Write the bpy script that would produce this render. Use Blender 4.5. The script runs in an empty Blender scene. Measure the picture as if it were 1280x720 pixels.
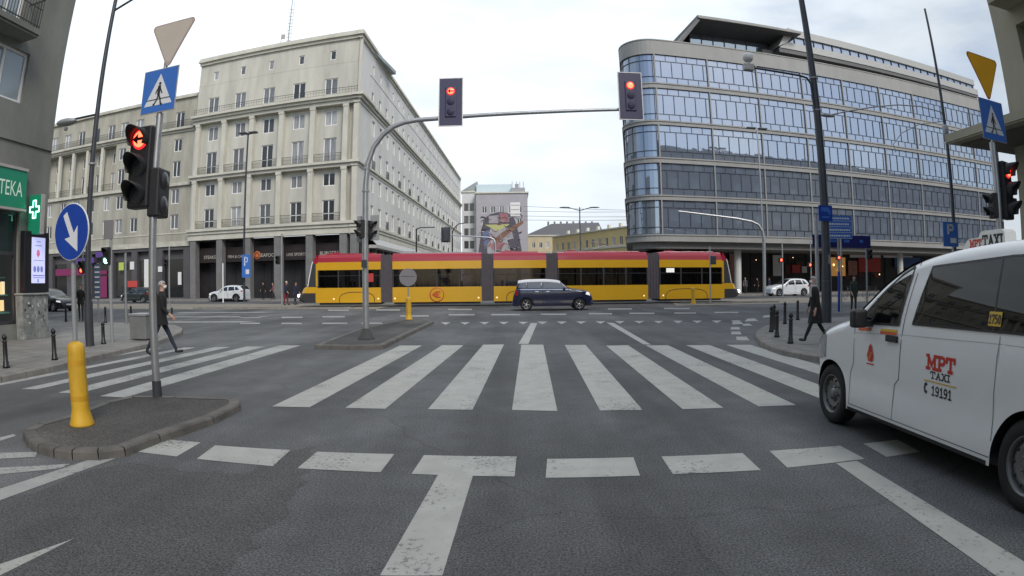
import bpy, bmesh, math, random
from mathutils import Matrix, Vector
random.seed(7)
rad = math.radians
S = bpy.context.scene
C = S.collection
PI = math.pi

# ------------------------------------------------------------------ camera (a wide dash-camera lens)
F = 735.0; H = 1.55; PITCH = rad(-0.5); ROLL = rad(0.55)   # focal length in photo pixels (equidistant)
def ray(px, py):
    u = px-640; v = 360-py
    r = math.hypot(u, v); th = r/F
    s = math.sin(th)/r if r > 1e-9 else 1/F
    x, y, z = u*s, math.cos(th), v*s
    c, q = math.cos(-ROLL), math.sin(-ROLL)
    x, z = x*c-z*q, x*q+z*c
    c, q = math.cos(PITCH), math.sin(PITCH)
    y, z = y*c-z*q, y*q+z*c
    return x, y, z
def G(px, py, z=0.0):
    d = ray(px, py); t = (z-H)/d[2]
    return d[0]*t, d[1]*t
def V(px, py, Y):
    d = ray(px, py); t = Y/d[1]
    return d[0]*t, Y, H+d[2]*t
def ZX(px, py, X):
    d = ray(px, py); t = X/d[0]
    return d[1]*t, H+d[2]*t
def HZ(px, py, x, y):           # height on the vertical through (x, y) seen at the row py
    d = ray(px, py); t = math.hypot(x, y)/math.hypot(d[0], d[1])
    return H+d[2]*t

cd = bpy.data.cameras.new('camera'); cam = bpy.data.objects.new('camera', cd); C.objects.link(cam)
cam.matrix_world = Matrix.Translation((0, 0, H)) @ Matrix.Rotation(PITCH, 4, 'X') @ Matrix.Rotation(ROLL, 4, 'Y') @ Matrix.Rotation(PI/2, 4, 'X')
cd.type = 'PANO'
cd.sensor_fit = 'HORIZONTAL'; cd.sensor_width = 36.0; cd.sensor_height = 20.25
cc = cd.cycles if hasattr(cd, 'cycles') and hasattr(cd.cycles, 'panorama_type') else cd
cc.panorama_type = 'FISHEYE_LENS_POLYNOMIAL'
cc.fisheye_fov = rad(180)
cc.fisheye_polynomial_k0 = 0.0
cc.fisheye_polynomial_k1 = -1.0/(F*36.0/1280)
cc.fisheye_polynomial_k2 = 0.0; cc.fisheye_polynomial_k3 = 0.0; cc.fisheye_polynomial_k4 = 0.0
cd.clip_start = 0.05; cd.clip_end = 5000
S.camera = cam

# ------------------------------------------------------------------ mesh builder and object helpers
class MB:
    def __init__(s): s.v = []; s.f = []; s.mi = []; s.sm = []; s.M = Matrix()
    def add(s, vs, fs, mi=0, smooth=False):
        b = len(s.v)
        s.v += [s.M @ Vector(p) for p in vs]
        for f in fs:
            s.f.append([i+b for i in f]); s.mi.append(mi); s.sm.append(smooth)
        return s
    def box(s, x0, y0, z0, x1, y1, z1, mi=0, bev=0.0):
        if x0 > x1: x0, x1 = x1, x0
        if y0 > y1: y0, y1 = y1, y0
        if z0 > z1: z0, z1 = z1, z0
        if bev <= 0:
            s.add([(x0,y0,z0),(x1,y0,z0),(x1,y1,z0),(x0,y1,z0),(x0,y0,z1),(x1,y0,z1),(x1,y1,z1),(x0,y1,z1)],
                  [(3,2,1,0),(4,5,6,7),(0,1,5,4),(1,2,6,5),(2,3,7,6),(3,0,4,7)], mi)
        else:
            bm = bmesh.new(); bmesh.ops.create_cube(bm, size=1)
            bmesh.ops.scale(bm, vec=(x1-x0, y1-y0, z1-z0), verts=bm.verts)
            bmesh.ops.translate(bm, vec=((x0+x1)/2, (y0+y1)/2, (z0+z1)/2), verts=bm.verts)
            bmesh.ops.bevel(bm, geom=bm.edges[:], offset=bev, segments=2, affect='EDGES', profile=.5)
            s.bm(bm, mi)
        return s
    def bm(s, bm, mi=0, smooth=False):
        bm.verts.index_update()
        s.add([v.co.copy() for v in bm.verts], [[v.index for v in f.verts] for f in bm.faces], mi, smooth)
        bm.free(); return s
    def quad(s, a, b, c, d, mi=0): return s.add([a, b, c, d], [(0,1,2,3)], mi)
    def prism(s, poly, y0, y1, mi=0, ax='y'):      # polygon given in (x,z) extruded in y, or in (x,y) extruded in z
        n = len(poly)
        if ax == 'y': vs = [(p[0], y0, p[1]) for p in poly]+[(p[0], y1, p[1]) for p in poly]
        elif ax == 'z': vs = [(p[0], p[1], y0) for p in poly]+[(p[0], p[1], y1) for p in poly]
        else: vs = [(y0, p[0], p[1]) for p in poly]+[(y1, p[0], p[1]) for p in poly]
        fs = [tuple(range(n)), tuple(range(2*n-1, n-1, -1))]+[(i+n, (i+1) % n+n, (i+1) % n, i) for i in range(n)]
        return s.add(vs, fs, mi)
    def tube(s, pts, r, n=10, mi=0, caps=True, smooth=True):
        pts = [Vector(p) for p in pts]
        rs = r if isinstance(r, (list, tuple)) else [r]*len(pts)
        vs = []; fs = []; up = None
        for i, p in enumerate(pts):
            t = (pts[min(i+1, len(pts)-1)]-pts[max(i-1, 0)])
            if t.length < 1e-9: t = Vector((0,0,1))
            t.normalize()
            if up is None:
                a = Vector((1,0,0)) if abs(t.x) < .9 else Vector((0,1,0))
                up = (a-t*a.dot(t)).normalized()
            else:
                up = up-t*up.dot(t)
                if up.length < 1e-6: up = Vector((0,1,0))
                up.normalize()
            w = t.cross(up)
            for k in range(n):
                a = 2*PI*k/n
                vs.append(p+(up*math.cos(a)+w*math.sin(a))*rs[i])
        for i in range(len(pts)-1):
            for k in range(n):
                fs.append((i*n+k, i*n+(k+1) % n, (i+1)*n+(k+1) % n, (i+1)*n+k))
        s.add(vs, fs, mi, smooth)
        if caps:
            m = len(pts)-1
            s.add(vs[:n], [tuple(range(n-1, -1, -1))], mi); s.add(vs[m*n:], [tuple(range(n))], mi)
        return s
    def lathe(s, prof, n=20, mi=0, c=(0,0,0), ax='z', smooth=True, sx=1, sy=1):
        vs = []; fs = []
        for (r, z) in prof:
            for k in range(n):
                a = 2*PI*k/n
                p = (r*math.cos(a)*sx, r*math.sin(a)*sy, z)
                if ax == 'y': p = (p[0], p[2], p[1])
                elif ax == 'x': p = (p[2], p[0], p[1])
                vs.append((p[0]+c[0], p[1]+c[1], p[2]+c[2]))
        for i in range(len(prof)-1):
            for k in range(n):
                f = (i*n+k, i*n+(k+1) % n, (i+1)*n+(k+1) % n, (i+1)*n+k)
                fs.append(f[::-1] if ax == 'y' else f)
        s.add(vs, fs, mi, smooth)
        return s
    def disc(s, c, r, n=24, mi=0, ax='y', rz=None):
        rz = rz or r; vs = []
        for k in range(n):
            a = 2*PI*k/n
            if ax == 'y': vs.append((c[0]+r*math.cos(a), c[1], c[2]+rz*math.sin(a)))
            else: vs.append((c[0]+r*math.cos(a), c[1]+rz*math.sin(a), c[2]))
        return s.add(vs, [tuple(range(n))], mi)
    def ball(s, c, rx, ry, rz, mi=0, n=12, m=8):
        vs = []; fs = []
        for i in range(m+1):
            p = PI*i/m-PI/2
            for k in range(n):
                a = 2*PI*k/n
                vs.append((c[0]+rx*math.cos(p)*math.cos(a), c[1]+ry*math.cos(p)*math.sin(a), c[2]+rz*math.sin(p)))
        for i in range(m):
            for k in range(n):
                fs.append((i*n+k, i*n+(k+1) % n, (i+1)*n+(k+1) % n, (i+1)*n+k))
        return s.add(vs, fs, mi, True)
    def stroke(s, pts, w, y0, y1, mi=0):            # flat polyline with width in the x-z plane, extruded in y
        for a, b in zip(pts, pts[1:]):
            d = Vector((b[0]-a[0], b[1]-a[1]))
            if d.length < 1e-9: continue
            d.normalize(); q = Vector((-d.y, d.x))*w/2; e = d*w*.18
            s.prism([(a[0]-e.x+q.x, a[1]-e.y+q.y), (a[0]-e.x-q.x, a[1]-e.y-q.y), (b[0]+e.x-q.x, b[1]+e.y-q.y), (b[0]+e.x+q.x, b[1]+e.y+q.y)], y0, y1, mi)
        return s
    def mesh(s, name, mats):
        me = bpy.data.meshes.new(name)
        me.from_pydata([tuple(v) for v in s.v], [], s.f)
        for m in (mats if isinstance(mats, (list, tuple)) else [mats]): me.materials.append(m)
        for p, i, q in zip(me.polygons, s.mi, s.sm): p.material_index = i; p.use_smooth = q
        me.update(); return me
    def build(s, name, mats, parent=None, loc=None, rz=None, matrix=None):
        return link(name, s.mesh(name, mats), parent, loc, rz, matrix)

def link(name, me, parent=None, loc=None, rz=None, matrix=None):
    o = bpy.data.objects.new(name, me); C.objects.link(o)
    if parent is not None: o.parent = parent
    if matrix is not None: o.matrix_basis = matrix
    if loc is not None: o.location = loc
    if rz is not None: o.rotation_euler = (0, 0, rz)
    return o
def tag(o, label, cat, group=None):
    o['label'] = label; o['category'] = cat
    if group: o['group'] = group
    return o
def thing(name, label, cat, loc=(0,0,0), rz=0, group=None):
    o = bpy.data.objects.new(name, None); C.objects.link(o)
    o.location = loc; o.rotation_euler = (0, 0, rz)
    return tag(o, label, cat, group)
def struct(o, kind='structure'): o['kind'] = kind; return o
def dup(root, loc, rz=0, label=None, group=None):
    def cp(o, par):
        c = o.copy(); C.objects.link(c); c.parent = par
        for ch in [x for x in bpy.data.objects if x.parent == o]: cp(ch, c)
        return c
    r = cp(root, None); r.location = loc; r.rotation_euler = (0, 0, rz)
    if label: r['label'] = label
    if group: r['group'] = group
    return r
def text_geo(txt, size=1.0, align='CENTER'):
    cu = bpy.data.curves.new('lettering', 'FONT'); cu.body = txt; cu.size = size; cu.align_x = align; cu.resolution_u = 3
    o = bpy.data.objects.new('lettering', cu); C.objects.link(o)
    bpy.context.view_layer.update()
    me = bpy.data.meshes.new_from_object(o.evaluated_get(bpy.context.evaluated_depsgraph_get()))
    vs = [v.co.copy() for v in me.vertices]; fs = [tuple(p.vertices) for p in me.polygons]
    bpy.data.objects.remove(o); bpy.data.curves.remove(cu); bpy.data.meshes.remove(me)
    return vs, fs
def add_text(mb, txt, size, x, z, y, mi=0, align='CENTER', sx=1.0):     # on a plane facing -y
    vs, fs = text_geo(txt, size, align)
    mb.add([(x+v.x*sx, y, z+v.y) for v in vs], fs, mi)

# ------------------------------------------------------------------ materials
MATS = {}
def mat(name, col, rough=.6, metal=0.0, var=0.0, vscale=3.0, bump=0.0, bscale=40.0, spec=.5, emit=None, estr=1.0, coat=0.0, stretch=None, coords='Object', dark=None):
    if name in MATS: return MATS[name]
    m = bpy.data.materials.new(name); m.use_nodes = True; MATS[name] = m
    nt = m.node_tree; b = nt.nodes['Principled BSDF']
    b.inputs['Base Color'].default_value = (*col, 1); b.inputs['Roughness'].default_value = rough
    b.inputs['Metallic'].default_value = metal; b.inputs['Specular IOR Level'].default_value = spec
    b.inputs['Coat Weight'].default_value = coat; b.inputs['Coat Roughness'].default_value = .05
    if emit: b.inputs['Emission Color'].default_value = (*emit, 1); b.inputs['Emission Strength'].default_value = estr
    if var or bump:
        tc = nt.nodes.new('ShaderNodeTexCoord'); src = tc.outputs[coords]
        if stretch:
            mp = nt.nodes.new('ShaderNodeMapping'); mp.inputs['Scale'].default_value = stretch
            nt.links.new(src, mp.inputs['Vector']); src = mp.outputs['Vector']
    if var:
        n = nt.nodes.new('ShaderNodeTexNoise'); n.inputs['Scale'].default_value = vscale; n.inputs['Detail'].default_value = 8; n.inputs['Roughness'].default_value = .65
        nt.links.new(src, n.inputs['Vector'])
        mr = nt.nodes.new('ShaderNodeMapRange'); mr.inputs['From Min'].default_value = .3; mr.inputs['From Max'].default_value = .7
        nt.links.new(n.outputs['Fac'], mr.inputs['Value'])
        mx = nt.nodes.new('ShaderNodeMix'); mx.data_type = 'RGBA'
        lo = dark or tuple(c*(1-var) for c in col); hi = tuple(min(1, c*(1+var*.6)) for c in col)
        mx.inputs['A'].default_value = (*lo, 1); mx.inputs['B'].default_value = (*hi, 1)
        nt.links.new(mr.outputs['Result'], mx.inputs['Factor']); nt.links.new(mx.outputs['Result'], b.inputs['Base Color'])
    if bump:
        n2 = nt.nodes.new('ShaderNodeTexNoise'); n2.inputs['Scale'].default_value = bscale; n2.inputs['Detail'].default_value = 5
        nt.links.new(src, n2.inputs['Vector'])
        bp = nt.nodes.new('ShaderNodeBump'); bp.inputs['Strength'].default_value = bump; bp.inputs['Distance'].default_value = .02
        nt.links.new(n2.outputs['Fac'], bp.inputs['Height']); nt.links.new(bp.outputs['Normal'], b.inputs['Normal'])
    return m

def asphalt_mat(name, base, tint=(1,1,1), worn=.35, crack=.0):
    m = bpy.data.materials.new(name); m.use_nodes = True
    nt = m.node_tree; b = nt.nodes['Principled BSDF']; L = nt.links
    g = nt.nodes.new('ShaderNodeNewGeometry')
    def noise(sc, det=6, rough=.6, st=None):
        n = nt.nodes.new('ShaderNodeTexNoise'); n.inputs['Scale'].default_value = sc; n.inputs['Detail'].default_value = det; n.inputs['Roughness'].default_value = rough
        if st:
            mp = nt.nodes.new('ShaderNodeMapping'); mp.inputs['Scale'].default_value = st
            L.new(g.outputs['Position'], mp.inputs['Vector']); L.new(mp.outputs['Vector'], n.inputs['Vector'])
        else: L.new(g.outputs['Position'], n.inputs['Vector'])
        return n.outputs['Fac']
    def rng(x, a, c, lo, hi):
        r = nt.nodes.new('ShaderNodeMapRange'); r.inputs['From Min'].default_value = a; r.inputs['From Max'].default_value = c
        r.inputs['To Min'].default_value = lo; r.inputs['To Max'].default_value = hi; L.new(x, r.inputs['Value']); return r.outputs['Result']
    def mul(a, c):
        q = nt.nodes.new('ShaderNodeMath'); q.operation = 'MULTIPLY'; L.new(a, q.inputs[0]); L.new(c, q.inputs[1]); return q.outputs[0]
    big = rng(noise(.22, 4), .35, .65, 1-worn*.6, 1+worn*.5)
    lanes = rng(noise(1.0, 4, .6, (.55, .05, 1)), .35, .65, 1-worn*.62, 1+worn*.5)     # wheel tracks along the road
    med = rng(noise(2.2, 8, .7), .3, .7, .85, 1.15)
    fine = rng(noise(62, 3, .9), .36, .64, .22, 2.3)
    f = mul(mul(big, lanes), mul(med, fine))
    if crack:
        vo = nt.nodes.new('ShaderNodeTexVoronoi'); vo.feature = 'DISTANCE_TO_EDGE'; vo.inputs['Scale'].default_value = .16
        ad = nt.nodes.new('ShaderNodeVectorMath'); ad.operation = 'ADD'
        nn = nt.nodes.new('ShaderNodeTexNoise'); nn.inputs['Scale'].default_value = .7; nn.inputs['Detail'].default_value = 8
        L.new(g.outputs['Position'], nn.inputs['Vector']); L.new(g.outputs['Position'], ad.inputs[0]); L.new(nn.outputs['Color'], ad.inputs[1]); L.new(ad.outputs[0], vo.inputs['Vector'])
        f = mul(f, rng(vo.outputs['Distance'], .0, .004, 1-crack, 1))
    cm = nt.nodes.new('ShaderNodeMix'); cm.data_type = 'RGBA'; cm.blend_type = 'MULTIPLY'; cm.inputs['Factor'].default_value = 1
    cm.inputs['A'].default_value = (*(base*t for t in tint), 1)
    cb = nt.nodes.new('ShaderNodeCombineColor'); L.new(f, cb.inputs[0]); L.new(f, cb.inputs[1]); L.new(f, cb.inputs[2])
    L.new(cb.outputs[0], cm.inputs['B']); L.new(cm.outputs['Result'], b.inputs['Base Color'])
    b.inputs['Roughness'].default_value = .82; b.inputs['Specular IOR Level'].default_value = .35
    bp = nt.nodes.new('ShaderNodeBump'); bp.inputs['Strength'].default_value = .5; bp.inputs['Distance'].default_value = .006
    L.new(noise(110, 3, .7), bp.inputs['Height']); L.new(bp.outputs['Normal'], b.inputs['Normal'])
    MATS[name] = m
    return m

def paint_mat(name, col, wear=.5):                   # worn thermoplastic road paint
    m = bpy.data.materials.new(name); m.use_nodes = True
    nt = m.node_tree; b = nt.nodes['Principled BSDF']; L = nt.links
    g = nt.nodes.new('ShaderNodeNewGeometry')
    n = nt.nodes.new('ShaderNodeTexNoise'); n.inputs['Scale'].default_value = 22; n.inputs['Detail'].default_value = 8; n.inputs['Roughness'].default_value = .75
    n2 = nt.nodes.new('ShaderNodeTexNoise'); n2.inputs['Scale'].default_value = 1.1; n2.inputs['Detail'].default_value = 4
    L.new(g.outputs['Position'], n.inputs['Vector']); L.new(g.outputs['Position'], n2.inputs['Vector'])
    ad = nt.nodes.new('ShaderNodeMath'); ad.operation = 'MULTIPLY_ADD'; L.new(n2.outputs['Fac'], ad.inputs[0]); ad.inputs[1].default_value = .55; L.new(n.outputs['Fac'], ad.inputs[2])
    r = nt.nodes.new('ShaderNodeMapRange'); r.inputs['From Min'].default_value = (.575+.12*wear); r.inputs['From Max'].default_value = (.645+.12*wear)
    L.new(ad.outputs[0], r.inputs['Value'])
    v = nt.nodes.new('ShaderNodeTexNoise'); v.inputs['Scale'].default_value = 4; v.inputs['Detail'].default_value = 6; L.new(g.outputs['Position'], v.inputs['Vector'])
    vm = nt.nodes.new('ShaderNodeMix'); vm.data_type = 'RGBA'; vm.inputs['A'].default_value = (*(c*.62 for c in col), 1); vm.inputs['B'].default_value = (*(c*1.08 for c in col), 1)
    L.new(v.outputs['Fac'], vm.inputs['Factor'])
    mx = nt.nodes.new('ShaderNodeMix'); mx.data_type = 'RGBA'; mx.inputs['A'].default_value = (.13, .13, .13, 1)
    L.new(vm.outputs['Result'], mx.inputs['B']); L.new(r.outputs['Result'], mx.inputs['Factor']); L.new(mx.outputs['Result'], b.inputs['Base Color'])
    b.inputs['Roughness'].default_value = .6
    bp = nt.nodes.new('ShaderNodeBump'); bp.inputs['Strength'].default_value = .3; bp.inputs['Distance'].default_value = .004
    L.new(n.outputs['Fac'], bp.inputs['Height']); L.new(bp.outputs['Normal'], b.inputs['Normal'])
    MATS[name] = m
    return m

def paving_mat(name, c1, c2, scale, mortar=(.09,.09,.085), bw=.5, rh=.5, msize=.012):
    m = bpy.data.materials.new(name); m.use_nodes = True
    nt = m.node_tree; b = nt.nodes['Principled BSDF']; L = nt.links
    g = nt.nodes.new('ShaderNodeNewGeometry')
    br = nt.nodes.new('ShaderNodeTexBrick'); br.inputs['Scale'].default_value = scale; br.inputs['Brick Width'].default_value = bw; br.inputs['Row Height'].default_value = rh
    br.inputs['Mortar Size'].default_value = msize; br.offset = 0
    br.inputs['Color1'].default_value = (*c1, 1); br.inputs['Color2'].default_value = (*c2, 1); br.inputs['Mortar'].default_value = (*mortar, 1)
    L.new(g.outputs['Position'], br.inputs['Vector'])
    n = nt.nodes.new('ShaderNodeTexNoise'); n.inputs['Scale'].default_value = 1.3; n.inputs['Detail'].default_value = 9; n.inputs['Roughness'].default_value = .7
    L.new(g.outputs['Position'], n.inputs['Vector'])
    r = nt.nodes.new('ShaderNodeMapRange'); r.inputs['From Min'].default_value = .3; r.inputs['From Max'].default_value = .7; r.inputs['To Min'].default_value = .65; r.inputs['To Max'].default_value = 1.25
    L.new(n.outputs['Fac'], r.inputs['Value'])
    cm = nt.nodes.new('ShaderNodeMix'); cm.data_type = 'RGBA'; cm.blend_type = 'MULTIPLY'; cm.inputs['Factor'].default_value = 1
    L.new(br.outputs['Color'], cm.inputs['A']); L.new(r.outputs['Result'], cm.inputs['B']); L.new(cm.outputs['Result'], b.inputs['Base Color'])
    b.inputs['Roughness'].default_value = .8
    MATS[name] = m
    return m

def pane_mat(name, c1, c2, share, rough=.06, metal=0.0, ior=1.5):       # window glass; curtains or blinds behind some of the panes
    m = bpy.data.materials.new(name); m.use_nodes = True
    nt = m.node_tree; b = nt.nodes['Principled BSDF']; L = nt.links
    oi = nt.nodes.new('ShaderNodeObjectInfo')
    r = nt.nodes.new('ShaderNodeMapRange'); r.inputs['From Min'].default_value = 1-share-.1; r.inputs['From Max'].default_value = 1.0; L.new(oi.outputs['Random'], r.inputs['Value'])
    mx = nt.nodes.new('ShaderNodeMix'); mx.data_type = 'RGBA'; mx.inputs['A'].default_value = (*c1, 1); mx.inputs['B'].default_value = (*c2, 1)
    tc = nt.nodes.new('ShaderNodeTexCoord')
    w = nt.nodes.new('ShaderNodeTexNoise'); w.inputs['Scale'].default_value = 2.0; w.inputs['Detail'].default_value = 3
    mp = nt.nodes.new('ShaderNodeMapping'); mp.inputs['Scale'].default_value = (3, 1, .35)
    L.new(tc.outputs['Object'], mp.inputs['Vector']); L.new(mp.outputs['Vector'], w.inputs['Vector'])
    ml = nt.nodes.new('ShaderNodeMath'); ml.operation = 'MULTIPLY'; L.new(r.outputs['Result'], ml.inputs[0]); L.new(w.outputs['Fac'], ml.inputs[1])
    m2 = nt.nodes.new('ShaderNodeMath'); m2.operation = 'MULTIPLY'; L.new(ml.outputs[0], m2.inputs[0]); m2.inputs[1].default_value = 1.8; m2.use_clamp = True
    L.new(m2.outputs[0], mx.inputs['Factor']); L.new(mx.outputs['Result'], b.inputs['Base Color'])
    b.inputs['Roughness'].default_value = rough; b.inputs['Metallic'].default_value = metal; b.inputs['IOR'].default_value = ior
    n = nt.nodes.new('ShaderNodeTexNoise'); n.inputs['Scale'].default_value = .7; L.new(tc.outputs['Object'], n.inputs['Vector'])
    bp = nt.nodes.new('ShaderNodeBump'); bp.inputs['Strength'].default_value = .12; bp.inputs['Distance'].default_value = .05
    L.new(n.outputs['Fac'], bp.inputs['Height']); L.new(bp.outputs['Normal'], b.inputs['Normal'])
    MATS[name] = m
    return m

ASPH = asphalt_mat('asphalt', .074, (.97, 1.0, 1.03), .55, .22)
PAINT = paint_mat('road_paint', (.40, .405, .375), .45)
PAINTW = paint_mat('road_paint_worn', (.37, .375, .36), .8)
PAVE = paving_mat('pavement_slabs', (.17,.165,.155), (.20,.195,.18), 1.0)
KERB = mat('kerb_stone', (.19,.18,.165), .8, var=.35, vscale=2.5, bump=.3, bscale=30)
ISLE = asphalt_mat('island_paving', .052, (1.04,1.0,.96), .7, .3)
KERBD = mat('island_kerb_stone', (.120,.113,.103), .85, var=.4, vscale=3.0, bump=.4, bscale=25)
TRACK = mat('track_bed', (.25,.225,.18), .85, var=.3, vscale=.9, bump=.2, bscale=8, coords='Object')
RAIL = mat('rail_steel', (.22,.2,.19), .35, 1.0)
CREAM = mat('cream_stone', (.525,.515,.445), .8, var=.24, vscale=.6, bump=.15, bscale=14, stretch=(1,1,.2))
CREAMT = mat('cream_trim', (.56,.545,.465), .75, var=.16, vscale=.8, stretch=(1,1,.5))
CREAMS = mat('pale_stone', (.62,.62,.59), .8, var=.16, vscale=.3, bump=.12, bscale=14, stretch=(1,1,.45))
WINGW = mat('weathered_stone', (.38,.365,.30), .85, var=.32, vscale=.6, bump=.15, bscale=14, stretch=(1,1,.2))
PIER = mat('grey_stone_pier', (.18,.18,.175), .7, var=.22, vscale=.8, bump=.1, bscale=20)
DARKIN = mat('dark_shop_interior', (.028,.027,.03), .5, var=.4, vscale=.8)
FRAMEW = mat('white_frame', (.76,.76,.74), .45)
FRAMED = mat('dark_frame', (.045,.045,.05), .45)
RAILM = mat('railing_iron', (.05,.055,.05), .5, .3)
PANE = pane_mat('window_pane', (.045,.05,.055), (.40,.41,.41), .6)
PANED = pane_mat('dark_pane', (.014,.016,.018), (.05,.05,.05), .4)
ROOFM = mat('zinc_roof', (.30,.33,.33), .55, .2, var=.2, vscale=.5)
CONC = mat('stained_concrete', (.20,.205,.185), .85, var=.33, vscale=.5, bump=.25, bscale=16, stretch=(1,1,.5))
GALV = mat('galvanised_steel', (.42,.43,.44), .42, .75, var=.15, vscale=5)
GREYP = mat('grey_painted_steel', (.30,.31,.32), .5, .2, var=.12, vscale=4)
DARKP = mat('dark_painted_steel', (.055,.06,.07), .45, .3, var=.2, vscale=3)
BLACK = mat('black_plastic', (.016,.016,.018), .5)
BLACKM = mat('black_iron', (.015,.016,.017), .4, .2)
RUBBER = mat('tyre_rubber', (.018,.018,.018), .85)
YELLOW = mat('bollard_yellow', (.58,.34,.02), .55, var=.3, vscale=3, bump=.03, bscale=60, dark=(.46,.27,.02), stretch=(1.6,1.6,.5))
SIGNB = mat('sign_blue', (.012,.055,.33), .35, var=.12, vscale=3)
SIGNBL = mat('sign_blue_pale', (.05,.16,.50), .35)
SIGNW = mat('sign_white', (.66,.68,.70), .4)
SIGNY = mat('sign_yellow', (.80,.40,.02), .4, var=.1, vscale=2)
SIGNR = mat('sign_red', (.50,.03,.03), .4)
SIGNG = mat('sign_back_grey', (.40,.385,.36), .5, .1, var=.1, vscale=4)
REDL = mat('lamp_red', (.5,.02,.01), .3, emit=(1.0,.012,.018), estr=1.8)
REDH = mat('lamp_red_core', (.6,.1,.02), .3, emit=(1.0,.12,.055), estr=3.0)
REDD = mat('lamp_red_dim', (.4,.01,.01), .3, emit=(1.0,.04,.05), estr=.5)
GREENL = mat('lamp_green', (.1,.7,.5), .3, emit=(.35,1.0,.75), estr=3.0)
WHITEL = mat('lamp_white', (.9,.9,.9), .3, emit=(1.0,.95,.9), estr=3.0)
LENSOFF = mat('lens_unlit', (.03,.032,.035), .25)
CHROME = mat('chrome', (.6,.6,.62), .18, 1.0)
ALLOY = mat('wheel_alloy', (.45,.46,.48), .32, .9)
STEELW = mat('wheel_steel', (.13,.135,.14), .45, .7)
CARGLASS = mat('car_glass', (.012,.013,.014), .03, spec=.7)
SKIN = mat('skin', (.48,.29,.21), .55)
# ------------------------------------------------------------------ sky and light: bright thin overcast ahead, bluer behind
SUN_EL, SUN_AZ = rad(42), rad(152)        # azimuth measured from +y towards +x
w = bpy.data.worlds.new('World'); S.world = w; w.use_nodes = True
nt = w.node_tree; L = nt.links; bg = nt.nodes['Background']; out = nt.nodes['World Output']
sk = nt.nodes.new('ShaderNodeTexSky'); sk.sky_type = 'NISHITA'; sk.sun_disc = False
sk.sun_elevation = SUN_EL; sk.sun_rotation = SUN_AZ; sk.air_density = 1.0; sk.dust_density = 1.5
L.new(sk.outputs['Color'], bg.inputs['Color']); bg.inputs['Strength'].default_value = .13
tc = nt.nodes.new('ShaderNodeTexCoord')
mp = nt.nodes.new('ShaderNodeMapping'); mp.inputs['Scale'].default_value = (1.0, 1.0, 3.2); L.new(tc.outputs['Generated'], mp.inputs['Vector'])
cn = nt.nodes.new('ShaderNodeTexNoise'); cn.inputs['Scale'].default_value = 2.1; cn.inputs['Detail'].default_value = 9; cn.inputs['Roughness'].default_value = .55
L.new(mp.outputs['Vector'], cn.inputs['Vector'])
sep = nt.nodes.new('ShaderNodeSeparateXYZ'); L.new(tc.outputs['Generated'], sep.inputs[0])
fa = nt.nodes.new('ShaderNodeMath'); fa.operation = 'MULTIPLY_ADD'; L.new(sep.outputs['Y'], fa.inputs[0]); fa.inputs[1].default_value = .30; L.new(cn.outputs['Fac'], fa.inputs[2])
mr = nt.nodes.new('ShaderNodeMapRange'); mr.interpolation_type = 'SMOOTHSTEP'
mr.inputs['From Min'].default_value = .30; mr.inputs['From Max'].default_value = .66; mr.inputs['To Min'].default_value = .12; mr.inputs['To Max'].default_value = 1.0
L.new(fa.outputs[0], mr.inputs['Value'])
# cloud brightness: brightest ahead and to the left, apart from the sun lamp, greyer tops in the noise
sd = Vector((math.sin(SUN_AZ)*math.cos(SUN_EL), math.cos(SUN_AZ)*math.cos(SUN_EL), math.sin(SUN_EL)))
dp = nt.nodes.new('ShaderNodeVectorMath'); dp.operation = 'DOT_PRODUCT'; L.new(tc.outputs['Generated'], dp.inputs[0]); dp.inputs[1].default_value = Vector((-.45, .62, .64))
gr = nt.nodes.new('ShaderNodeMapRange'); gr.inputs['From Min'].default_value = .2; gr.inputs['From Max'].default_value = 1.0; gr.inputs['To Min'].default_value = .54; gr.inputs['To Max'].default_value = .94
L.new(dp.outputs['Value'], gr.inputs['Value'])
cn2 = nt.nodes.new('ShaderNodeTexNoise'); cn2.inputs['Scale'].default_value = 5; cn2.inputs['Detail'].default_value = 8; L.new(mp.outputs['Vector'], cn2.inputs['Vector'])
nv = nt.nodes.new('ShaderNodeMapRange'); nv.inputs['From Min'].default_value = .3; nv.inputs['From Max'].default_value = .7; nv.inputs['To Min'].default_value = .87; nv.inputs['To Max'].default_value = 1.10
L.new(cn2.outputs['Fac'], nv.inputs['Value'])
ml = nt.nodes.new('ShaderNodeMath'); ml.operation = 'MULTIPLY'; L.new(gr.outputs['Result'], ml.inputs[0]); L.new(nv.outputs['Result'], ml.inputs[1])
bg2 = nt.nodes.new('ShaderNodeBackground'); bg2.inputs['Color'].default_value = (.85, .925, 1.0, 1); L.new(ml.outputs[0], bg2.inputs['Strength'])
mxs = nt.nodes.new('ShaderNodeMixShader'); L.new(mr.outputs['Result'], mxs.inputs['Fac']); L.new(bg.outputs[0], mxs.inputs[1]); L.new(bg2.outputs[0], mxs.inputs[2])
L.new(mxs.outputs[0], out.inputs['Surface'])
sl = bpy.data.lights.new('sun', 'SUN'); sl.energy = 1.5; sl.angle = rad(22); sl.color = (1.0, .955, .89)
so = bpy.data.objects.new('sun', sl); C.objects.link(so); so.rotation_euler = (-sd).to_track_quat('-Z', 'Y').to_euler()
so.location = (0, 0, 60)
S.view_settings.view_transform = 'Standard'; S.view_settings.look = 'None'; S.view_settings.gamma = 1; S.view_settings.exposure = 0.5
S.view_settings.use_curve_mapping = False

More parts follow.
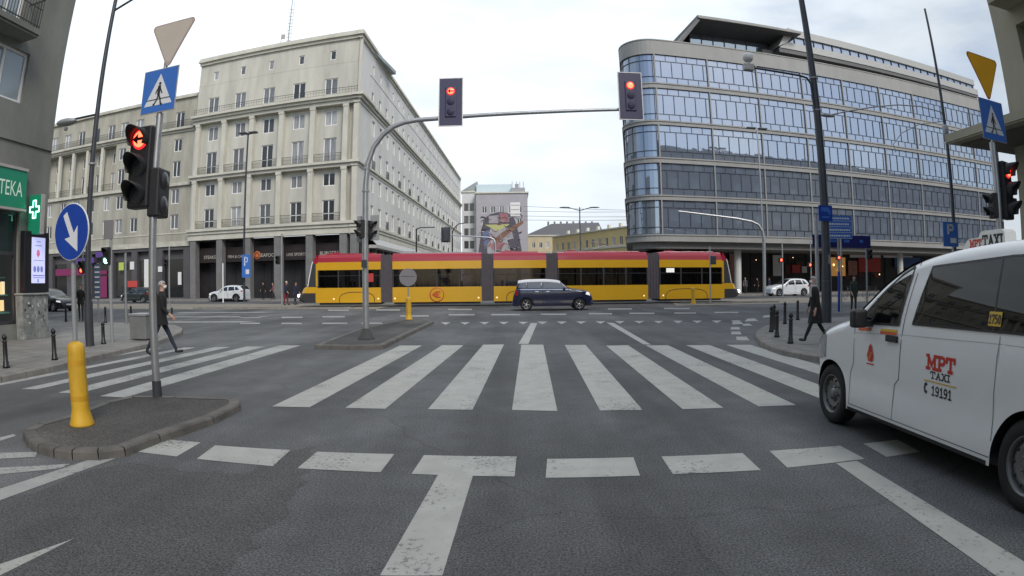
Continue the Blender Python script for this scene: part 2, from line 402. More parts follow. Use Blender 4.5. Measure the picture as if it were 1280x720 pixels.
# ------------------------------------------------------------------ ground, pavements, islands
m = MB(); m.quad((-1500,-1500,0),(1500,-1500,0),(1500,1500,0),(-1500,1500,0))
struct(m.build('road_surface', ASPH))
def slab(name, pts, z, kw, top_mat, kerb_open=None, kmat=KERB, h=.12):
    """raised paving: an inner sheet and a bevelled kerb along the outline (pts counter-clockwise)"""
    P2 = []
    for a, b in zip(pts, pts[1:]+pts[:1]):
        a, b = Vector(a), Vector(b); q = max(1, min(60, round((b-a).length/.9)))
        if max(abs(a.y), abs(b.y), abs(a.x), abs(b.x)) > 32: q = 1
        P2 += [a+(b-a)*i/q for i in range(q)]
    n = len(P2)
    inn = []
    for i in range(n):
        a, b, c = P2[i-1], P2[i], P2[(i+1) % n]
        d1 = (b-a).normalized(); d2 = (c-b).normalized()
        n1 = Vector((-d1.y, d1.x)); n2 = Vector((-d2.y, d2.x)); q = (n1+n2)
        q = q/max(.35, q.dot(q)/2) if q.length > 1e-6 else n1
        inn.append(b+q*kw)
    mb = MB()
    def lerp(t): return [P2[i]+(inn[i]-P2[i])*t for i in range(n)]
    rings = [(lerp(0), 0), (lerp(.06), z-.02), (lerp(.16), z), (lerp(1), z)]
    for (A, za), (B, zb) in zip(rings, rings[1:]):
        for i in range(n):
            j = (i+1) % n
            e = min(.006/max(.02, (A[j]-A[i]).length), .1)
            mb.add([(*(A[i]+(A[j]-A[i])*e), za), (*(A[j]+(A[i]-A[j])*e), za), (*(B[j]+(B[i]-B[j])*e), zb), (*(B[i]+(B[j]-B[i])*e), zb)], [(0,1,2,3)])
    struct(mb.build('kerb', kmat))
    mb = MB(); mb.add([(*p, z-.004) for p in inn], [tuple(range(n))]); struct(mb.build(name, top_mat))
Z = .12
lk = [G(px, py, Z) for px, py in ((2,470),(62,458),(130,441.5),(188,428.5),(214,420.5),(227,414.5),(229,410),(221,406.5),(205,404.5),(180,403.2))]
slab('pavement', [(-9.0, -60)]+lk+[(-32, lk[-1][1]+.3), (-110, lk[-1][1]+1), (-110, -60)], Z, .25, PAVE)
rk = [G(px, py, Z) for px, py in ((1028,446),(1000,441.5),(978,437.5),(960,431.5),(949,425),(943.5,418),(946,412.5),(955,407),(975,402),(1002,397.5))]
slab('pavement', [(110, -60), (110, rk[-1][1]+3), (40, rk[-1][1]+1.2)]+rk[::-1]+[(rk[0][0]-.15, 6), (rk[0][0]-.1, -60)], Z, .25, PAVE)
slab('pavement', [(-110, 62), (-110, 53.8), (-40, 54.6), (-20, 54.3), (-15, 54.8), (-12.6, 56.2), (-11.6, 59), (-9.5, 170), (-60, 170), (-60, 75)], Z, .25, PAVE)
slab('pavement', [(11.0, 61), (12.2, 58.6), (15, 57.6), (60, 59.5), (120, 62), (120, 90), (40, 90), (22, 120), (17, 120)], Z, .25, PAVE)
ia = [G(px, py, .09) for px, py in ((27,538),(33,548),(46,556),(66,561),(89,563.5),(122,564),(156,559.5),(200,543),(267,521),(300,505),(301,500),(293,497),(222,494.5),(164,494),(128,502),(89,517),(45,529))]
slab('traffic_island', ia, .09, .15, ISLE, kmat=KERBD)
ib = [G(px, py, .1) for px, py in ((393,431),(436,432),(480,431),(512,415.5),(542.5,401.5),(530,398.5),(502,400),(447,411))]
slab('traffic_island', ib, .10, .16, ISLE, kmat=KERBD)
slab('tram_platform', [(-22, 36.4), (-11, 37.0), (-10.2, 37.4), (-11, 37.8), (-22, 37.3)], .1, .2, ISLE)
slab('tram_platform', [(11.2, 38.7), (12, 38.2), (19, 38.9), (19, 39.7), (12, 39.1)], .1, .2, ISLE)
m = MB(); m.quad((-160, 35.6, .006), (-8.5, 36.2, .006), (-8.5, 46.5, .006), (-160, 44.5, .006)); m.quad((10.5, 36.6, .006), (160, 44, .006), (160, 54, .006), (13.0, 47.5, .006))
struct(m.build('track_bed', TRACK))
TA = G(400, 379, .28); TB = G(905, 373, .28)                       # the tram's near side
tdir = (Vector(TB)-Vector(TA)).normalized(); tn = Vector((-tdir.y, tdir.x))
m = MB()
for off in (.5, 1.95, 4.2, 5.65):
    a = Vector(TA)+tn*off-tdir*130; b = Vector(TA)+tn*off+tdir*170
    q = tn*.045
    m.quad((*(a-q), .010), (*(b-q), .010), (*(b+q), .010), (*(a+q), .010))
struct(m.build('tram_rails', RAIL))

# ------------------------------------------------------------------ road markings (each 4 mm above what lies below)
ZM = .004
def quads(name, lst, m_=PAINT, z=ZM):
    mb = MB()
    for q in lst:
        pts = [(*G(*p), z) for p in q]
        mb.add(pts, [tuple(range(len(pts)))])
    for f in range(len(mb.f)):                       # all face up
        vs = [mb.v[i] for i in mb.f[f]]
        if (vs[1]-vs[0]).cross(vs[2]-vs[0]).z < 0: mb.f[f] = mb.f[f][::-1]
    return struct(mb.build(name, m_))
zs = [((340,508.3),(387,509.3),(527.7,432),(500,432)), ((431.7,510),(481.7,511.3),(579.3,431.7),(552.3,431.7)), ((535,511.7),(590.7,512.7),(630,430.7),(604,431)),
      ((640,512.7),(696.7,514),(679,431),(651.7,431)), ((750,513.3),(803.3,512.7),(731.7,431.3),(706,431.3)), ((853.3,511.7),(904.3,510),(785,431.7),(757.7,432.3)), ((948.3,508.3),(995,506.7),(835,431.7),(806.7,431.7))]
def wquads(name, lst, m_=PAINT, z=ZM):
    mb = MB()
    for q in lst:
        pts = [Vector((p[0], p[1], z)) for p in q]
        if (pts[1]-pts[0]).cross(pts[2]-pts[0]).z < 0: pts = pts[::-1]
        mb.add(pts, [tuple(range(len(pts)))])
    return struct(mb.build(name, m_))
W = [[Vector(G(*p)) for p in q] for q in zs]
for k in (1, 2):
    W.append([W[6][i]+(W[6][i]-W[4][i])/2*k for i in range(4)])
wquads('zebra_crossing', W)
A = [Vector(G(*p)) for p in ((125,495.5),(157,497),(376,432),(349,432))]
Bq = [Vector(G(*p)) for p in ((73,491),(98,492),(332,433),(309,433))]
st = [(Bq[i]-A[i]) for i in range(4)]
wquads('zebra_crossing', [[A[i]+st[i]*k*(1.0) for i in range(4)] for k in range(0, 7)], PAINTW)
mb = []
for (x0, x1, py) in ((238,338,386.3),(222,334,390.8),(203,326,396.2),(176,306,402.6)):
    a = G(x0, py); b = G(x1, py-.3)
    mb.append([(a[0], a[1]-.35), (b[0], b[1]-.35), (b[0]+.4, b[1]+.35), (a[0], a[1]+.35)])
wquads('zebra_crossing', mb, PAINTW)
quads('stop_line', [((203,549),(251,553.5),(221,571),(171,565)), ((269,557),(363,563),(341,583),(246,574)), ((396.7,565),(493,568),(475.7,590.7),(371.7,585.7)),
    ((530,569.3),(645.7,571),(643.3,596),(514.3,592.8)), ((684,574),(791.7,572),(800,595),(682,597.7)), ((826.7,571),(928,566.7),(951,588),(841,593)),
    ((961.7,564),(1050,557.5),(1081,574),(984,585)), ((1079,555),(1122,550),(1150,565),(1108,571.5))])
quads('lane_line', [((548,593.3),(591,595.2),(553,720),(475,720)), ((1045,579.5),(1071,576.5),(1300,715),(1262,733))], z=ZM*.98)
quads('lane_line', [((648,430),(660.5,430),(671.5,404),(663.5,404)), ((804,430.5),(814,431),(767,403.8),(758,403.3))], z=ZM*.98)
quads('hatched_marking', [((-20,618),(-20,633),(146,573),(133,568)), ((-20,586),(-20,595),(75,586),(88,580)), ((-20,567),(-20,575),(44,571.5),(48,565)), ((-20,552),(-20,558),(20,545),(17,543))], PAINTW)
quads('lane_arrow', [((-30,716),(93,673.5),(-30,735))], PAINT)
dl = [(676,708,392.9),(736,765,392.2),(787,818,391.7),(843,870,391.3),(893,923,390.6),(561,593,393.5),(614,650,393.3),(500,536,395),(352,378,396.7),(403,431,396.0),
      (352,377,404.4),(403,434,404.2),(300,326,396.5),(300,325,404.2),(452,478,404),(560,590,386.8),(760,790,386.2),(830,862,385.7),(470,500,387.5),(410,436,387.8)]
quads('lane_dashes', [((a, y-.75),(b, y-.75),(b, y+.75),(a, y+.75)) for a, b, y in dl], PAINTW)
tri = []
for k in range(16):
    px = 557+k*24.2; py = 404.0-k*.16
    tri.append(((px-6.3, py-1.0),(px+6.3, py-1.0),(px, py+2.0)))
quads('yield_teeth', tri)
quads('lane_dashes', [((914,409),(924,409),(925,412),(913,412)),((914,414.5),(925,414.5),(927,418),(914,418)),((920,421),(933,421),(937,425.5),(921,425.5)),((915,402.5),(926,402),(929,405),(916,405.5)),
    ((934,398.5),(943,398),(948,401),(931,402)),((955,394.5),(963,394),(968,396.3),(953,397)),((928,405),(936,404.5),(941,407),(929,407.5))], PAINT)
# a darker patch and sealed joints in the asphalt
PATCH = asphalt_mat('asphalt_patch', .058, (1,1.02,1.03), .3)
rp = random.Random(4)
def jag(pts, n=9, amp=.07):
    out_ = []
    for a, b in zip(pts, pts[1:]+pts[:1]):
        a, b = Vector(a), Vector(b)
        for q in range(n): out_.append(a+(b-a)*q/n+Vector((rp.uniform(-amp, amp), rp.uniform(-amp, amp))))
    return out_
wquads('road_patch', [jag([G(*p) for p in ((-40,640),(150,578),(300,592),(392,556),(470,480),(420,476),(330,540),(372,612),(300,700),(-40,770))][:4]+[G(375,620), G(240,760), G(-60,800)])], PATCH, z=.002)
for p in ((830,590),): pass
# ------------------------------------------------------------------ buildings
def FM(base, x, y, ang):        # facade frame: x runs left to right seen from outside, y goes inward, z up (relative to the building's base)
    return Matrix.Translation((x-base[0], y-base[1], 0)) @ Matrix.Rotation(ang, 4, 'Z')
def wall(mb, L_, z0, z1, ops, reveal=.22, y=0, mi=0, mir=None):
    xs = sorted({0, L_} | {round(o[0], 4) for o in ops} | {round(o[1], 4) for o in ops})
    zs_ = sorted({z0, z1} | {round(o[2], 4) for o in ops} | {round(o[3], 4) for o in ops})
    xs = [x for x in xs if 0 <= x <= L_]; zs_ = [z for z in zs_ if z0 <= z <= z1]
    for i in range(len(xs)-1):
        cx = (xs[i]+xs[i+1])/2; run = None
        col = [o for o in ops if o[0] < cx < o[1]]
        for j in range(len(zs_)-1):
            cz = (zs_[j]+zs_[j+1])/2
            hole = any(o[2] < cz < o[3] for o in col)
            if not hole and run is None: run = zs_[j]
            if hole and run is not None:
                mb.quad((xs[i], y, run), (xs[i+1], y, run), (xs[i+1], y, zs_[j]), (xs[i], y, zs_[j]), mi); run = None
        if run is not None: mb.quad((xs[i], y, run), (xs[i+1], y, run), (xs[i+1], y, z1), (xs[i], y, z1), mi)
    r = mi if mir is None else mir
    for (a, b, c, d) in ops:
        q = y+reveal
        mb.quad((a,y,c),(a,y,d),(a,q,d),(a,q,c), r); mb.quad((b,y,d),(b,y,c),(b,q,c),(b,q,d), r)
        mb.quad((a,y,d),(b,y,d),(b,q,d),(a,q,d), r); mb.quad((b,y,c),(a,y,c),(a,q,c),(b,q,c), r)
WT = {}
def win_mesh(w_, h_, cols=2, tr=None, fm=None, pm=None, fw=.10, sill=None):
    key = (round(w_,3), round(h_,3), cols, tr, (fm or FRAMEW).name, (pm or PANE).name, fw, bool(sill))
    if key in WT: return WT[key]
    m = MB(); a = w_/2
    m.box(-a, -.03, 0, -a+fw, .05, h_); m.box(a-fw, -.03, 0, a, .05, h_)
    m.box(-a+fw, -.03, 0, a-fw, .05, fw); m.box(-a+fw, -.03, h_-fw, a-fw, .05, h_)
    for k in range(1, cols):
        x = -a+w_*k/cols; m.box(x-fw*.55, -.025, fw, x+fw*.55, .045, h_-fw)
    if tr:
        for k in range(cols):
            xa = -a+w_*k/cols+(fw if k == 0 else fw*.55); xb = -a+w_*(k+1)/cols-(fw if k == cols-1 else fw*.55)
            m.box(xa, -.022, h_*tr-fw*.4, xb, .04, h_*tr+fw*.4)
    if sill: m.box(-a-.08, -.30, -.09, a+.08, -.031, -.01, 1)
    f = m.mesh('window', [fm or FRAMEW, sill or CREAMT])
    p = MB(); p.quad((-a+.02, .012, .02), (a-.02, .012, .02), (a-.02, .012, h_-.02), (-a+.02, .012, h_-.02))
    WT[key] = (f, p.mesh('pane', pm or PANE)); return WT[key]
def put_win(par, M, s, z, w_, h_, depth=.2, **k):
    f, p = win_mesh(w_, h_, **k)
    o = link('window', f, par, matrix=M @ Matrix.Translation((s, depth, z)))
    link('pane', p, o); return o
def many_win(par, M, lst, depth, w_, h_, **k):        # windows past the hundredth, as one mass part
    f, p = win_mesh(w_, h_, **k); mb = MB()
    for (s, z) in lst:
        T = Matrix.Translation((s, depth, z)); mb.M = T
        for me, q in ((f, 0), (p, 1)):
            mb.add([v.co for v in me.vertices], [tuple(x.vertices) for x in me.polygons], q)
    o = mb.build('windows', [k.get('fm') or FRAMEW, k.get('pm') or PANE], par, matrix=M); o['kind'] = 'stuff'
def railing(par, M, s0, s1, z, y=-.02, h=.95, step=.13, m_=RAILM, ret=0.0):
    mb = MB(); mb.box(s0, y-.02, z+h-.04, s1, y+.02, z+h); mb.box(s0, y-.015, z+.08, s1, y+.015, z+.11); mb.box(s0, y-.012, z+h*.62, s1, y+.012, z+h*.62+.025)
    n = max(2, int((s1-s0)/step))
    for i in range(n+1):
        x = s0+.012+(s1-s0-.024)*i/n; mb.box(x-.009, y-.009, z+.0, x+.009, y+.009, z+h-.04)
    if ret:
        for x in (s0, s1):
            mb.box(x-.02, y+.02, z+h-.04, x+.02, y+ret, z+h)
            for i in range(1, int(ret/step)): mb.box(x-.009, y+i*step-.009, z, x+.009, y+i*step+.009, z+h-.04)
    return mb.build('railing', m_, par, matrix=M)

# --- A: the cream corner block
bA = (-16.0, 59.0)
A_ = thing('apartment_building', 'tall cream stone corner block with pilasters, balconies and a dark ground-floor restaurant', 'building', (*bA, 0))
aL = math.hypot(22.0, 3.0); aAng = math.atan2(59-62, 22.0)
MF = FM(bA, -38, 62, aAng)
bay = 4.02; nb = 5; s0 = 0.55                          # five bays, then the corner bay
cols = [s0+bay*(k+.5) for k in range(nb)]
rows = [(8.32, 10.6, 1.5, .36), (12.1, 13.55, 1.5, None), (14.72, 17.4, 1.6, .36), (18.8, 20.55, 1.55, None)]
rec = .62
ops = [(c-w_/2, c+w_/2, a, b) for c in cols for (a, b, w_, t) in rows]+[(21.35, 21.75, a, b) for (a, b, w_, t) in rows]
mb = MB(); mb.M = MF
wall(mb, aL-.5, 7.2, 21.2, ops, .2, y=rec)
ops2 = [(c-.8, c+.8, 22.25, 24.15) for c in cols]+[(c-.36, c+.36, 26.4, 27.5) for c in cols]
wall(mb, aL, 21.9, 29.0, ops2, .18, y=.25)
mb.box(0, .235, 25.85, aL, .248, 25.98)
# side facade, towards the street
sAng = math.atan2(92.6, 2.9); sL = 92.6
MS = FM(bA, -16, 59, sAng)
scols = [6.2+3.45*k for k in range(25)]
srows = [(8.4, 10.5), (12.0, 13.7), (14.75, 17.0), (18.6, 20.4)]
sops = [(c-.62, c+.62, a, b) for c in scols for (a, b) in srows]+[(2.0, 2.5, a, b) for (a, b) in srows]
mb.M = MS
mb2 = MB(); mb2.M = MS
wall(mb2, sL, 7.2, 21.2, [o for o in sops if o[0] > 4], .2, y=.02)
mb.M = MS
wall(mb, 4.6, 7.2, 21.2, [o for o in sops if o[0] < 4], .2, y=rec)
mb2.quad((4.6,.02,7.2),(4.6,.02,21.2),(4.6,rec,21.2),(4.6,rec,7.2))
sops2 = [(c-.5, c+.5, 22.5, 24.0) for c in scols]+[(c-.32, c+.32, 26.3, 27.35) for c in scols]
wall(mb2, sL, 21.9, 28.6, [o for o in sops2], .18, y=.25)
mb2.box(4.7, .2, 25.75, sL, .247, 25.95)
mb2.quad((sL,.02,0),(sL,18,0),(sL,18,28.6),(sL,.02,28.6))
mb2.build('side_wall', CREAMS, A_)
mb.M = MF
mb.quad((0,14,0),(0,.25,0),(0,.25,29.0),(0,14,29.0))
mb.build('wall', CREAM, A_)
# ledges, cornices, pilasters
mb = MB(); mb.M = MF
for (a, b, o) in ((6.9,7.55,.02),(7.55,7.9,-.12),(7.9,8.2,-.3),(14.0,14.35,-.04),(14.35,14.62,-.28),(20.95,21.35,-.06),(21.35,21.65,-.32),(21.65,21.95,-.6)):
    mb.box(-.25, o, a, aL+o*-.0-.02, rec+.1, b)
mb.box(-.05, .02, 28.6, aL-.3, .6, 28.95); mb.box(-.2, -.22, 28.95, aL-.2, .6, 29.2); mb.box(-.1, -.1, 29.2, aL-.25, .6, 29.5)
mb.build('cornice', CREAMT, A_)
mb = MB(); mb.M = MS
for (a, b, o) in ((6.9,7.55,.0),(7.55,7.9,-.14),(7.9,8.2,-.3),(14.0,14.35,-.06),(14.35,14.62,-.28),(20.95,21.35,-.08),(21.35,21.65,-.32),(21.65,21.95,-.6)):
    mb.box(o, o, a, 4.62, rec+.1, b); mb.box(4.62, o*.75, a+.01, sL, rec+.1, b-.01)
mb.box(.02, .02, 28.6, 12, .6, 28.95); mb.box(-.22, -.22, 28.95, 12.2, .6, 29.2); mb.box(-.1, -.1, 29.2, 12.1, .6, 29.5)
mb.box(12.2, .1, 28.3, sL, .6, 28.62); mb.box(12.2, -.15, 28.62, sL, .6, 28.95)
mb.build('cornice', CREAMT, A_)
pil = [s0+bay*k for k in range(nb+1)]
for s in pil:
    for (a, b) in ((8.2, 14.0), (14.62, 20.95)):
        mb = MB(); mb.box(s-.3, .0, a, s+.3, rec-.002, b, bev=.03); mb.box(s-.36, -.05, b-.32, s+.36, .0, b-.003); mb.build('pilaster', CREAMT, A_, matrix=MF)
    mb = MB(); mb.box(s-.42, .1, 0, s+.42, .95, 6.9, bev=.03); mb.build('pier', PIER, A_, matrix=MF)
for (M, s) in ((MF, aL-.32), (MS, 4.3)):
    for (a, b) in ((8.2, 14.0), (14.62, 20.95)):
        mb = MB(); mb.box(s-.3, .0, a, s+.3, rec-.002, b, bev=.03); mb.build('pilaster', CREAMT, A_, matrix=M)
mb = MB(); mb.box(aL-.75, .1, 0, aL-.04, .9, 6.9, bev=.03); mb.build('pier', PIER, A_, matrix=MF)
for c in cols:
    for (a, b, w_, t) in rows: put_win(A_, MF, c, a, w_, b-a, rec+.14, cols=2, tr=t)
    put_win(A_, MF, c, 22.25, 1.6, 1.9, .37, cols=2); put_win(A_, MF, c, 26.4, .72, 1.1, .37, cols=1)
    for z in (8.2, 14.62): railing(A_, MF, c-bay/2+.32, c+bay/2-.32, z, y=.12)
for (a, b, w_, t) in rows: put_win(A_, MF, 21.55, a, .4, b-a, rec+.14, cols=1); put_win(A_, MS, 2.25, a, .5, b-a, rec+.14, cols=1)
railing(A_, MF, .1, aL-.1, 21.95, y=-.35, h=.75, step=.35)
rest = []
for k, c in enumerate(scols):
    for r, (a, b) in enumerate(srows):
        if k < 11: put_win(A_, MS, c, a, 1.24, b-a, .15, cols=2, fw=.08)
        else: rest.append((c, a, 1.24, b-a, .15))
        if r in (0, 2) and k % 2 == 0 and k < 24: railing(A_, MS, c-.66, c+.66, a-.1, y=-.12, h=1.0, step=.12)
    for (a, w_, h_) in ((22.5, 1.0, 1.5), (26.3, .64, 1.05)):
        if k < 4: put_win(A_, MS, c, a, w_, h_, .36, cols=1)
        else: rest.append((c, a, w_, h_, .36))
mbr = MB()
for (c, a, w_, h_, dpt) in rest:
    f, p = win_mesh(w_, h_, cols=2 if w_ > 1.1 else 1, fw=.08 if w_ > 1.1 else .08)
    mbr.M = Matrix.Translation((c, dpt, a))
    for me, q in ((f, 0), (p, 1)): mbr.add([v.co for v in me.vertices], [tuple(x.vertices) for x in me.polygons], q)
o = mbr.build('side_windows', [FRAMEW, PANE], A_, matrix=MS); o['kind'] = 'stuff'
mb = MB(); mb.M = MF; mb.box(.02, .3, 28.7, aL-.5, 13, 29.15); mb.M = MS; mb.box(8, .7, 28.0, sL-.1, 17, 28.3); mb.build('roof', ROOFM, A_)
# dark restaurant fronts behind the piers
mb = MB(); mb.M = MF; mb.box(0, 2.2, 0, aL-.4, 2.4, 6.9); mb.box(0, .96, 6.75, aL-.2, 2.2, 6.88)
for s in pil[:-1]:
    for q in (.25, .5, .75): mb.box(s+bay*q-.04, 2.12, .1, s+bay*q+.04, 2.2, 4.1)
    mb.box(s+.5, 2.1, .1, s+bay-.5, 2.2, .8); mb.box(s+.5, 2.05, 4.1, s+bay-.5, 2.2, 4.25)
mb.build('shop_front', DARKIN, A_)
BURG = mat('restaurant_fascia', (.022,.014,.014), .6, var=.3, vscale=1.5)
LETT = mat('fascia_letters', (.50,.48,.42), .5)
for k, t in enumerate(('STEAKS', 'FISH & CHIPS', 'SEAFOOD', 'LIVE SPORTS', 'BURGERS')):
    mb = MB(); mb.box(-bay/2+.44, 0, 4.3, bay/2-.44, .12, 5.9); mb.box(-bay/2+.44, -.02, 5.9, bay/2-.44, .14, 6.0)
    o = mb.build('fascia', BURG, A_, matrix=MF @ Matrix.Translation((cols[k], .98, 0)))
    mb = MB()
    sz = .55 if k not in (1, 3) else .46
    add_text(mb, t, sz, .35 if k == 2 else 0, 4.75, -.012)
    if k == 2:
        mb.lathe([(.34, -.03), (.46, -.03), (.46, -.005), (.34, -.005)], 20, 1, c=(-1.18, 0, 4.95), ax='y'); mb.disc((-1.18, -.02, 4.95), .24, 16, 1)
    mb.build('lettering', [LETT, mat('fascia_orange', (.55,.16,.05), .5)], o)
# side ground floor: canopy strip, glazing, piers
mb = MB(); mb.M = MS; mb.box(5.0, -.9, 5.6, sL, .05, 5.95); mb.add([(5,-.9,5.95),(sL,-.9,5.95),(sL,.0,6.88),(5,.0,6.88)], [(0,1,2,3)]); mb.build('shop_canopy', mat('canopy_grey', (.42,.43,.42), .6, var=.15), A_)
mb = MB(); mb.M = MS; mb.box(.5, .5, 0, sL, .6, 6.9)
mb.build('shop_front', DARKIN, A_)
mb = MB(); mb.M = MS
for k in range(26): mb.box(4.3+3.45*k, -.02, 0, 5.0+3.45*k, .49, 5.6)
mb.build('shop_piers', PIER, A_)
# roof masts
def mast(px, py0, py1, Y, label, thick=.05):
    x, y, z0 = V(px, py0, Y); z1 = V(px, py1, Y)[2]
    t = thing('antenna_mast', label, 'antenna', (x, y, z0-.6))
    mb = MB(); mb.tube([(0,0,0), (0,0,z1-z0+.6)], [thick, thick*.5], 6); mb.build('mast', GREYP, t)
    return t, z1-z0+.6
t, hh = mast(360, 53, -12, 66, 'tall thin antenna mast on the roof of the cream corner block', .09)
mb = MB()
for k in range(10): mb.box(-.3, -.03, .8+k*.5, .3, .03, .84+k*.5)
mb.tube([(.35,0,0),(.35,0,hh*.9)], .025, 5); mb.build('rungs', GREYP, t)
t, hh = mast(351, 54, 41, 65, 'short roof aerial beside the tall antenna mast', .06)
mb = MB(); mb.box(0, -.05, hh-.9, .5, .05, hh-.3); mb.build('panel_antenna', SIGNG, t)

# --- B: the lower weathered wing to the left
bB = (-38.6, 62.3)
B_ = thing('apartment_building', 'lower weathered stone wing with a two-storey loggia beside the cream corner block', 'building', (*bB, 0))
bL = 40.0; bAng = math.atan2(-3.6, 39.0)
MB_ = FM(bB, -38.2-bL*math.cos(bAng), 62.6-bL*math.sin(bAng), bAng)
mb = MB(); mb.M = MB_
flat0 = bL-13.4
fc = [bL-2.6, bL-6.2, bL-9.6, bL-12.4]
lc = [flat0-1.55-3.12*k for k in range(8)]
rw = [(8.5, 10.3, 1.3), (11.6, 13.4, 1.3), (14.9, 16.9, 1.25), (18.1, 19.7, 1.3)]
at = (21.15, 23.2, 1.4)
opA = [(c-w_/2, c+w_/2, a, b) for c in fc for (a, b, w_) in rw]+[(c-at[2]/2, c+at[2]/2, at[0], at[1]) for c in fc+lc]
opA += [(c-.6, c+.6, a, b) for c in lc for (a, b, w_) in rw[:2]]
opA += [(max(0, lc[-1]-1.56), flat0-.25, 14.3, 20.3)]
wall(mb, bL, 6.6, 25.0, opA, .2)
opL = [(c-.55, c+.55, 14.5 if a < 15 else a, b) for c in lc for (a, b, w_) in rw[2:]]
wall(mb, flat0, 14.3, 20.3, [o for o in opL if o[0] > 0], .2, y=1.2)
mb.quad((flat0-.25, .2, 14.3), (flat0-.25, 1.3, 14.3), (flat0-.25, 1.3, 20.3), (flat0-.25, .2, 20.3))
mb.box(0, .2, 14.1, flat0, 1.25, 14.3); mb.box(0, .2, 20.3, flat0, 1.25, 20.5)
mb.box(0, -.03, 7.0, bL, 0.0, 7.9)
for k in range(16): mb.box(bL-.55-2.5*k, -.045, 7.95, bL-.5-2.5*k, -.002, 8.35)
mb.build('wall', WINGW, B_)
mb = MB(); mb.M = MB_
for (a, b, o) in ((6.4,7.0,-.12),(7.9,8.05,-.08),(13.75,14.1,-.3),(20.5,20.8,-.15),(20.8,21.1,-.45),(24.9,25.15,-.3),(25.15,25.35,-.15)): mb.box(0, o, a, bL-.02, .15, b)
mb.build('cornice', mat('weathered_trim', (.50,.485,.41), .8, var=.3, vscale=.9), B_)
for k in range(9):
    mb = MB(); s = flat0-.02-3.12*k
    if s < .3: continue
    mb.box(s-.24, .02, 14.12, s+.24, .5, 20.48, bev=.03); mb.build('column', CREAMT, B_, matrix=MB_)
for c in fc:
    for (a, b, w_) in rw: put_win(B_, MB_, c, a, w_, b-a, .14, cols=2)
for c in lc:
    if c < .7: continue
    for (a, b, w_) in rw[:2]: put_win(B_, MB_, c, a, 1.2, b-a, .14, cols=2)
    put_win(B_, MB_, c, 14.5, 1.1, 2.4, 1.34, cols=2); put_win(B_, MB_, c, 18.1, 1.1, 1.6, 1.34, cols=2)
    railing(B_, MB_, c-1.3, c+1.3, 14.3, y=.2, h=.9, step=.16)
for c in fc+lc:
    if c > .7: put_win(B_, MB_, c, at[0], at[2], at[1]-at[0], .14, cols=2)
railing(B_, MB_, .2, bL-.2, 21.1, y=-.36, h=.85, step=.2)
mb = MB(); mb.M = MB_; mb.add([(-.1,-.1,25.36),(bL,-.1,25.36),(bL,6,27.6),(-.1,6,27.6)], [(0,1,2,3)]); mb.box(0,.2,25.0,bL,12,25.3); mb.build('roof', ROOFM, B_)
mb = MB(); mb.M = MB_; mb.box(0, .6, 0, bL, .75, 6.5); mb.box(0, 0.02, 6.0, bL, .6, 6.45)
for k in range(9): mb.box(bL-4.4*k-1.0, -.02, 0, bL-4.4*k-.02, .62, 6.0)
mb.build('shop_front', mat('wing_ground_stone', (.085,.08,.085), .7, var=.25, vscale=.7), B_)
SHW = mat('poster_white', (.7,.7,.68), .5); SHG = mat('poster_green', (.45,.55,.10), .5); SHR = mat('poster_red', (.5,.06,.05), .5); SHM = mat('awning_magenta', (.20,.02,.09), .6); SHV = mat('fascia_violet', (.10,.05,.22), .6); SHB = mat('poster_blue', (.05,.12,.3), .5)
def panel(par, M, s0, s1, z0, z1, y, m_, name='poster'):
    mb = MB(); mb.box(s0, y, z0, s1, y+.06, z1); return mb.build(name, m_, par, matrix=M)
for k in range(8):
    a = bL-4.4*k-4.4+.1; mb = MB(); mb.box(a, .45, .4, a+3.1, .55, 4.9); mb.build('shop_window', PANED, B_, matrix=MB_)
def bs(px, py):                                        # facade coordinates of wing B under a pixel of the photograph
    d = Vector(ray(px, py)); o = Vector((0,0,H)); Mi = (Matrix.Translation((*bB, 0)) @ MB_).inverted()
    o2 = Mi @ o; d2 = Mi.to_3x3() @ d; t = (0-o2.y)/d2.y; p = o2+d2*t; return p.x, p.z
for (x0, y0, x1, y1, m_) in ((149,328,155,338,SHG),(163,327,168,337,SHW),(181,324,186,370,SHW),(160,351,172,359,SHR),(198,333,203,340,SHW),(223,340,227,356,SHW),(120,314,136,322,SHV),(122,338,134,343,SHM),(120,345,134,372,SHM),(70,335,112,345,SHM),(95,322,118,330,SHV),(186,330,189,352,SHG)):
    a = bs(x0, y1); b = bs(x1, y0); panel(B_, MB_, a[0], b[0], max(.2, a[1]), b[1], -.09, m_, 'shop_sign')

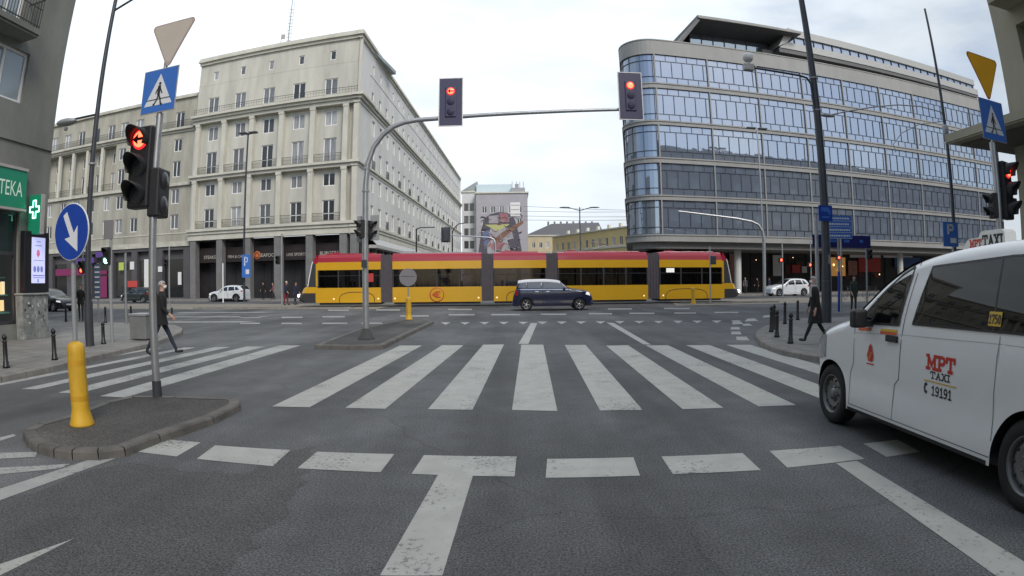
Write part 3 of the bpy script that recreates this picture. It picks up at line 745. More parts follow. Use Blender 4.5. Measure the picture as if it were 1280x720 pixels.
# --- C: the rounded glass office block
bC = (16.0, 60.0)
C_ = thing('office_building', 'modern glass office block with rounded corner, pale floor bands and overhanging upper floors', 'building', (*bC, 0))
cAng = math.atan2(5.6, 57.0)
MC = FM(bC, 16.0, 60.0, cAng)
R_ = 3.0; cL = 57.2; turn = rad(107.2); ld = Vector((math.cos(rad(72.8)), math.sin(rad(72.8))))
def cpath(off, right=True, n=12):
    pts = [(cL, -off), (0, -off)]
    for i in range(1, n+1):
        a = -PI/2-turn*i/n; pts.append(((R_+off)*math.cos(a), R_+(R_+off)*math.sin(a)))
    e = Vector(pts[-1])+ld*27; pts.append((e.x, e.y)); return pts
def cband(mb, z0, z1, off, mi=0, back=2.0):
    A = cpath(off); B2 = cpath(-back); n = len(A)
    for i in range(n-1):
        a, b, c, d = A[i], A[i+1], B2[i+1], B2[i]
        sm = 1 < i < n-2
        mb.add([(*b, z0), (*a, z0), (*a, z1), (*b, z1)], [(0,1,2,3)], mi, sm)
        mb.add([(*a, z1), (*d, z1), (*c, z1), (*b, z1)], [(0,1,2,3)], mi); mb.add([(*a, z0), (*b, z0), (*c, z0), (*d, z0)], [(0,1,2,3)], mi)
    mb.quad((*A[0], z0), (*B2[0], z0), (*B2[0], z1), (*A[0], z1), mi)
BAND = mat('pale_concrete_band', (.285,.285,.27), .7, var=.14, vscale=.5, stretch=(1,1,.4))
CGLASS = pane_mat('coated_glass', (.26,.31,.385), (.33,.37,.42), .5, rough=.025, metal=.62)
fl = [(6.5, 10.1), (10.65, 14.1), (14.7, 18.3), (18.8, 22.5), (23.1, 26.5)]
for (a, b) in ((5.75, 6.5), (10.1, 10.65), (14.1, 14.7), (18.3, 18.8), (22.5, 23.1)):
    mb = MB(); cband(mb, a, b, .18); cband(mb, b-.14, b+.002, .26); mb.build('floor_band', BAND, C_, matrix=MC)
mb = MB(); cband(mb, 26.5, 28.2, .18); cband(mb, 28.2, 28.32, .24); mb.build('parapet', BAND, C_, matrix=MC)
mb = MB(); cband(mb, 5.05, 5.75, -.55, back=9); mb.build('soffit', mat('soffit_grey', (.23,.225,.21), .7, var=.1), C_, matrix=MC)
nbays = 9; bw_ = 6.4
def cwin(z0, z1):
    key = ('C', z0)
    mbf = MB(); h_ = z1-z0
    for zz in (.0, .72, h_-.78, h_-.06): mbf.box(.09, -.05, zz, bw_-.09, .05, zz+.055)
    for k in range(5): x = .75+1.28*k; mbf.box(x-.026, -.06, .776, x+.026, .04, h_-.782)
    for k in range(4): x = 1.36+1.28*k; mbf.box(x-.022, -.04, .056, x+.022, .04, .718); mbf.box(x-.022, -.04, h_-.724, x+.022, .04, h_-.062)
    p = MB()
    p.quad((.05, .02, .02), (bw_-.05, .02, .02), (bw_-.05, .02, h_-.02), (.05, .02, h_-.02))
    return mbf.mesh('window', mat('mullion_grey', (.075,.09,.115), .4, .4)), p.mesh('pane', CGLASS)
for (a, b) in fl:
    f, p = cwin(a, b)
    for k in range(nbays):
        if k == nbays-1 and False: continue
        T = MC @ Matrix.Translation((-.25+bw_*k, 0, a))
        if -.25+bw_*(k+1) > cL+.5: continue
        o = link('window', f, C_, matrix=T); link('pane', p, o)
    mb = MB(); A = cpath(-.02); A = [(-.25, .02)]+A[2:]
    for i in range(len(A)-1):
        mb.add([(*A[i+1], a), (*A[i], a), (*A[i], b), (*A[i+1], b)], [(0,1,2,3)], 0, i < len(A)-2)
    o = mb.build('window', CGLASS, C_, matrix=MC)
    mb = MB(); Q = cpath(.03)
    Q = [(-.25, -.03)]+Q[2:]
    for i in (1, 4, 7, 10, 12): mb.tube([(*Q[i], a), (*Q[i], b)], .04, 6)
    e0, e1 = Vector(Q[-2]), Vector(Q[-1])
    for k in range(1, 9): q = e0+(e1-e0)*k/9; mb.tube([(*q, a), (*q, b)], .05, 6)
    for zz in (a+.75, b-.74, a+.04, b-.04): mb.tube([(*q, zz) for q in Q], .04, 6)
    mb.build('mullion', mat('mullion_grey', ()), o)
    for k in range(nbays+1):
        x = -.25+bw_*k
        if x > cL: continue
        mb = MB(); mb.box(x-.07, -.16, a, x+.07, .02, b); mb.build('fin', FRAMEW if False else BAND, C_, matrix=MC)
mb = MB()
e = Vector(cpath(0)[-1])
CP = cpath(-1.9); mb.prism([p for p in CP[::-1]]+[(cL, 24)], 5.8, 28.0, ax='z'); mb.quad((cL, -.17, 5.1), (cL, 24, 5.1), (cL, 24, 28.2), (cL, -.17, 28.2)); mb.build('core', mat('core_grey', (.16,.16,.16), .8), C_, matrix=MC)
# penthouse: a raked canopy and a long set-back storey
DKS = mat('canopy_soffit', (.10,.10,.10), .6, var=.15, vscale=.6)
mb = MB()
mb.prism([(6.2, 32.25), (20.6, 32.35), (20.6, 32.65), (6.0, 32.6)], .8, 15)
mb.build('canopy_roof', BAND, C_, matrix=MC)
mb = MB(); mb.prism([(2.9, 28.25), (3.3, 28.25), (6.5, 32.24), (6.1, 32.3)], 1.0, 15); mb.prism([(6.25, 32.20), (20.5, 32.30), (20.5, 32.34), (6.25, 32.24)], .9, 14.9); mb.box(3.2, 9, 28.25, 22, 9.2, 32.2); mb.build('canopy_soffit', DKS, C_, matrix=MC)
mb = MB(); mb.add([(6.8,6.0,28.3),(18.0,6.0,28.3),(18.0,5.42,32.2),(6.8,5.42,32.2)], [(0,1,2,3)]); o = mb.build('window', CGLASS, C_, matrix=MC)
mb = MB()
for k in range(8): mb.prism([(5.9, 28.3), (5.99, 28.3), (5.41, 32.2), (5.32, 32.2)], 6.8+1.6*k-.05, 6.8+1.6*k+.05, ax='x')
mb.box(6.8, 5.6, 30.2, 18, 5.70, 30.3); mb.build('mullion', mat('mullion_grey', ()), o)
mb = MB(); mb.prism([(17.8, 30.6), (cL-.2, 30.1), (cL-.2, 31.0), (19, 31.5)], 2.2, 18); mb.prism([(20.2, 32.6), (cL-.6, 31.7), (cL-.6, 32.6), (19.5, 33.6)], 2.4, 18); mb.prism([(17.6, 30.65), (19, 31.4), (20.3, 32.7), (20.3, 33.4), (19.4, 33.5)], 2.0, 18); mb.build('penthouse_wall', mat('penthouse_metal', (.34,.345,.33), .5, .2, var=.1), C_, matrix=MC)
mb = MB(); mb.prism([(19.5, 31.4), (cL-.5, 30.9), (cL-.5, 31.8), (19.5, 32.7)], 2.7, 17); o = mb.build('window', CGLASS, C_, matrix=MC)
mb = MB()
for k in range(24): mb.box(20.6+1.55*k-.04, 2.55, 31.44-.0133*(1.1+1.55*k), 20.6+1.55*k+.04, 2.68, 32.62-.0236*(1.1+1.55*k))
mb.build('mullion', mat('mullion_grey', ()), o)
mb = MB(); mb.box(16, 3.6, 28.3, cL-.3, 3.8, 30.6); mb.prism([(17.8, 30.0), (cL-.25, 29.7), (cL-.25, 30.08), (17.8, 30.58)], 2.3, 3.5); mb.build('penthouse_recess', DKS, C_, matrix=MC)  # dark recess and strip carry the shadow line under the storey in their colour
# ground floor under the overhang
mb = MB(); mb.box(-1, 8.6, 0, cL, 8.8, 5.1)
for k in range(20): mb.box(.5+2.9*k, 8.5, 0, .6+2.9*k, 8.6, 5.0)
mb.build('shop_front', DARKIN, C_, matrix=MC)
for k in range(5):
    mb = MB(); mb.lathe([(.42, 0), (.42, 5.2)], 18, c=(10.4+12.8*k-.6, 2.2, 0)); mb.build('column', mat('white_column', (.55,.55,.52), .6), C_, matrix=MC)
WARM = mat('lit_shop', (.5,.3,.1), .5, var=.7, vscale=1.5, emit=(1.0,.50,.14), estr=.14)
def cs(px, py, dy=8.3):
    d = Vector(ray(px, py)); o = Vector((0,0,H)); Mi = (Matrix.Translation((*bC, 0)) @ MC).inverted()
    o2 = Mi @ o; d2 = Mi.to_3x3() @ d; t = (dy-o2.y)/d2.y; p = o2+d2*t; return p.x, p.z
PINK = mat('poster_pale_red', (.45,.2,.16), .5, var=.3)
for (x0, y0, x1, y1, m_, nm) in ((912,317,918,362,PINK,'poster'),(920,318,926,362,PINK,'poster'),(966,319,976,345,SHW,'poster'),(990,331,1000,341,SHR,'poster'),(1002,333,1008,341,SHW,'poster'),
      (1037,322,1056,345,WARM,'lit_window'),(1062,312,1100,322,SHW,'fascia'),(1104,313,1140,322,SHW,'fascia'),(1073,322,1100,340,SHR,'awning'),(1060,326,1071,344,PINK,'poster'),(1118,322,1150,334,SHB,'awning')):
    a = cs(x0, y1); b = cs(x1, y0); panel(C_, MC, a[0], b[0], max(.15, a[1]), b[1], 8.2, m_, nm)

# --- far street: narrow block, mural block, two ochre blocks
def plain_block(name, label, x0, x1, y0, y1, h, wm, rows_, cols_, ang=0.0, w_=1.1, hh=1.6, fm=None, roof=None, z00=4.0, zt=1.6, margin=1.0):
    t = thing(name, label, 'building', (x0, y0, 0), ang)
    L_ = x1-x0; D_ = y1-y0; ops = []
    rows_z = [z00+(h-zt-z00)*k/max(1, rows_) for k in range(rows_)]; cs_ = [margin+(L_-2*margin)*(k+.5)/cols_ for k in range(cols_)]
    ops = [(c-w_/2, c+w_/2, z, z+hh) for z in rows_z for c in cs_]
    mb = MB(); wall(mb, L_, 0, h, ops, .2); mb.quad((0,D_,0),(0,0,0),(0,0,h),(0,D_,h)); mb.quad((L_,0,0),(L_,D_,0),(L_,D_,h),(L_,0,h)); mb.quad((0,0,h),(L_,0,h),(L_,D_,h),(0,D_,h)); mb.build('wall', wm, t)
    for (a, b, c, d) in ops: put_win(t, Matrix(), (a+b)/2, c, w_, hh, .12, cols=2, fm=fm)
    mb = MB(); mb.box(-.3, -.3, h, L_+.3, D_+.3, h+.35); mb.build('cornice', CREAMT if roof is None else roof, t)
    return t
for k, (px, py, rr_) in enumerate(((1041,331,.13),(1047,337,.10),(1052,333,.08),(1098,343,.09),(990,322,.05),(1012,318,.05),(944,325,.05))):
    a = cs(px, py); mb = MB(); mb.ball((0,0,0), rr_, rr_*.6, rr_); mb.build('lamp', mat('shop_lamp', (.8,.6,.3), .3, emit=(1.0,.66,.28), estr=2.2), C_, matrix=MC @ Matrix.Translation((a[0], 8.05, a[1])))
AR_ = random.Random(21)
for k in range(22):
    x = AR_.uniform(0, 54); z = AR_.uniform(.6, 3.2)
    panel(C_, MC, x, x+AR_.uniform(.3, 1.3), z, z+AR_.uniform(.4, 1.3), 8.42, AR_.choice((mat('dim_panel_red', (.12,.02,.02), .5), mat('dim_panel_brown', (.09,.06,.045), .6), mat('dim_panel_grey', (.13,.13,.13), .5))), 'display_panel')
E_ = plain_block('tenement_building', 'narrow white tenement with grouped windows behind the far end of the cream block', -12.9, -9.2, 153, 170, 25.4, mat('white_render', (.58,.60,.60), .8, var=.12, vscale=.4), 6, 2, w_=1.15, hh=2.0, fm=FRAMED, margin=.4)
mb = MB(); mb.prism([(-.3, 25.75), (4.0, 25.75), (4.0, 28.4)], 0, 12); mb.build('roof', ROOFM, E_)
MUR = random.Random(11)
D_ = plain_block('mural_building', 'grey office block with a large colourful wall mural beyond the tram', -9.0, 4.2, 150, 176, 24.6, mat('mauve_grey_wall', (.36,.35,.37), .8, var=.12, vscale=.25), 2, 5, w_=1.3, hh=1.7, z00=16.4, zt=2.0)
MU = [mat('mural_dark', (.085,.08,.10), .7, var=.3), mat('mural_yellow', (.42,.42,.18), .7), mat('mural_pink', (.33,.15,.17), .7, var=.4, vscale=.6), mat('mural_pale', (.34,.33,.35), .7, var=.3, vscale=.7), mat('mural_brown', (.22,.12,.08), .7, var=.3), mat('mural_blue', (.12,.15,.26), .7)]
def mpt(px, py): x, y, z = V(px, py, 150); return x+9.0, z
mb = MB()
def mp_poly(l, mi, y): mb.prism([mpt(*p) for p in l], -y, -.004, mi)
mp_poly([(598,316),(602,285),(606,273),(614,267),(624,265),(634,266),(641,270),(644,276),(648,290),(652,312),(652,330),(598,330)], 0, .03)
mp_poly([(608,300),(613,286),(628,280),(640,290),(646,312),(640,326),(610,326)], 3, .04)
mp_poly([(606,281),(638,280),(622,289)], 1, .05)
mp_poly([(624,266),(635,267),(637,278),(626,277)], 2, .045)
mp_poly([(616,300),(628,290),(654,275),(654,279),(634,294),(620,305)], 4, .06)
mp_poly([(612,306),(622,301),(632,304),(626,312),(615,312)], 2, .055)
mp_poly([(603,290),(611,288),(613,300),(606,312)], 5, .05)
mp_poly([(634,300),(642,298),(648,312),(640,318)], 0, .055)
mp_poly([(611,270),(623,269),(623,279),(611,279)], 3, .047)
for k in range(46):
    cx_, cy_ = MUR.uniform(603, 650), MUR.uniform(270, 322); a0 = MUR.uniform(0, 6.28); r0 = MUR.uniform(2, 7); sw_ = MUR.uniform(1.0, 3.2)
    P_ = [mpt(cx_+r0*math.cos(a0+sw_*q/7), cy_+r0*.8*math.sin(a0+sw_*q/7)) for q in range(8)]
    mb.stroke(P_, MUR.uniform(.10, .32), -.070-.001*k, -.066-.001*k, MUR.choice((0, 0, 2, 3, 3, 4, 5)))
mb.build('mural', MU, D_)
a = mpt(638, 270); b = mpt(650, 253); mb = MB(); mb.box(a[0], -.08, a[1], b[0], -.005, b[1])
for k in range(3): mb.box(a[0]+.15, -.1, a[1]+.35+1.15*k, b[0]-.15, -.081, a[1]+.62+1.15*k, 1)
mb.build('banner', [SHW, SIGNG], D_)
a = mpt(595, 244); b = mpt(640, 236); mb = MB(); mb.box(a[0], 2, 24.95, b[0], 9, 27.3); mb.build('glass_roof', mat('pale_cyan_glass', (.50,.60,.63), .2), D_)
mb = MB(); mb.box(9.0, 1, 24.95, 12.6, 6, 26.2)
for x in (9.3, 10.4, 11.3, 12.2): mb.tube([(x,2,26.1),(x,2,28.0)], .07, 6)
mb.box(10.0, 1.6, 26.2, 11.0, 2.4, 27.3); mb.build('roof_plant', GREYP, D_)
OCH = mat('ochre_render', (.50,.43,.29), .85, var=.15, vscale=.3); OCHY = mat('yellow_render', (.58,.47,.22), .85, var=.12, vscale=.3)
Y1 = plain_block('ochre_building', 'far ochre block with a dark pitched roof beyond the tram', 5.0, 30.0, 190, 205, 16.6, OCH, 4, 10, w_=1.1, hh=1.8, z00=3, zt=.6)
mb = MB(); mb.prism([(-.4, 16.95), (25.4, 16.95), (23.5, 21.0), (8.0, 20.6)], 0, 14)
for k in range(8): mb.box(7.0+2.1*k, 5, 20.4, 7.6+2.1*k, 5.6, 21.9)
mb.build('roof', mat('slate_roof', (.16,.165,.18), .7, var=.15), Y1)
ang = math.atan2(138-172, 29.5-12.0)
Y2 = plain_block('ochre_building', 'long yellow block with white cornices beside the glass office block', 12.0, 12.0+math.hypot(17.5, 34), 172, 186, 14.8, OCHY, 3, 12, ang=ang, w_=1.3, hh=2.2, z00=3, zt=.3)
mb = MB(); mb.box(0, -.25, 10.1, 38.2, -.005, 10.6); mb.box(0, -.2, 6.2, 38.2, -.005, 6.5); mb.build('string_course', CREAMT, Y2)
for k in range(7): mb = MB(); mb.box(3+5*k, 3, 15.1, 3.8+5*k, 3.7, 16.6); mb.build('chimney', CREAMT, Y2)

# --- near left: the dark pharmacy building
bN = (-14.0, 13.8)
N_ = thing('corner_building', 'dark grey concrete building with a pharmacy at street level and a balcony above', 'building', (*bN, 0))
MN = FM(bN, -14.0, -60.0, PI/2)
def nY(y): return y+60.0
nops = [(nY(y0), nY(y1), a, b) for (y0, y1, a, b) in ((10.2,12.2,6.85,8.4),(6.4,8.6,6.85,8.4),(2.2,4.4,6.85,8.4),(10.2,11.5,9.0,11.4),(6.8,8.2,9.0,11.4),(9.3,12.55,.55,3.75),(5.2,8.9,.55,3.75),(1.0,4.8,.55,3.75))]
nops += [(nY(-2.5-4.2*k), nY(-.8-4.2*k), z, z+1.75) for k in range(13) for z in (6.95, 10.2, 13.4, 16.6, 19.8)]
nops += [(nY(y), nY(y+1.9), z, z+1.75) for y in (2.4, 6.6, 10.5) for z in (13.4, 16.6, 19.8)]
mb = MB(); mb.M = MN; wall(mb, 73.8, 0, 23, nops, .25)
M2 = FM(bN, -14.0, 13.8, PI); mb.M = FM(bN, -14.0, 13.8, PI)
mb.M = Matrix(); mb.quad((0,0,0),(-45,0,0),(-45,0,23),(0,0,23)); mb.quad((0,0,23),(-45,0,23),(-45,-73,23),(0,-73,23))
mb.M = MN; mb.box(0, -.05, 5.72, 73.75, -.001, 5.80); mb.box(0, -.03, 0, 73.78, -.001, .45)
mb.build('wall', CONC, N_)
mb = MB(); mb.M = MN; mb.box(0, -.35, 22.6, 74.1, .3, 23.2); mb.build('cornice', CONC, N_)
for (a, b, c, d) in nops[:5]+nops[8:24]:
    put_win(N_, MN, (a+b)/2, c, b-a, d-c, .14, cols=2, fw=.09, pm=mat('sky_painted_pane', (.30,.35,.38), .06, .25))  # pale pane colour stands in for reflected sky
mbr = MB()
for (a, b, c, d) in nops[24:]:
    f, p = win_mesh(b-a, d-c, cols=2, fw=.09); mbr.M = Matrix.Translation(((a+b)/2, .14, c))
    for me, q in ((f, 0), (p, 1)): mbr.add([v.co for v in me.vertices], [tuple(x.vertices) for x in me.polygons], q)
o = mbr.build('upper_windows', [FRAMEW, PANE], N_, matrix=MN); o['kind'] = 'stuff'
for (a, b, c, d) in nops[5:8]:
    mb = MB(); w_ = b-a; h_ = d-c
    mb.box(a, .1, c, a+.09, .2, d); mb.box(b-.09, .1, c, b, .2, d); mb.box(a+.09, .1, d-.1, b-.09, .2, d); mb.box(a+.09, .1, c, b-.09, .2, c+.1); mb.box(a+.09, .1, c+1.95, b-.09, .2, c+2.05); mb.box((a+b)/2-.04, .1, c+2.05, (a+b)/2+.04, .2, d-.1)
    o = mb.build('shop_window', FRAMED, N_, matrix=MN)
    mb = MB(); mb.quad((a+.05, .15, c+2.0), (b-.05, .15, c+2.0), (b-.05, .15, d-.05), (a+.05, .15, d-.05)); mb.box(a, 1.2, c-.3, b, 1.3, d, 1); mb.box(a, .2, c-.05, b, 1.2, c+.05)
    mb.build('pane', [mat('shop_glass', (.03,.045,.045), .05), mat('glowing_back_wall', (.25,.22,.14), .7, var=.5, vscale=1.2, emit=(.8,.7,.4), estr=.035)], o)  # back wall glows in place of lamps inside the shop
    mb = MB(); z = c+.05
    rnd = random.Random(int(a*10))
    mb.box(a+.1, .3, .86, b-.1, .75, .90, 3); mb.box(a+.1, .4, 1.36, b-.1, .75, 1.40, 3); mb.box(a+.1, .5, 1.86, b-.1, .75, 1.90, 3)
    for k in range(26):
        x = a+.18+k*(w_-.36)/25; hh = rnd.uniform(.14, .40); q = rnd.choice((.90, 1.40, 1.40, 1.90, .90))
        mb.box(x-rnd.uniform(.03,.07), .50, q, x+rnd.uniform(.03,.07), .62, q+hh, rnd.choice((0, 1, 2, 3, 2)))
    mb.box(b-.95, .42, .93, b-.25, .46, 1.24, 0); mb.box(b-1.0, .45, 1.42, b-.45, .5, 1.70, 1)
    mb.build('window_display', [mat('display_warm', (.6,.42,.2), .5, emit=(1,.72,.35), estr=.5), mat('display_red', (.55,.05,.03), .5, emit=(1,.1,.05), estr=.45), mat('display_cream', (.65,.6,.45), .5, emit=(1,.85,.55), estr=.45), mat('display_teal', (.1,.25,.22), .5)], o)  # goods glow too, imitating the warm shop lighting
mb = MB(); mb.box(nY(8.8), -.75, 8.70, nY(11.8), -.001, 8.86); mb.box(nY(8.85), -.7, 8.62, nY(11.75), -.001, 8.70); mb.build('balcony', CONC, N_, matrix=MN)
railing(N_, MN, nY(8.85), nY(11.75), 8.86, y=-.7, h=1.0, step=.12, ret=.68)
# pharmacy sign, cross
APG = mat('pharmacy_green', (.012,.24,.135), .35, var=.06)
t = thing('shop_sign', 'green pharmacy sign board reading APTEKA above the shop window', 'sign', (-13.99, 12.58, 3.80)); t.rotation_euler = (0, 0, PI/2)
mb = MB(); mb.box(-6.2, -.22, 0, 0, 0, 1.08, bev=.015); mb.build('board', APG, t)
mb = MB(); mb.box(-6.22, -.25, 1.08, .02, .0, 1.16); mb.box(-6.22, -.25, -.07, .02, 0, -.001); mb.build('rim', SIGNG, t)
mb = MB(); add_text(mb, 'APTEKA', .60, -.17, .33, -.226, align='RIGHT', sx=.68); mb.build('lettering', mat('sign_letters', (.5,.62,.52), .4, emit=(.7,.9,.75), estr=.12), t)
yy, zz = ZX(45, 262, -13.65)
t = thing('pharmacy_cross', 'small lit green cross sign projecting from the grey wall beside the pharmacy board', 'sign', (-13.98, yy, zz-.30))
mb = MB(); mb.box(.05, -.07, -.42, .62, .07, .72, bev=.01); mb.box(0, -.02, -.1, .05, .02, 0); mb.build('case', APG, t)
mb = MB(); 
pl_ = [(-.06,.2),(.06,.2),(.06,.06),(.2,.06),(.2,-.06),(.06,-.06),(.06,-.2),(-.06,-.2),(-.06,-.06),(-.2,-.06),(-.2,.06),(-.06,.06),(-.06,.2)]
mb.stroke([(.335+x*1.05, .3+z*1.25) for x, z in pl_], .035, -.082, -.0701); mb.build('cross_tubes', GREENL, t)
mb = MB(); mb.box(.62, -.075, -.42, .66, .075, .72); mb.build('side_panel', SIGNG, t)

# --- near right: beige building with balcony and street canopy
bR = (15.0, 12.7)
R2 = thing('corner_building', 'beige building with balconies and a flat canopy at the right edge of the junction', 'building', (*bR, 0))
MR = FM(bR, 15.0, 12.7, -PI/2)
BEI = mat('beige_render', (.33,.31,.235), .85, var=.22, vscale=.5, bump=.15, bscale=15, stretch=(1,1,.5))
rops = [(1.0+4.6*k, 4.4+4.6*k, z, z+2.5) for k in range(12) for z in (6.6, 9.9, 13.2, 16.5, 19.8)]+[(.6+4.5*k, 4.6+4.5*k, .4, 4.6) for k in range(12)]
mb = MB(); mb.M = MR; wall(mb, 56, 0, 24, rops, .9)
nops2 = []
M3 = Matrix.Rotation(PI, 4, 'Z')
mb.M = Matrix.Translation((200, 0, 0)) @ M3
hops = [(2.0+5.0*k, 4.2+5.0*k, z, z+1.8) for k in range(39) for z in (6.9, 10.2, 13.5, 16.8, 20.1, 23.6)]
mbn = MB(); mbn.M = mb.M; wall(mbn, 200, 0, 28, hops, .25); mbn.build('street_wall', mat('dark_reflected_wall', (.13,.12,.11), .85, var=.2, vscale=.5), R2); mb.M = Matrix(); mb.quad((0,0,24),(200,0,24),(200,-56,24),(0,-56,24)); mb.quad((0,0,24),(0,0,28),(0,-.02,28),(0,-.02,24)); mb.build('wall', BEI, R2)  # out-of-view street wall, raised and coloured dark to darken the office glass reflections
mb = MB(); mb.M = MR; mb.box(-.4, -.4, 23.6, 56, .3, 24.2); mb.M = Matrix(); mb.box(0, .001, 27.5, 200, .4, 28.2); mb.build('cornice', CONC, R2)
mbr = MB()
for (a, b, c, d) in hops:
    f, p = win_mesh(b-a, d-c, cols=2, fw=.09); mbr.M = Matrix.Translation((200, 0, 0)) @ M3 @ Matrix.Translation(((a+b)/2, .16, c))
    for me, q in ((f, 0), (p, 1)): mbr.add([v.co for v in me.vertices], [tuple(x.vertices) for x in me.polygons], q)
o = mbr.build('windows', [FRAMEW, PANE], R2); o['kind'] = 'stuff'
for k, (a, b, c, d) in enumerate(rops[:10]): put_win(R2, MR, (a+b)/2, c, b-a, d-c, .8, cols=3, fw=.09, fm=FRAMED)
mbr = MB()
for (a, b, c, d) in rops[10:60]:
    f, p = win_mesh(b-a, d-c, cols=3, fw=.09, fm=FRAMED); mbr.M = Matrix.Translation(((a+b)/2, .8, c))
    for me, q in ((f, 0), (p, 1)): mbr.add([v.co for v in me.vertices], [tuple(x.vertices) for x in me.polygons], q)
o = mbr.build('street_windows', [FRAMED, PANE], R2, matrix=MR); o['kind'] = 'stuff'
mb = MB(); mb.M = MR; mb.box(0, .85, .2, 56, .95, 4.7); mb.build('shop_front', mat('shop_glass', ()), R2)
yb, zb = ZX(1257, 34, 14.1)
for k in range(2):
    mb = MB(); mb.box(.8+4.6*k, -.95, 9.65, 4.6+4.6*k, 0, 9.85); mb.build('balcony', BEI, R2, matrix=MR)
    railing(R2, MR, .85+4.6*k, 4.55+4.6*k, 9.85, y=-.9, h=1.05, step=.11, m_=mat('railing_beige', (.36,.34,.26), .5), ret=.88)
mb = MB(); mb.box(12.9, -60, 5.55, 16.2, 13.72, 5.78); mb.box(12.9, -60, 5.78, 13.0, 13.72, 5.86); 
mb.box(13.3, -59.5, 5.49, 15.9, 13.5, 5.549)
mb.M = Matrix.Translation((-bR[0], -bR[1], 0)); mb2 = MB(); mb2.M = mb.M
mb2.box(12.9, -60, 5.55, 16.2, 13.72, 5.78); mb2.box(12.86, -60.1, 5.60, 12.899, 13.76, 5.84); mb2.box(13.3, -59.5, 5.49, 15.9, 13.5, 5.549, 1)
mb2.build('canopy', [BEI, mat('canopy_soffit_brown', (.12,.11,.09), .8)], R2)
# ------------------------------------------------------------------ vehicles
def interp(pts, x):
    if x <= pts[0][0]: return pts[0][1]
    for (a, b), (c, d) in zip(pts, pts[1:]):
        if x <= c:
            t = (x-a)/(c-a); return b+(d-b)*t
    return pts[-1][1]
def smooth_interp(pts):                                # monotone cubic through the profile points
    n = len(pts); h = [pts[i+1][0]-pts[i][0] for i in range(n-1)]; dl_ = [(pts[i+1][1]-pts[i][1])/h[i] for i in range(n-1)]
    m = [dl_[0]]+[0 if dl_[i-1]*dl_[i] <= 0 else 2*dl_[i-1]*dl_[i]/(dl_[i-1]+dl_[i]) for i in range(1, n-1)]+[dl_[-1]]
    def f(x):
        if x <= pts[0][0]: return pts[0][1]
        if x >= pts[-1][0]: return pts[-1][1]
        for i in range(n-1):
            if x <= pts[i+1][0]:
                t = (x-pts[i][0])/h[i]
                return (1+2*t)*(1-t)**2*pts[i][1]+t*(1-t)**2*h[i]*m[i]+t*t*(3-2*t)*pts[i+1][1]+t*t*(t-1)*h[i]*m[i+1]
    return f
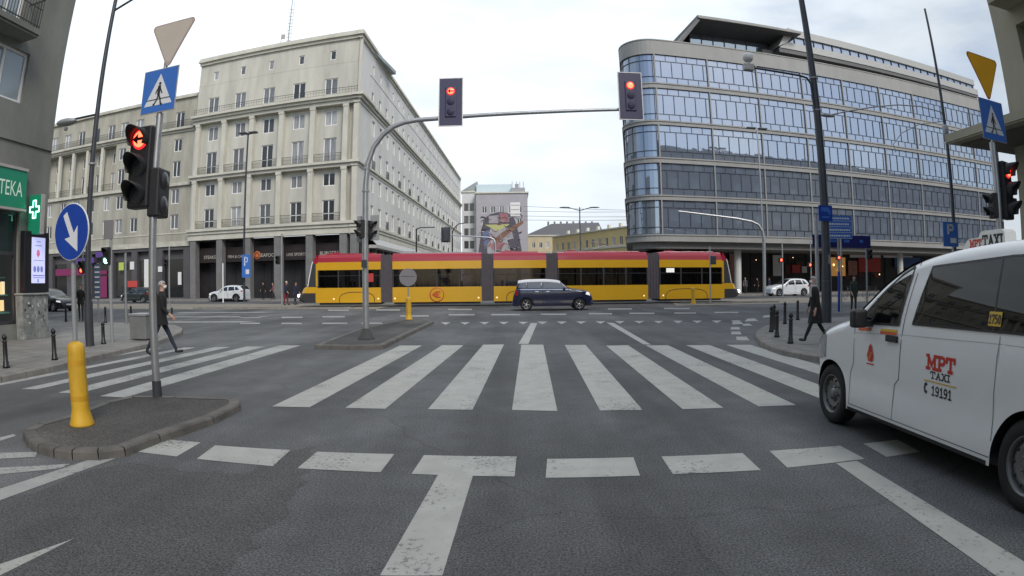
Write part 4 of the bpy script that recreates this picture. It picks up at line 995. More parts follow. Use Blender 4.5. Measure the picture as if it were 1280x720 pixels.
class Car:
    """a car body lofted from a side profile; local x forward from the front axle, y to its left, z up"""
    def __init__(s, prof, half, wb, rw, sill=.22, belt=1.0, tumble=.16, rc=.12, front=.22, rear=.10, flen=.55, rlen=.35, arch=None, lowtuck=.03):
        s.top = smooth_interp(prof); s.x0 = prof[0][0]; s.x1 = prof[-1][0]; s.half = half; s.wb = wb; s.rw = rw; s.sill = sill; s.belt = belt
        s.tumble = tumble; s.rc = rc; s.front = front; s.rear = rear; s.flen = flen; s.rlen = rlen; s.arch = arch or rw+.05; s.tuck = lowtuck; s.zmax = max(p[1] for p in prof)
    def plan(s, x):
        p = 0.0
        a = s.x1-s.flen
        if x > a: p += s.front*((x-a)/s.flen)**2.6
        b = s.x0+s.rlen
        if x < b: p += s.rear*((b-x)/s.rlen)**2.6
        return s.half-p
    def w(s, x, z):
        v = s.plan(x)
        if z > s.belt: v -= s.tumble*((z-s.belt)/(s.zmax-s.belt))**1.5
        if z < .45: v -= s.tuck*((.45-z)/.3)**2
        t_ = min(1, max(0, (s.belt-z)/.10)); v += .016*t_*t_*(3-2*t_)-.012*math.exp(-((z-s.belt*.52)/.17)**2)
        return v
    def low(s, x):
        z = s.sill
        for xa in (0, -s.wb):
            d = abs(x-xa)
            if d < s.arch: z = max(z, s.rw+math.sqrt(max(0, s.arch**2-d**2)))
        if x > s.x1-.25: z = max(z, s.sill+.10*((x-s.x1+.25)/.25))
        return z
    def section(s, x, ns=15, nr=6, nt=5):
        zt = s.top(x); zl = min(s.low(x), zt-.06); rc = min(s.rc, (zt-zl)*.45); pts = []
        for i in range(ns+1):
            z = zl+(zt-rc-zl)*i/ns; pts.append((s.w(x, z), z))
        wc = s.w(x, zt-rc)-rc; 
        for i in range(1, nr+1):
            a = PI/2*i/nr; pts.append((wc+rc*math.cos(a), zt-rc+rc*math.sin(a)))
        for i in range(1, nt+1):
            t = i/nt; pts.append((wc*(1-t), zt+.035*(1-(1-t)**2)))
        return pts
    def topz(s, x, y):
        zt = s.top(x); rc = s.rc; wc = s.w(x, zt-rc)-rc
        t = max(0, 1-abs(y)/max(wc, .1)); return zt+.035*(1-(1-t)**2)
    def body(s, name, mats, par, n=110):
        xs = [s.x0+(s.x1-s.x0)*i/n for i in range(n+1)]
        for xa in (0, -s.wb): xs += [xa-s.arch+1e-4, xa+s.arch-1e-4, xa-s.arch-1e-4, xa+s.arch+1e-4]+[xa+s.arch*math.sin(PI*k/24) for k in range(-11, 12)]
        xs += [s.x1-.02*k for k in range(1, 6)]+[s.x0+.02*k for k in range(1, 5)]
        xs = sorted(x for x in set(round(x, 5) for x in xs) if s.x0 <= x <= s.x1)
        mb = MB(); vs = []; fs = []
        secs = [s.section(x) for x in xs]; k = len(secs[0])
        for x, sc in zip(xs, secs):
            vs += [(x, -y, z) for y, z in sc]+[(x, y, z) for y, z in sc[-2::-1]]
        m = 2*k-1
        for i in range(len(xs)-1):
            for j in range(m-1):
                fs.append((i*m+j, (i+1)*m+j, (i+1)*m+j+1, i*m+j+1))
        mb.add(vs, fs, 0, True)
        mb.add(vs[:m], [tuple(range(m))], 0); mb.add(vs[-m:], [tuple(range(m-1, -1, -1))], 0)
        # dark underside and wheel wells
        z0 = s.sill+.03
        hw = s.half-.06
        segs = [(s.x0+.05, -s.wb-s.arch), (-s.wb+s.arch, -s.arch), (s.arch, s.x1-.12)]
        for a, b in segs: mb.box(a, -hw+.05, z0-.05, b, hw-.05, z0+.12, 1)
        for xa in (0, -s.wb): mb.box(xa-s.arch-.02, -hw+.16, z0, xa+s.arch+.02, hw-.16, s.rw+s.arch-.02, 1)
        for xa in (0, -s.wb):
            for sg in (-1, 1):
                P = [(xa+(s.arch+.01)*math.cos(PI*q/16), s.rw+(s.arch+.01)*math.sin(PI*q/16)) for q in range(17)]
                vv = [(x, sg*(hw-.16), z) for x, z in P]+[(x, sg*(s.w(x, z)-.012), z) for x, z in P]
                mb.add(vv, [(q, q+1, q+18, q+17) for q in range(16)], 1)
        return mb.build(name, mats, par)
    def patch(s, mb, poly, side, off=.006, mi=0, nx=14, nz=6):
        """a polygon in the side view (x, z) laid on the body side"""
        xs = [p[0] for p in poly]
        x0, x1 = min(xs), max(xs)
        def span(x):
            zz = []
            for a, b in zip(poly, poly[1:]+poly[:1]):
                if min(a[0], b[0])-1e-9 <= x <= max(a[0], b[0])+1e-9 and abs(a[0]-b[0]) > 1e-9:
                    zz.append(a[1]+(b[1]-a[1])*(x-a[0])/(b[0]-a[0]))
                elif abs(a[0]-b[0]) <= 1e-9 and abs(x-a[0]) < 1e-9: zz += [a[1], b[1]]
            return min(zz), max(zz)
        X_ = sorted(set([round(x0+(x1-x0)*i/nx, 5) for i in range(nx+1)]+[round(x, 5) for x in xs]))
        vs = []
        for x in X_:
            x = min(max(x, x0), x1); a, b = span(x)
            for j in range(nz+1):
                z = a+(b-a)*j/nz; vs.append((x, side*(s.w(x, z)+off), z))
        fs = []
        for i in range(len(X_)-1):
            for j in range(nz):
                q = (i*(nz+1)+j, (i+1)*(nz+1)+j, (i+1)*(nz+1)+j+1, i*(nz+1)+j+1)
                fs.append(q if side < 0 else q[::-1])
        mb.add(vs, fs, mi, True)
    def line(s, mb, pts, side, wd=.012, off=.004, mi=0):
        P = []
        for a, b in zip(pts, pts[1:]):
            n = max(1, int(math.hypot(b[0]-a[0], b[1]-a[1])/.12))
            P += [(a[0]+(b[0]-a[0])*i/n, a[1]+(b[1]-a[1])*i/n) for i in range(n)]
        P.append(pts[-1])
        for a, b in zip(P, P[1:]):
            d = Vector((b[0]-a[0], b[1]-a[1])).normalized(); q = Vector((-d.y, d.x))*wd/2; e = d*wd*.15
            c4 = [(a[0]-e.x+q.x, a[1]-e.y+q.y), (b[0]+e.x+q.x, b[1]+e.y+q.y), (b[0]+e.x-q.x, b[1]+e.y-q.y), (a[0]-e.x-q.x, a[1]-e.y-q.y)]
            vs = [(x, side*(s.w(x, z)+off), z) for x, z in c4]
            mb.add(vs, [(3,2,1,0) if side < 0 else (0,1,2,3)], mi)
    def flat(s, mb, vs2, fs, side, x0, z0, sc=1.0, off=.005, mi=0, slope=0.0):     # lettering onto the body side (reads correctly from outside)
        vs = []
        for qi, v in enumerate(vs2):
            x = x0+(v[0]*sc if side < 0 else -v[0]*sc); z = z0+v[1]*sc; vs.append((x, side*(s.w(x, z)+off+.00006*(qi//4)), z))
        mb.add(vs, fs, mi)
    def glass_top(s, xa, xb, inset, name, par, m_, bevel=.0, n=8, wid=None):
        mb = MB(); vs = []; fs = []
        for i in range(n+1):
            x = xa+(xb-xa)*i/n; zt = s.top(x); hw = s.w(x, zt-s.rc)-inset
            for j in range(9):
                y = -hw+2*hw*j/8; vs.append((x, y, s.topz(x, y)+.006))
        for i in range(n):
            for j in range(8): fs.append((i*9+j, (i+1)*9+j, (i+1)*9+j+1, i*9+j+1) if xb > xa else (i*9+j+1, (i+1)*9+j+1, (i+1)*9+j, i*9+j))
        mb.add(vs, fs, 0, True); return mb.build(name, m_, par)
    def wheels(s, par, rim_m, spokes=10, wd=.2, style='steel', inset=.015):
        for xa in (0, -s.wb):
            for sg in (-1, 1):
                r = s.rw; y0 = s.half-inset
                mb = MB()
                prof = [(r*.64, wd*.02), (r*.66, 0.0), (r*.80, -.008), (r*.93, .004), (r*.985, .022), (r, .05), (r, wd-.04), (r*.97, wd-.01), (r*.7, wd)]
                mb.lathe(prof, 36, 0, ax='y'); 
                for k in range(36):
                    a = 2*PI*k/36
                    if k % 1 == 0: pass
                M = Matrix.Translation((xa, -y0, r)) if sg < 0 else Matrix.Translation((xa, y0, r)) @ Matrix.Rotation(PI, 4, 'Z')
                wh = mb.build('wheel', RUBBER, par, matrix=M)
                mb = MB()
                mb.lathe([(r*.655, .004), (r*.63, .0), (r*.60, .012), (r*.575, .05), (r*.56, .07)], 30, 0, ax='y')
                if style == 'steel':
                    mb.lathe([(r*.57, .055), (r*.47, .03), (r*.40, .028), (r*.30, .05), (r*.20, .035), (r*.17, .012), (r*.10, .008), (.001, .006)], 30, 0, ax='y')
                    for k in range(spokes):
                        a = 2*PI*k/spokes; c, d = r*.475*math.cos(a), r*.475*math.sin(a)
                        mb.ball((c, .0262, d), r*.05, .008, r*.05, 1, 8, 5)
                    for k in range(5):
                        a = 2*PI*k/5; mb.ball((r*.235*math.cos(a), .032, r*.235*math.sin(a)), .014, .012, .014, 0, 6, 4)
                else:
                    mb.lathe([(r*.57, .065), (r*.3, .075), (.001, .07)], 24, 1, ax='y')
                    mb.lathe([(r*.16, .06), (r*.15, .012), (r*.08, .006), (.001, .006)], 16, 0, ax='y')
                    for k in range(spokes):
                        a = 2*PI*k/spokes; ca, sa = math.cos(a), math.sin(a); q = r*.055
                        P = [(r*.10, q*1.25), (r*.60, q*.8), (r*.60, -q*.8), (r*.10, -q*1.25)]
                        mb.prism([(u*ca-v*sa, u*sa+v*ca) for u, v in P], .014, .05, 0)
                mb.build('rim', [rim_m, BLACK], wh)
def mirror(par, car, x, z, m_, sg, sz=1.0):
    y = car.w(x, z)
    mb = MB(); 
    mb.box(-.05*sz, -.10, -.03, .07*sz, .02, .03, 0)
    bm = bmesh.new(); bmesh.ops.create_cube(bm, size=1); bmesh.ops.scale(bm, vec=(.12*sz, .17*sz, .19*sz), verts=bm.verts)
    bmesh.ops.bevel(bm, geom=bm.edges[:], offset=.035*sz, segments=3, affect='EDGES', profile=.6); bmesh.ops.translate(bm, vec=(0, -.16*sz, .05), verts=bm.verts); mb.bm(bm, 0, True)
    M = Matrix.Translation((x, sg*y, z)) @ (Matrix() if sg < 0 else Matrix.Scale(-1, 4, (0,1,0)))
    o = mb.build('wing_mirror', m_, par)
    o.data.transform(M); 
    if sg > 0: o.data.flip_normals()
    return o

# --- the white taxi van
WHITE = mat('van_white_paint', (.79,.81,.82), .28, coat=.6, var=.03, vscale=2)
VG = mat('van_tinted_glass', (.003,.004,.005), .025, spec=.42)
vx, vy = 4.33, 5.62
VAN = thing('taxi_van', 'white taxi van with tinted windows and MPT TAXI lettering on its side', 'van', (vx, vy, 0), rad(88.2))
prof = [(-4.0, .95), (-3.97, 1.45), (-3.90, 1.70), (-3.7, 1.79), (-3.2, 1.825), (-2.6, 1.83), (-2.0, 1.80), (-1.62, 1.755), (-1.30, 1.69), (-.98, 1.55), (-.66, 1.345), (-.42, 1.20), (-.30, 1.15), (-.05, 1.09), (.20, 1.01), (.36, .90), (.45, .76), (.49, .58)]
van = Car(prof, .90, 2.98, .325, sill=.235, belt=1.12, tumble=.20, rc=.12, front=.13, rear=.06, flen=.42, rlen=.3, arch=.375)
van.body('body', [WHITE, BLACK], VAN)
for sg in (-1, 1):
    mb = MB(); van.patch(mb, [(-1.27,1.155),(-.60,1.135),(-.66,1.21),(-.98,1.46),(-1.20,1.60),(-1.36,1.665)], sg, .005); fr = mb.build('window', VG, VAN)
    mb = MB()
    van.line(mb, [(-1.27,1.155),(-.60,1.135),(-.66,1.21),(-.98,1.46),(-1.20,1.60),(-1.36,1.665),(-1.27,1.155)], sg, .022, .008); van.line(mb, [(-.80,1.14),(-.86,1.375)], sg, .03, .0085); mb.build('seal', BLACK, fr)
    mb = MB(); van.patch(mb, [(-3.75,1.20),(-1.48,1.175),(-1.62,1.66),(-2.6,1.715),(-3.70,1.715)], sg, .005, nx=26); fr = mb.build('window', VG, VAN)
    mb = MB(); van.line(mb, [(-3.75,1.20),(-1.48,1.175),(-1.62,1.66),(-2.6,1.715),(-3.70,1.715),(-3.75,1.20)], sg, .016, .007); van.line(mb, [(-2.52,1.19),(-2.49,1.71)], sg, .018, .0075); mb.build('seal', BLACK, fr)
    # doors: seams, handles
    mb = MB()
    SE = mat('door_seam', (.10,.105,.105), .6)
    van.line(mb, [(-.44,1.17),(-.50,1.06),(-.49,.72),(-.43,.62),(-.435,.30)], sg, .008, .003); van.line(mb, [(-1.43,1.70),(-1.34,1.15),(-1.31,.68),(-1.245,.62),(-1.24,.30)], sg, .009, .003)
    van.line(mb, [(-2.60,1.155),(-2.58,.75),(-2.6,.42)], sg, .006, .003)
    van.line(mb, [(.02,1.06),(.22,.96),(.32,.86)], sg, .010, .003)
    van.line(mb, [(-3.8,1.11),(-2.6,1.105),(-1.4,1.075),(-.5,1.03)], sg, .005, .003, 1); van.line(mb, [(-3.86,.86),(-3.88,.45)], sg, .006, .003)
    van.line(mb, [(-.43,.30),(-1.24,.30),(-2.6,.30)], sg, .007, .003)
    mb.build('panel_groove', [SE, mat('crease_shade', (.40,.42,.43), .4)], VAN)  # second colour is a grey strip painting shade along the belt crease
    mb = MB(); x, z = -1.20, 1.03; van.patch(mb, [(-1.28,1.00),(-1.10,1.00),(-1.10,1.055),(-1.28,1.055)], sg, .022); y = van.w(x, z)
    mb.box(-1.28, sg*(y-.01), 1.0, -1.10, sg*(y+.02), 1.055); mb.build('door_handle', BLACK, VAN)
    mb = MB(); van.patch(mb, [(-.40,.235),(-2.57,.235),(-2.57,.268),(-.40,.268)], sg, .003); mb.build('side_sill', BLACK, VAN)
    mb = MB(); van.patch(mb, [(.12,.72),(.40,.66),(.38,.86),(.26,.93),(.10,.98)], sg, .006); hl = mb.build('headlight', mat('headlamp_glass', (.35,.36,.38), .08, .3), VAN)
    mb = MB(); van.patch(mb, [(-3.97,.80),(-3.86,.80),(-3.86,1.15),(-3.95,1.15)], sg, .006); mb.build('tail_light', mat('tail_red', (.30,.012,.012), .2), VAN)
    mirror(VAN, van, -.78, 1.14, BLACK, sg, .92)
    # lettering: red MPT, black TAXI and 19191, coloured bands and the crest
MPTR = mat('decal_red', (.55,.035,.02), .4); DBLK = mat('decal_black', (.02,.02,.022), .4); DYEL = mat('decal_yellow', (.65,.42,.03), .4); DORG = mat('decal_orange', (.60,.10,.02), .4)
GL = {'M': (1.15, [[(.18,0),(.18,1)],[(.18,1),(.575,.25)],[(.575,.25),(.97,1)],[(.97,1),(.97,0)],[(0,0),(.36,0)],[(.79,0),(1.15,0)],[(0,1),(.24,1)],[(.91,1),(1.15,1)]]),
      'P': (.85, [[(.18,0),(.18,1)],[(0,0),(.38,0)],[(0,1),(.55,1),(.72,.92),(.78,.75),(.72,.56),(.55,.47),(.18,.47)]]),
      'T': (.95, [[(.475,0),(.475,1)],[(.28,0),(.67,0)],[(.04,1),(.91,1)],[(.04,1),(.04,.74)],[(.91,1),(.91,.74)]]),
      'A': (1.0, [[(.14,0),(.5,1)],[(.5,1),(.86,0)],[(.27,.34),(.73,.34)],[(0,0),(.28,0)],[(.72,0),(1.0,0)]]),
      'X': (.95, [[(.14,0),(.81,1)],[(.14,1),(.81,0)],[(0,0),(.3,0)],[(.65,0),(.95,0)],[(0,1),(.3,1)],[(.65,1),(.95,1)]]),
      'I': (.5, [[(.25,0),(.25,1)],[(.04,0),(.46,0)],[(.04,1),(.46,1)]]),
      '1': (.55, [[(.3,0),(.3,1)],[(.3,1),(.1,.8)],[(.06,0),(.54,0)]]),
      '9': (.68, [[(.6,.7),(.52,.92),(.34,1),(.16,.92),(.08,.7),(.16,.5),(.34,.42),(.52,.5),(.6,.7),(.58,.4),(.48,.1),(.3,0),(.12,.08)]]),
      '7': (.65, [[(.06,.82),(.06,1),(.6,1),(.28,0)]]), '5': (.66, [[(.56,1),(.14,1),(.1,.56),(.34,.64),(.54,.52),(.6,.32),(.5,.08),(.3,0),(.1,.08)]]), '6': (.68, [[(.54,.95),(.3,.9),(.12,.6),(.08,.3),(.2,.06),(.36,0),(.54,.1),(.6,.3),(.5,.5),(.34,.55),(.12,.4)]]), '0': (.68, [[(.34,0),(.14,.15),(.08,.5),(.14,.85),(.34,1),(.54,.85),(.6,.5),(.54,.15),(.34,0)]]),
      'c': (.5, [[(.34,1.0),(.16,.85),(.08,.5),(.16,.15),(.34,0.0)],[(.34,1.0),(.42,.9)],[(.34,0),(.42,.1)]])}
def slab_text(txt, h, wd, gap=.16, sx=1.0):
    vs = []; fs = []; x = 0
    for ch in txt:
        w_, st = GL[ch]
        for pl in st:
            pq = []
            for a, b in zip(pl, pl[1:]):
                nn = max(1, int(math.hypot(b[0]-a[0], b[1]-a[1])*h/.018)); pq += [((a[0]+(b[0]-a[0])*i/nn, a[1]+(b[1]-a[1])*i/nn), (a[0]+(b[0]-a[0])*(i+1)/nn, a[1]+(b[1]-a[1])*(i+1)/nn)) for i in range(nn)]
            for a, b in pq:
                A_ = Vector(((x+a[0])*h*sx, a[1]*h)); B_2 = Vector(((x+b[0])*h*sx, b[1]*h)); d = (B_2-A_).normalized(); q = Vector((-d.y, d.x))*wd*h/2; e = d*wd*h*.45
                k = len(vs); vs += [A_-e+q, A_-e-q, B_2+e-q, B_2+e+q]; fs.append((k, k+1, k+2, k+3))
        x += w_+gap
    return vs, fs, (x-gap)*h*sx
def side_text(mb, txt, h, wd, xc, z, sg, mi, sx=1.0):
    vs, fs, L_ = slab_text(txt, h, wd, sx=sx)
    van.flat(mb, [(v.x-L_/2, v.y) for v in vs], [f if sg > 0 else f for f in fs], sg, xc, z, off=.0022, mi=mi)
sg = 1
mb = MB()
side_text(mb, 'MPT', .102, .25, -1.92, .838, sg, 0, 1.13); side_text(mb, 'TAXI', .050, .20, -1.92, .762, sg, 1, 1.35)
side_text(mb, '19191', .072, .17, -1.945, .625, sg, 1, 1.02); side_text(mb, 'c', .075, .28, -1.725, .632, sg, 1, 1.1)
van.line(mb, [(-1.70,.732),(-2.14,.732)], sg, .010, .003, 2)
van.line(mb, [(-.58,1.075),(-.80,1.082)], sg, .03, .006, 3); van.line(mb, [(-.98,1.092),(-1.25,1.10)], sg, .022, .006, 2); van.line(mb, [(-.98,1.068),(-1.25,1.075)], sg, .022, .006, 3)
mb.build('side_lettering', [MPTR, DBLK, DYEL, DORG], VAN)
mb = MB()
van.patch(mb, [(-.86,.78),(-.78,.78),(-.76,.84),(-.78,.88),(-.79,.92),(-.82,.95),(-.85,.92),(-.86,.88),(-.88,.84)], sg, .006, 0); van.line(mb, [(-.75,.755),(-.89,.755)], sg, .012, .006, 0); van.line(mb, [(-.80,.80),(-.84,.87)], sg, .014, .008, 1)
mb.build('door_crest', [MPTR, DYEL], VAN)
mb = MB(); van.patch(mb, [(-2.60,1.225),(-2.46,1.225),(-2.46,1.325),(-2.60,1.325)], sg, .012, 0)
side_text(mb, '1750', .058, .16, -2.53, 1.245, sg, 1, .72)
for v in mb.v: pass
o = mb.build('number_sticker', [DYEL, DBLK], VAN)
for v in o.data.vertices[-0:]: pass
# move the digits proud of the sticker
for p in o.data.polygons:
    if p.material_index == 1:
        for vi in p.vertices: o.data.vertices[vi].co.y += .013
van.glass_top(-1.38, -.46, .06, 'windscreen', VAN, CARGLASS)
mb = MB(); mb.box(-.02, -.72, .16, .05, .72, .32); o = mb.build('front_bumper', BLACK, VAN, matrix=Matrix.Translation((.40, 0, .16)))
van.wheels(VAN, mat('van_steel_wheel', (.20,.205,.21), .45, .6), 10, style='steel')
# roof sign, its text is read from the van's left
SGW = mat('roof_sign_white', (.72,.73,.70), .4)
RS = thing('taxi_roof_sign', 'white taxi roof sign with red and black lettering on top of the van', 'sign', (0,0,0), rad(88.2))
pv = Matrix.Translation((vx, vy, 0)) @ Matrix.Rotation(rad(88.2), 4, 'Z') @ Vector((-1.90, .34, 1.80)); RS.location = pv; RS.scale = (.74, .74, .74)
mb = MB(); P = [(-.42,0),(.36,0),(.30,.07),(.24,.13),(.10,.145),(.05,.19),(.0,.21),(-.28,.21),(-.33,.19),(-.36,.0)]
P = [(-.40,0),(.36,0),(.30,.09),(.24,.125),(.07,.13),(.03,.185),(-.02,.20),(-.34,.20),(-.38,.17)]
mb.prism(P, -.10, .10); mb.build('sign_body', SGW, RS)
mb = MB()
for txt, h, xx, z, mi in (('MPT', .075, .12, .03, 0), ('TAXI', .105, -.18, .035, 1)):
    vs, fs, L_ = slab_text(txt, h, .22, sx=.85)
    mb.add([(xx-(v.x-L_/2), .1015+.0001*(qi//4), z+v.y) for qi, v in enumerate(vs)], fs, mi)
mb.build('lettering', [MPTR, DBLK], RS)

# --- passenger cars
def small_car(label, cat, loc, rz, prof, half, wb, rw, paint, glassm, side_win, ws, rear_ws, belt, roofm=None, roof_x=None, name='parked_car', spokes=5, rimm=None, tumble=.2, sill=.2, cladding=None, handles=(), seams=(), hl=None, tl=None, mirx=-.9, front=.3, arch=None, plate=True):
    t = thing(name, label, cat, loc, rz)
    c = Car(prof, half, wb, rw, sill=sill, belt=belt, tumble=tumble, rc=.13, front=front, rear=.16, flen=.75, rlen=.6, arch=arch)
    c.body('body', [paint, BLACK], t, 80)
    for sg in (-1, 1):
        for wn in side_win:
            mb = MB(); c.patch(mb, wn, sg, .006); mb.build('window', glassm, t)
        mb = MB()
        for ln in seams: c.line(mb, ln, sg, .012, .004)
        if seams: mb.build('panel_groove', mat('seam_dark', (.02,.02,.022), .6), t)
        for (x, z) in handles:
            mb = MB(); c.patch(mb, [(x-.09, z-.018), (x+.09, z-.018), (x+.09, z+.018), (x-.09, z+.018)], sg, .02); y = c.w(x, z); mb.box(x-.09, sg*(y-.01), z-.018, x+.09, sg*(y+.018), z+.018); mb.build('door_handle', CHROME, t)
        if cladding:
            mb = MB()
            for xa in (0, -wb):
                ar = c.arch; n = 14
                for q in range(n):
                    a, b = PI*q/n, PI*(q+1)/n
                    pp = [(xa+(ar-.0)*math.cos(a), rw+ar*math.sin(a)), (xa+(ar+.06)*math.cos(a), rw+(ar+.06)*math.sin(a)), (xa+(ar+.06)*math.cos(b), rw+(ar+.06)*math.sin(b)), (xa+ar*math.cos(b), rw+ar*math.sin(b))]
                    vs = [(x, sg*(c.w(x, max(z, .2))+.008), z) for x, z in pp]; mb.add(vs, [(0,1,2,3) if sg < 0 else (3,2,1,0)])
            c.patch(mb, [(-wb+c.arch+.03, sill), (-c.arch-.03, sill), (-c.arch-.03, sill+.12), (-wb+c.arch+.03, sill+.12)], sg, .008); mb.build('cladding', BLACK, t)
        if hl:
            mb = MB(); c.patch(mb, hl, sg, .007); mb.build('headlight', mat('headlamp_lit', (.7,.7,.7), .1, emit=(1,1,1), estr=.45), t)
        if tl:
            mb = MB(); c.patch(mb, tl, sg, .007); mb.build('tail_light', mat('tail_red', ()), t)
        mirror(t, c, mirx, belt+.04, paint, sg, .9)
    c.glass_top(ws[0], ws[1], .08, 'windscreen', t, glassm); c.glass_top(rear_ws[0], rear_ws[1], .1, 'rear_window', t, glassm)
    if roofm:
        mb = MB(); n = 24; xa, xb = roof_x; vs = []; fs = []
        for i in range(n+1):
            x = xa+(xb-xa)*i/n; sc = c.section(x); zt = c.top(x)
            P = [(y, z) for y, z in sc if z > zt-c.rc-.001]
            row = [(x, -y-.006*(z < zt-.02), z+.007) for y, z in P]+[(x, y+.006*(z < zt-.02), z+.007) for y, z in P[-2::-1]]
            vs += row; k = len(row)
        for i in range(n):
            for j in range(k-1): fs.append((i*k+j, (i+1)*k+j, (i+1)*k+j+1, i*k+j+1))
        mb.add(vs, fs, 0, True); mb.build('roof', roofm, t)
    c.wheels(t, rimm or ALLOY, spokes, style='alloy')
    if plate:
        for x, sg in ((c.x1+.004, 1), (c.x0-.004, -1)):
            mb = MB(); mb.box(x-.01, -.26, .42, x+.012, .26, .53); mb.build('number_plate', SIGNW, t)
    return t, c
NAVY = mat('navy_paint', (.010,.014,.048), .22, coat=.8); RWHITE = mat('white_roof_paint', (.70,.72,.73), .3, coat=.4)
SUVW = mat('white_car_paint', (.66,.69,.71), .25, coat=.7); DGREEN = mat('dark_green_paint', (.012,.022,.024), .25, coat=.7); DGREY = mat('black_car_paint', (.012,.012,.014), .25, coat=.7)
LGLASS = mat('car_glass_light', (.10,.12,.14), .04, spec=.8)
SMO = mat('smoke_glass', (.014,.016,.02), .04, spec=.8)
g0 = G(722, 386.8); k_ = 1.03
sc = lambda P, k=k_: [(x*k, z*k) for x, z in P]
prof = sc([(-3.60,.5),(-3.57,.74),(-3.47,1.02),(-3.39,1.2),(-3.34,1.42),(-3.32,1.57),(-3.15,1.615),(-2.6,1.66),(-1.9,1.665),(-1.25,1.62),(-1.02,1.56),(-.82,1.42),(-.56,1.21),(-.42,1.16),(-.1,1.12),(.3,1.06),(.54,.97),(.68,.82),(.76,.60),(.78,.42)])
MINI, mc = small_car('dark blue hatchback with a white roof driving across the junction in front of the tram', 'car', (g0[0], g0[1]+.0, 0), 0, prof, .90*k_, 2.86*k_, .335, NAVY, LGLASS,
    [sc([(-1.98,1.21),(-.68,1.20),(-1.02,1.46),(-1.15,1.52),(-1.9,1.54)]), sc([(-2.80,1.22),(-2.06,1.21),(-2.0,1.54),(-2.74,1.54)]), sc([(-3.30,1.24),(-2.88,1.22),(-2.82,1.53),(-3.2,1.5)])], (-1.05, -.5), (-3.38, -3.5), 1.12, RWHITE, (-3.40, -1.05), 'hatchback_car', 5, CHROME, .2, .27,
    handles=[(-2.35, 1.06), (-1.75, 1.06)], seams=[sc([(-.62,1.1),(-.62,.45),(-.7,.3),(-1.95,.3),(-1.98,1.12)]), sc([(-2.0,1.12),(-2.0,.3)]), sc([(-2.85,1.12),(-2.75,.8),(-2.42,.5)])],
    hl=sc([(.34,.86),(.60,.78),(.56,.94),(.40,1.0)]), tl=sc([(-3.46,.82),(-3.30,.82),(-3.30,1.10),(-3.40,1.10)]), mirx=-.85, arch=.40)
mb = MB()
for sg in (-1, 1): mc.line(mb, [(-3.42*k_,1.14*k_),(-.6*k_,1.13*k_)], sg, .03, .007)
mb.build('chrome_strip', CHROME, MINI)
hatch = [(-3.30,.55),(-3.29,.92),(-3.24,1.05),(-3.02,1.30),(-2.85,1.43),(-2.5,1.50),(-2.0,1.525),(-1.5,1.50),(-1.15,1.42),(-.80,1.23),(-.48,1.03),(-.35,.99),(0,.95),(.4,.86),(.66,.74),(.78,.58),(.80,.42)]
hw_ = [[(-1.62,1.0),(-.62,.97),(-.98,1.24),(-1.22,1.37),(-1.6,1.40)], [(-2.5,1.02),(-1.70,1.0),(-1.68,1.40),(-2.3,1.40)], [(-2.95,1.06),(-2.58,1.03),(-2.42,1.38),(-2.66,1.34)]]
hs = [[(-.55,.95),(-.58,.4),(-1.62,.3),(-1.66,.98)], [(-1.66,.98),(-1.66,.3),(-2.3,.34),(-2.55,.98)]]
suv = [(-3.42,.6),(-3.40,1.0),(-3.34,1.15),(-3.15,1.38),(-3.0,1.52),(-2.6,1.58),(-2.0,1.61),(-1.5,1.58),(-1.15,1.49),(-.80,1.28),(-.48,1.10),(-.35,1.06),(0,1.01),(.4,.93),(.68,.80),(.80,.62),(.82,.45)]
sw_ = [[(-1.62,1.08),(-.62,1.05),(-.98,1.32),(-1.22,1.44),(-1.6,1.47)], [(-2.45,1.11),(-1.70,1.08),(-1.68,1.47),(-2.32,1.46)], [(-2.98,1.18),(-2.53,1.12),(-2.44,1.45),(-2.72,1.42)]]
s_ = G(258, 377.2); s2 = G(305, 377.0)
small_car('white crossover car with dark wheel-arch trim parked before the restaurant arcade', 'car', (s_[0]+.95, s_[1]+.9, 0), PI+rad(-2), suv, .90, 2.62, .35, SUVW, SMO, sw_, (-1.2, -.45), (-3.02, -3.32), 1.05, name='parked_car', cladding=True, handles=[(-1.5,.97),(-2.35,.99)], seams=hs,
    hl=[(.36,.74),(.70,.68),(.66,.80),(.40,.84)], tl=[(-3.38,.98),(-3.15,.98),(-3.15,1.1),(-3.34,1.1)], arch=.40)
s_ = G(141, 378.5)
small_car('dark green car standing across the side street near the traffic light poles', 'car', (s_[0]+1.3, s_[1]+1.4, 0), PI+rad(-4), hatch, .88, 2.62, .33, DGREEN, SMO, hw_, (-1.2, -.45), (-2.9, -3.22), .98, handles=[(-1.5,.9),(-2.35,.92)], seams=hs, hl=[(.36,.66),(.70,.60),(.66,.72),(.40,.76)], tl=[(-3.27,.80),(-3.05,.80),(-3.05,.98),(-3.24,.98)])
s_ = G(64, 391)
small_car('black car pulling up behind the grey utility cabinet at the left kerb', 'car', (s_[0]-1.0, s_[1]+2.2, 0), rad(-8), hatch, .88, 2.62, .33, DGREY, SMO, hw_, (-1.2, -.45), (-2.9, -3.22), .98, handles=[(-1.5,.9)], seams=hs, hl=[(.36,.66),(.70,.60),(.66,.72),(.40,.76)], tl=[(-3.27,.80),(-3.05,.80),(-3.05,.98),(-3.24,.98)])
x1_ = V(957, 360, 55.0)
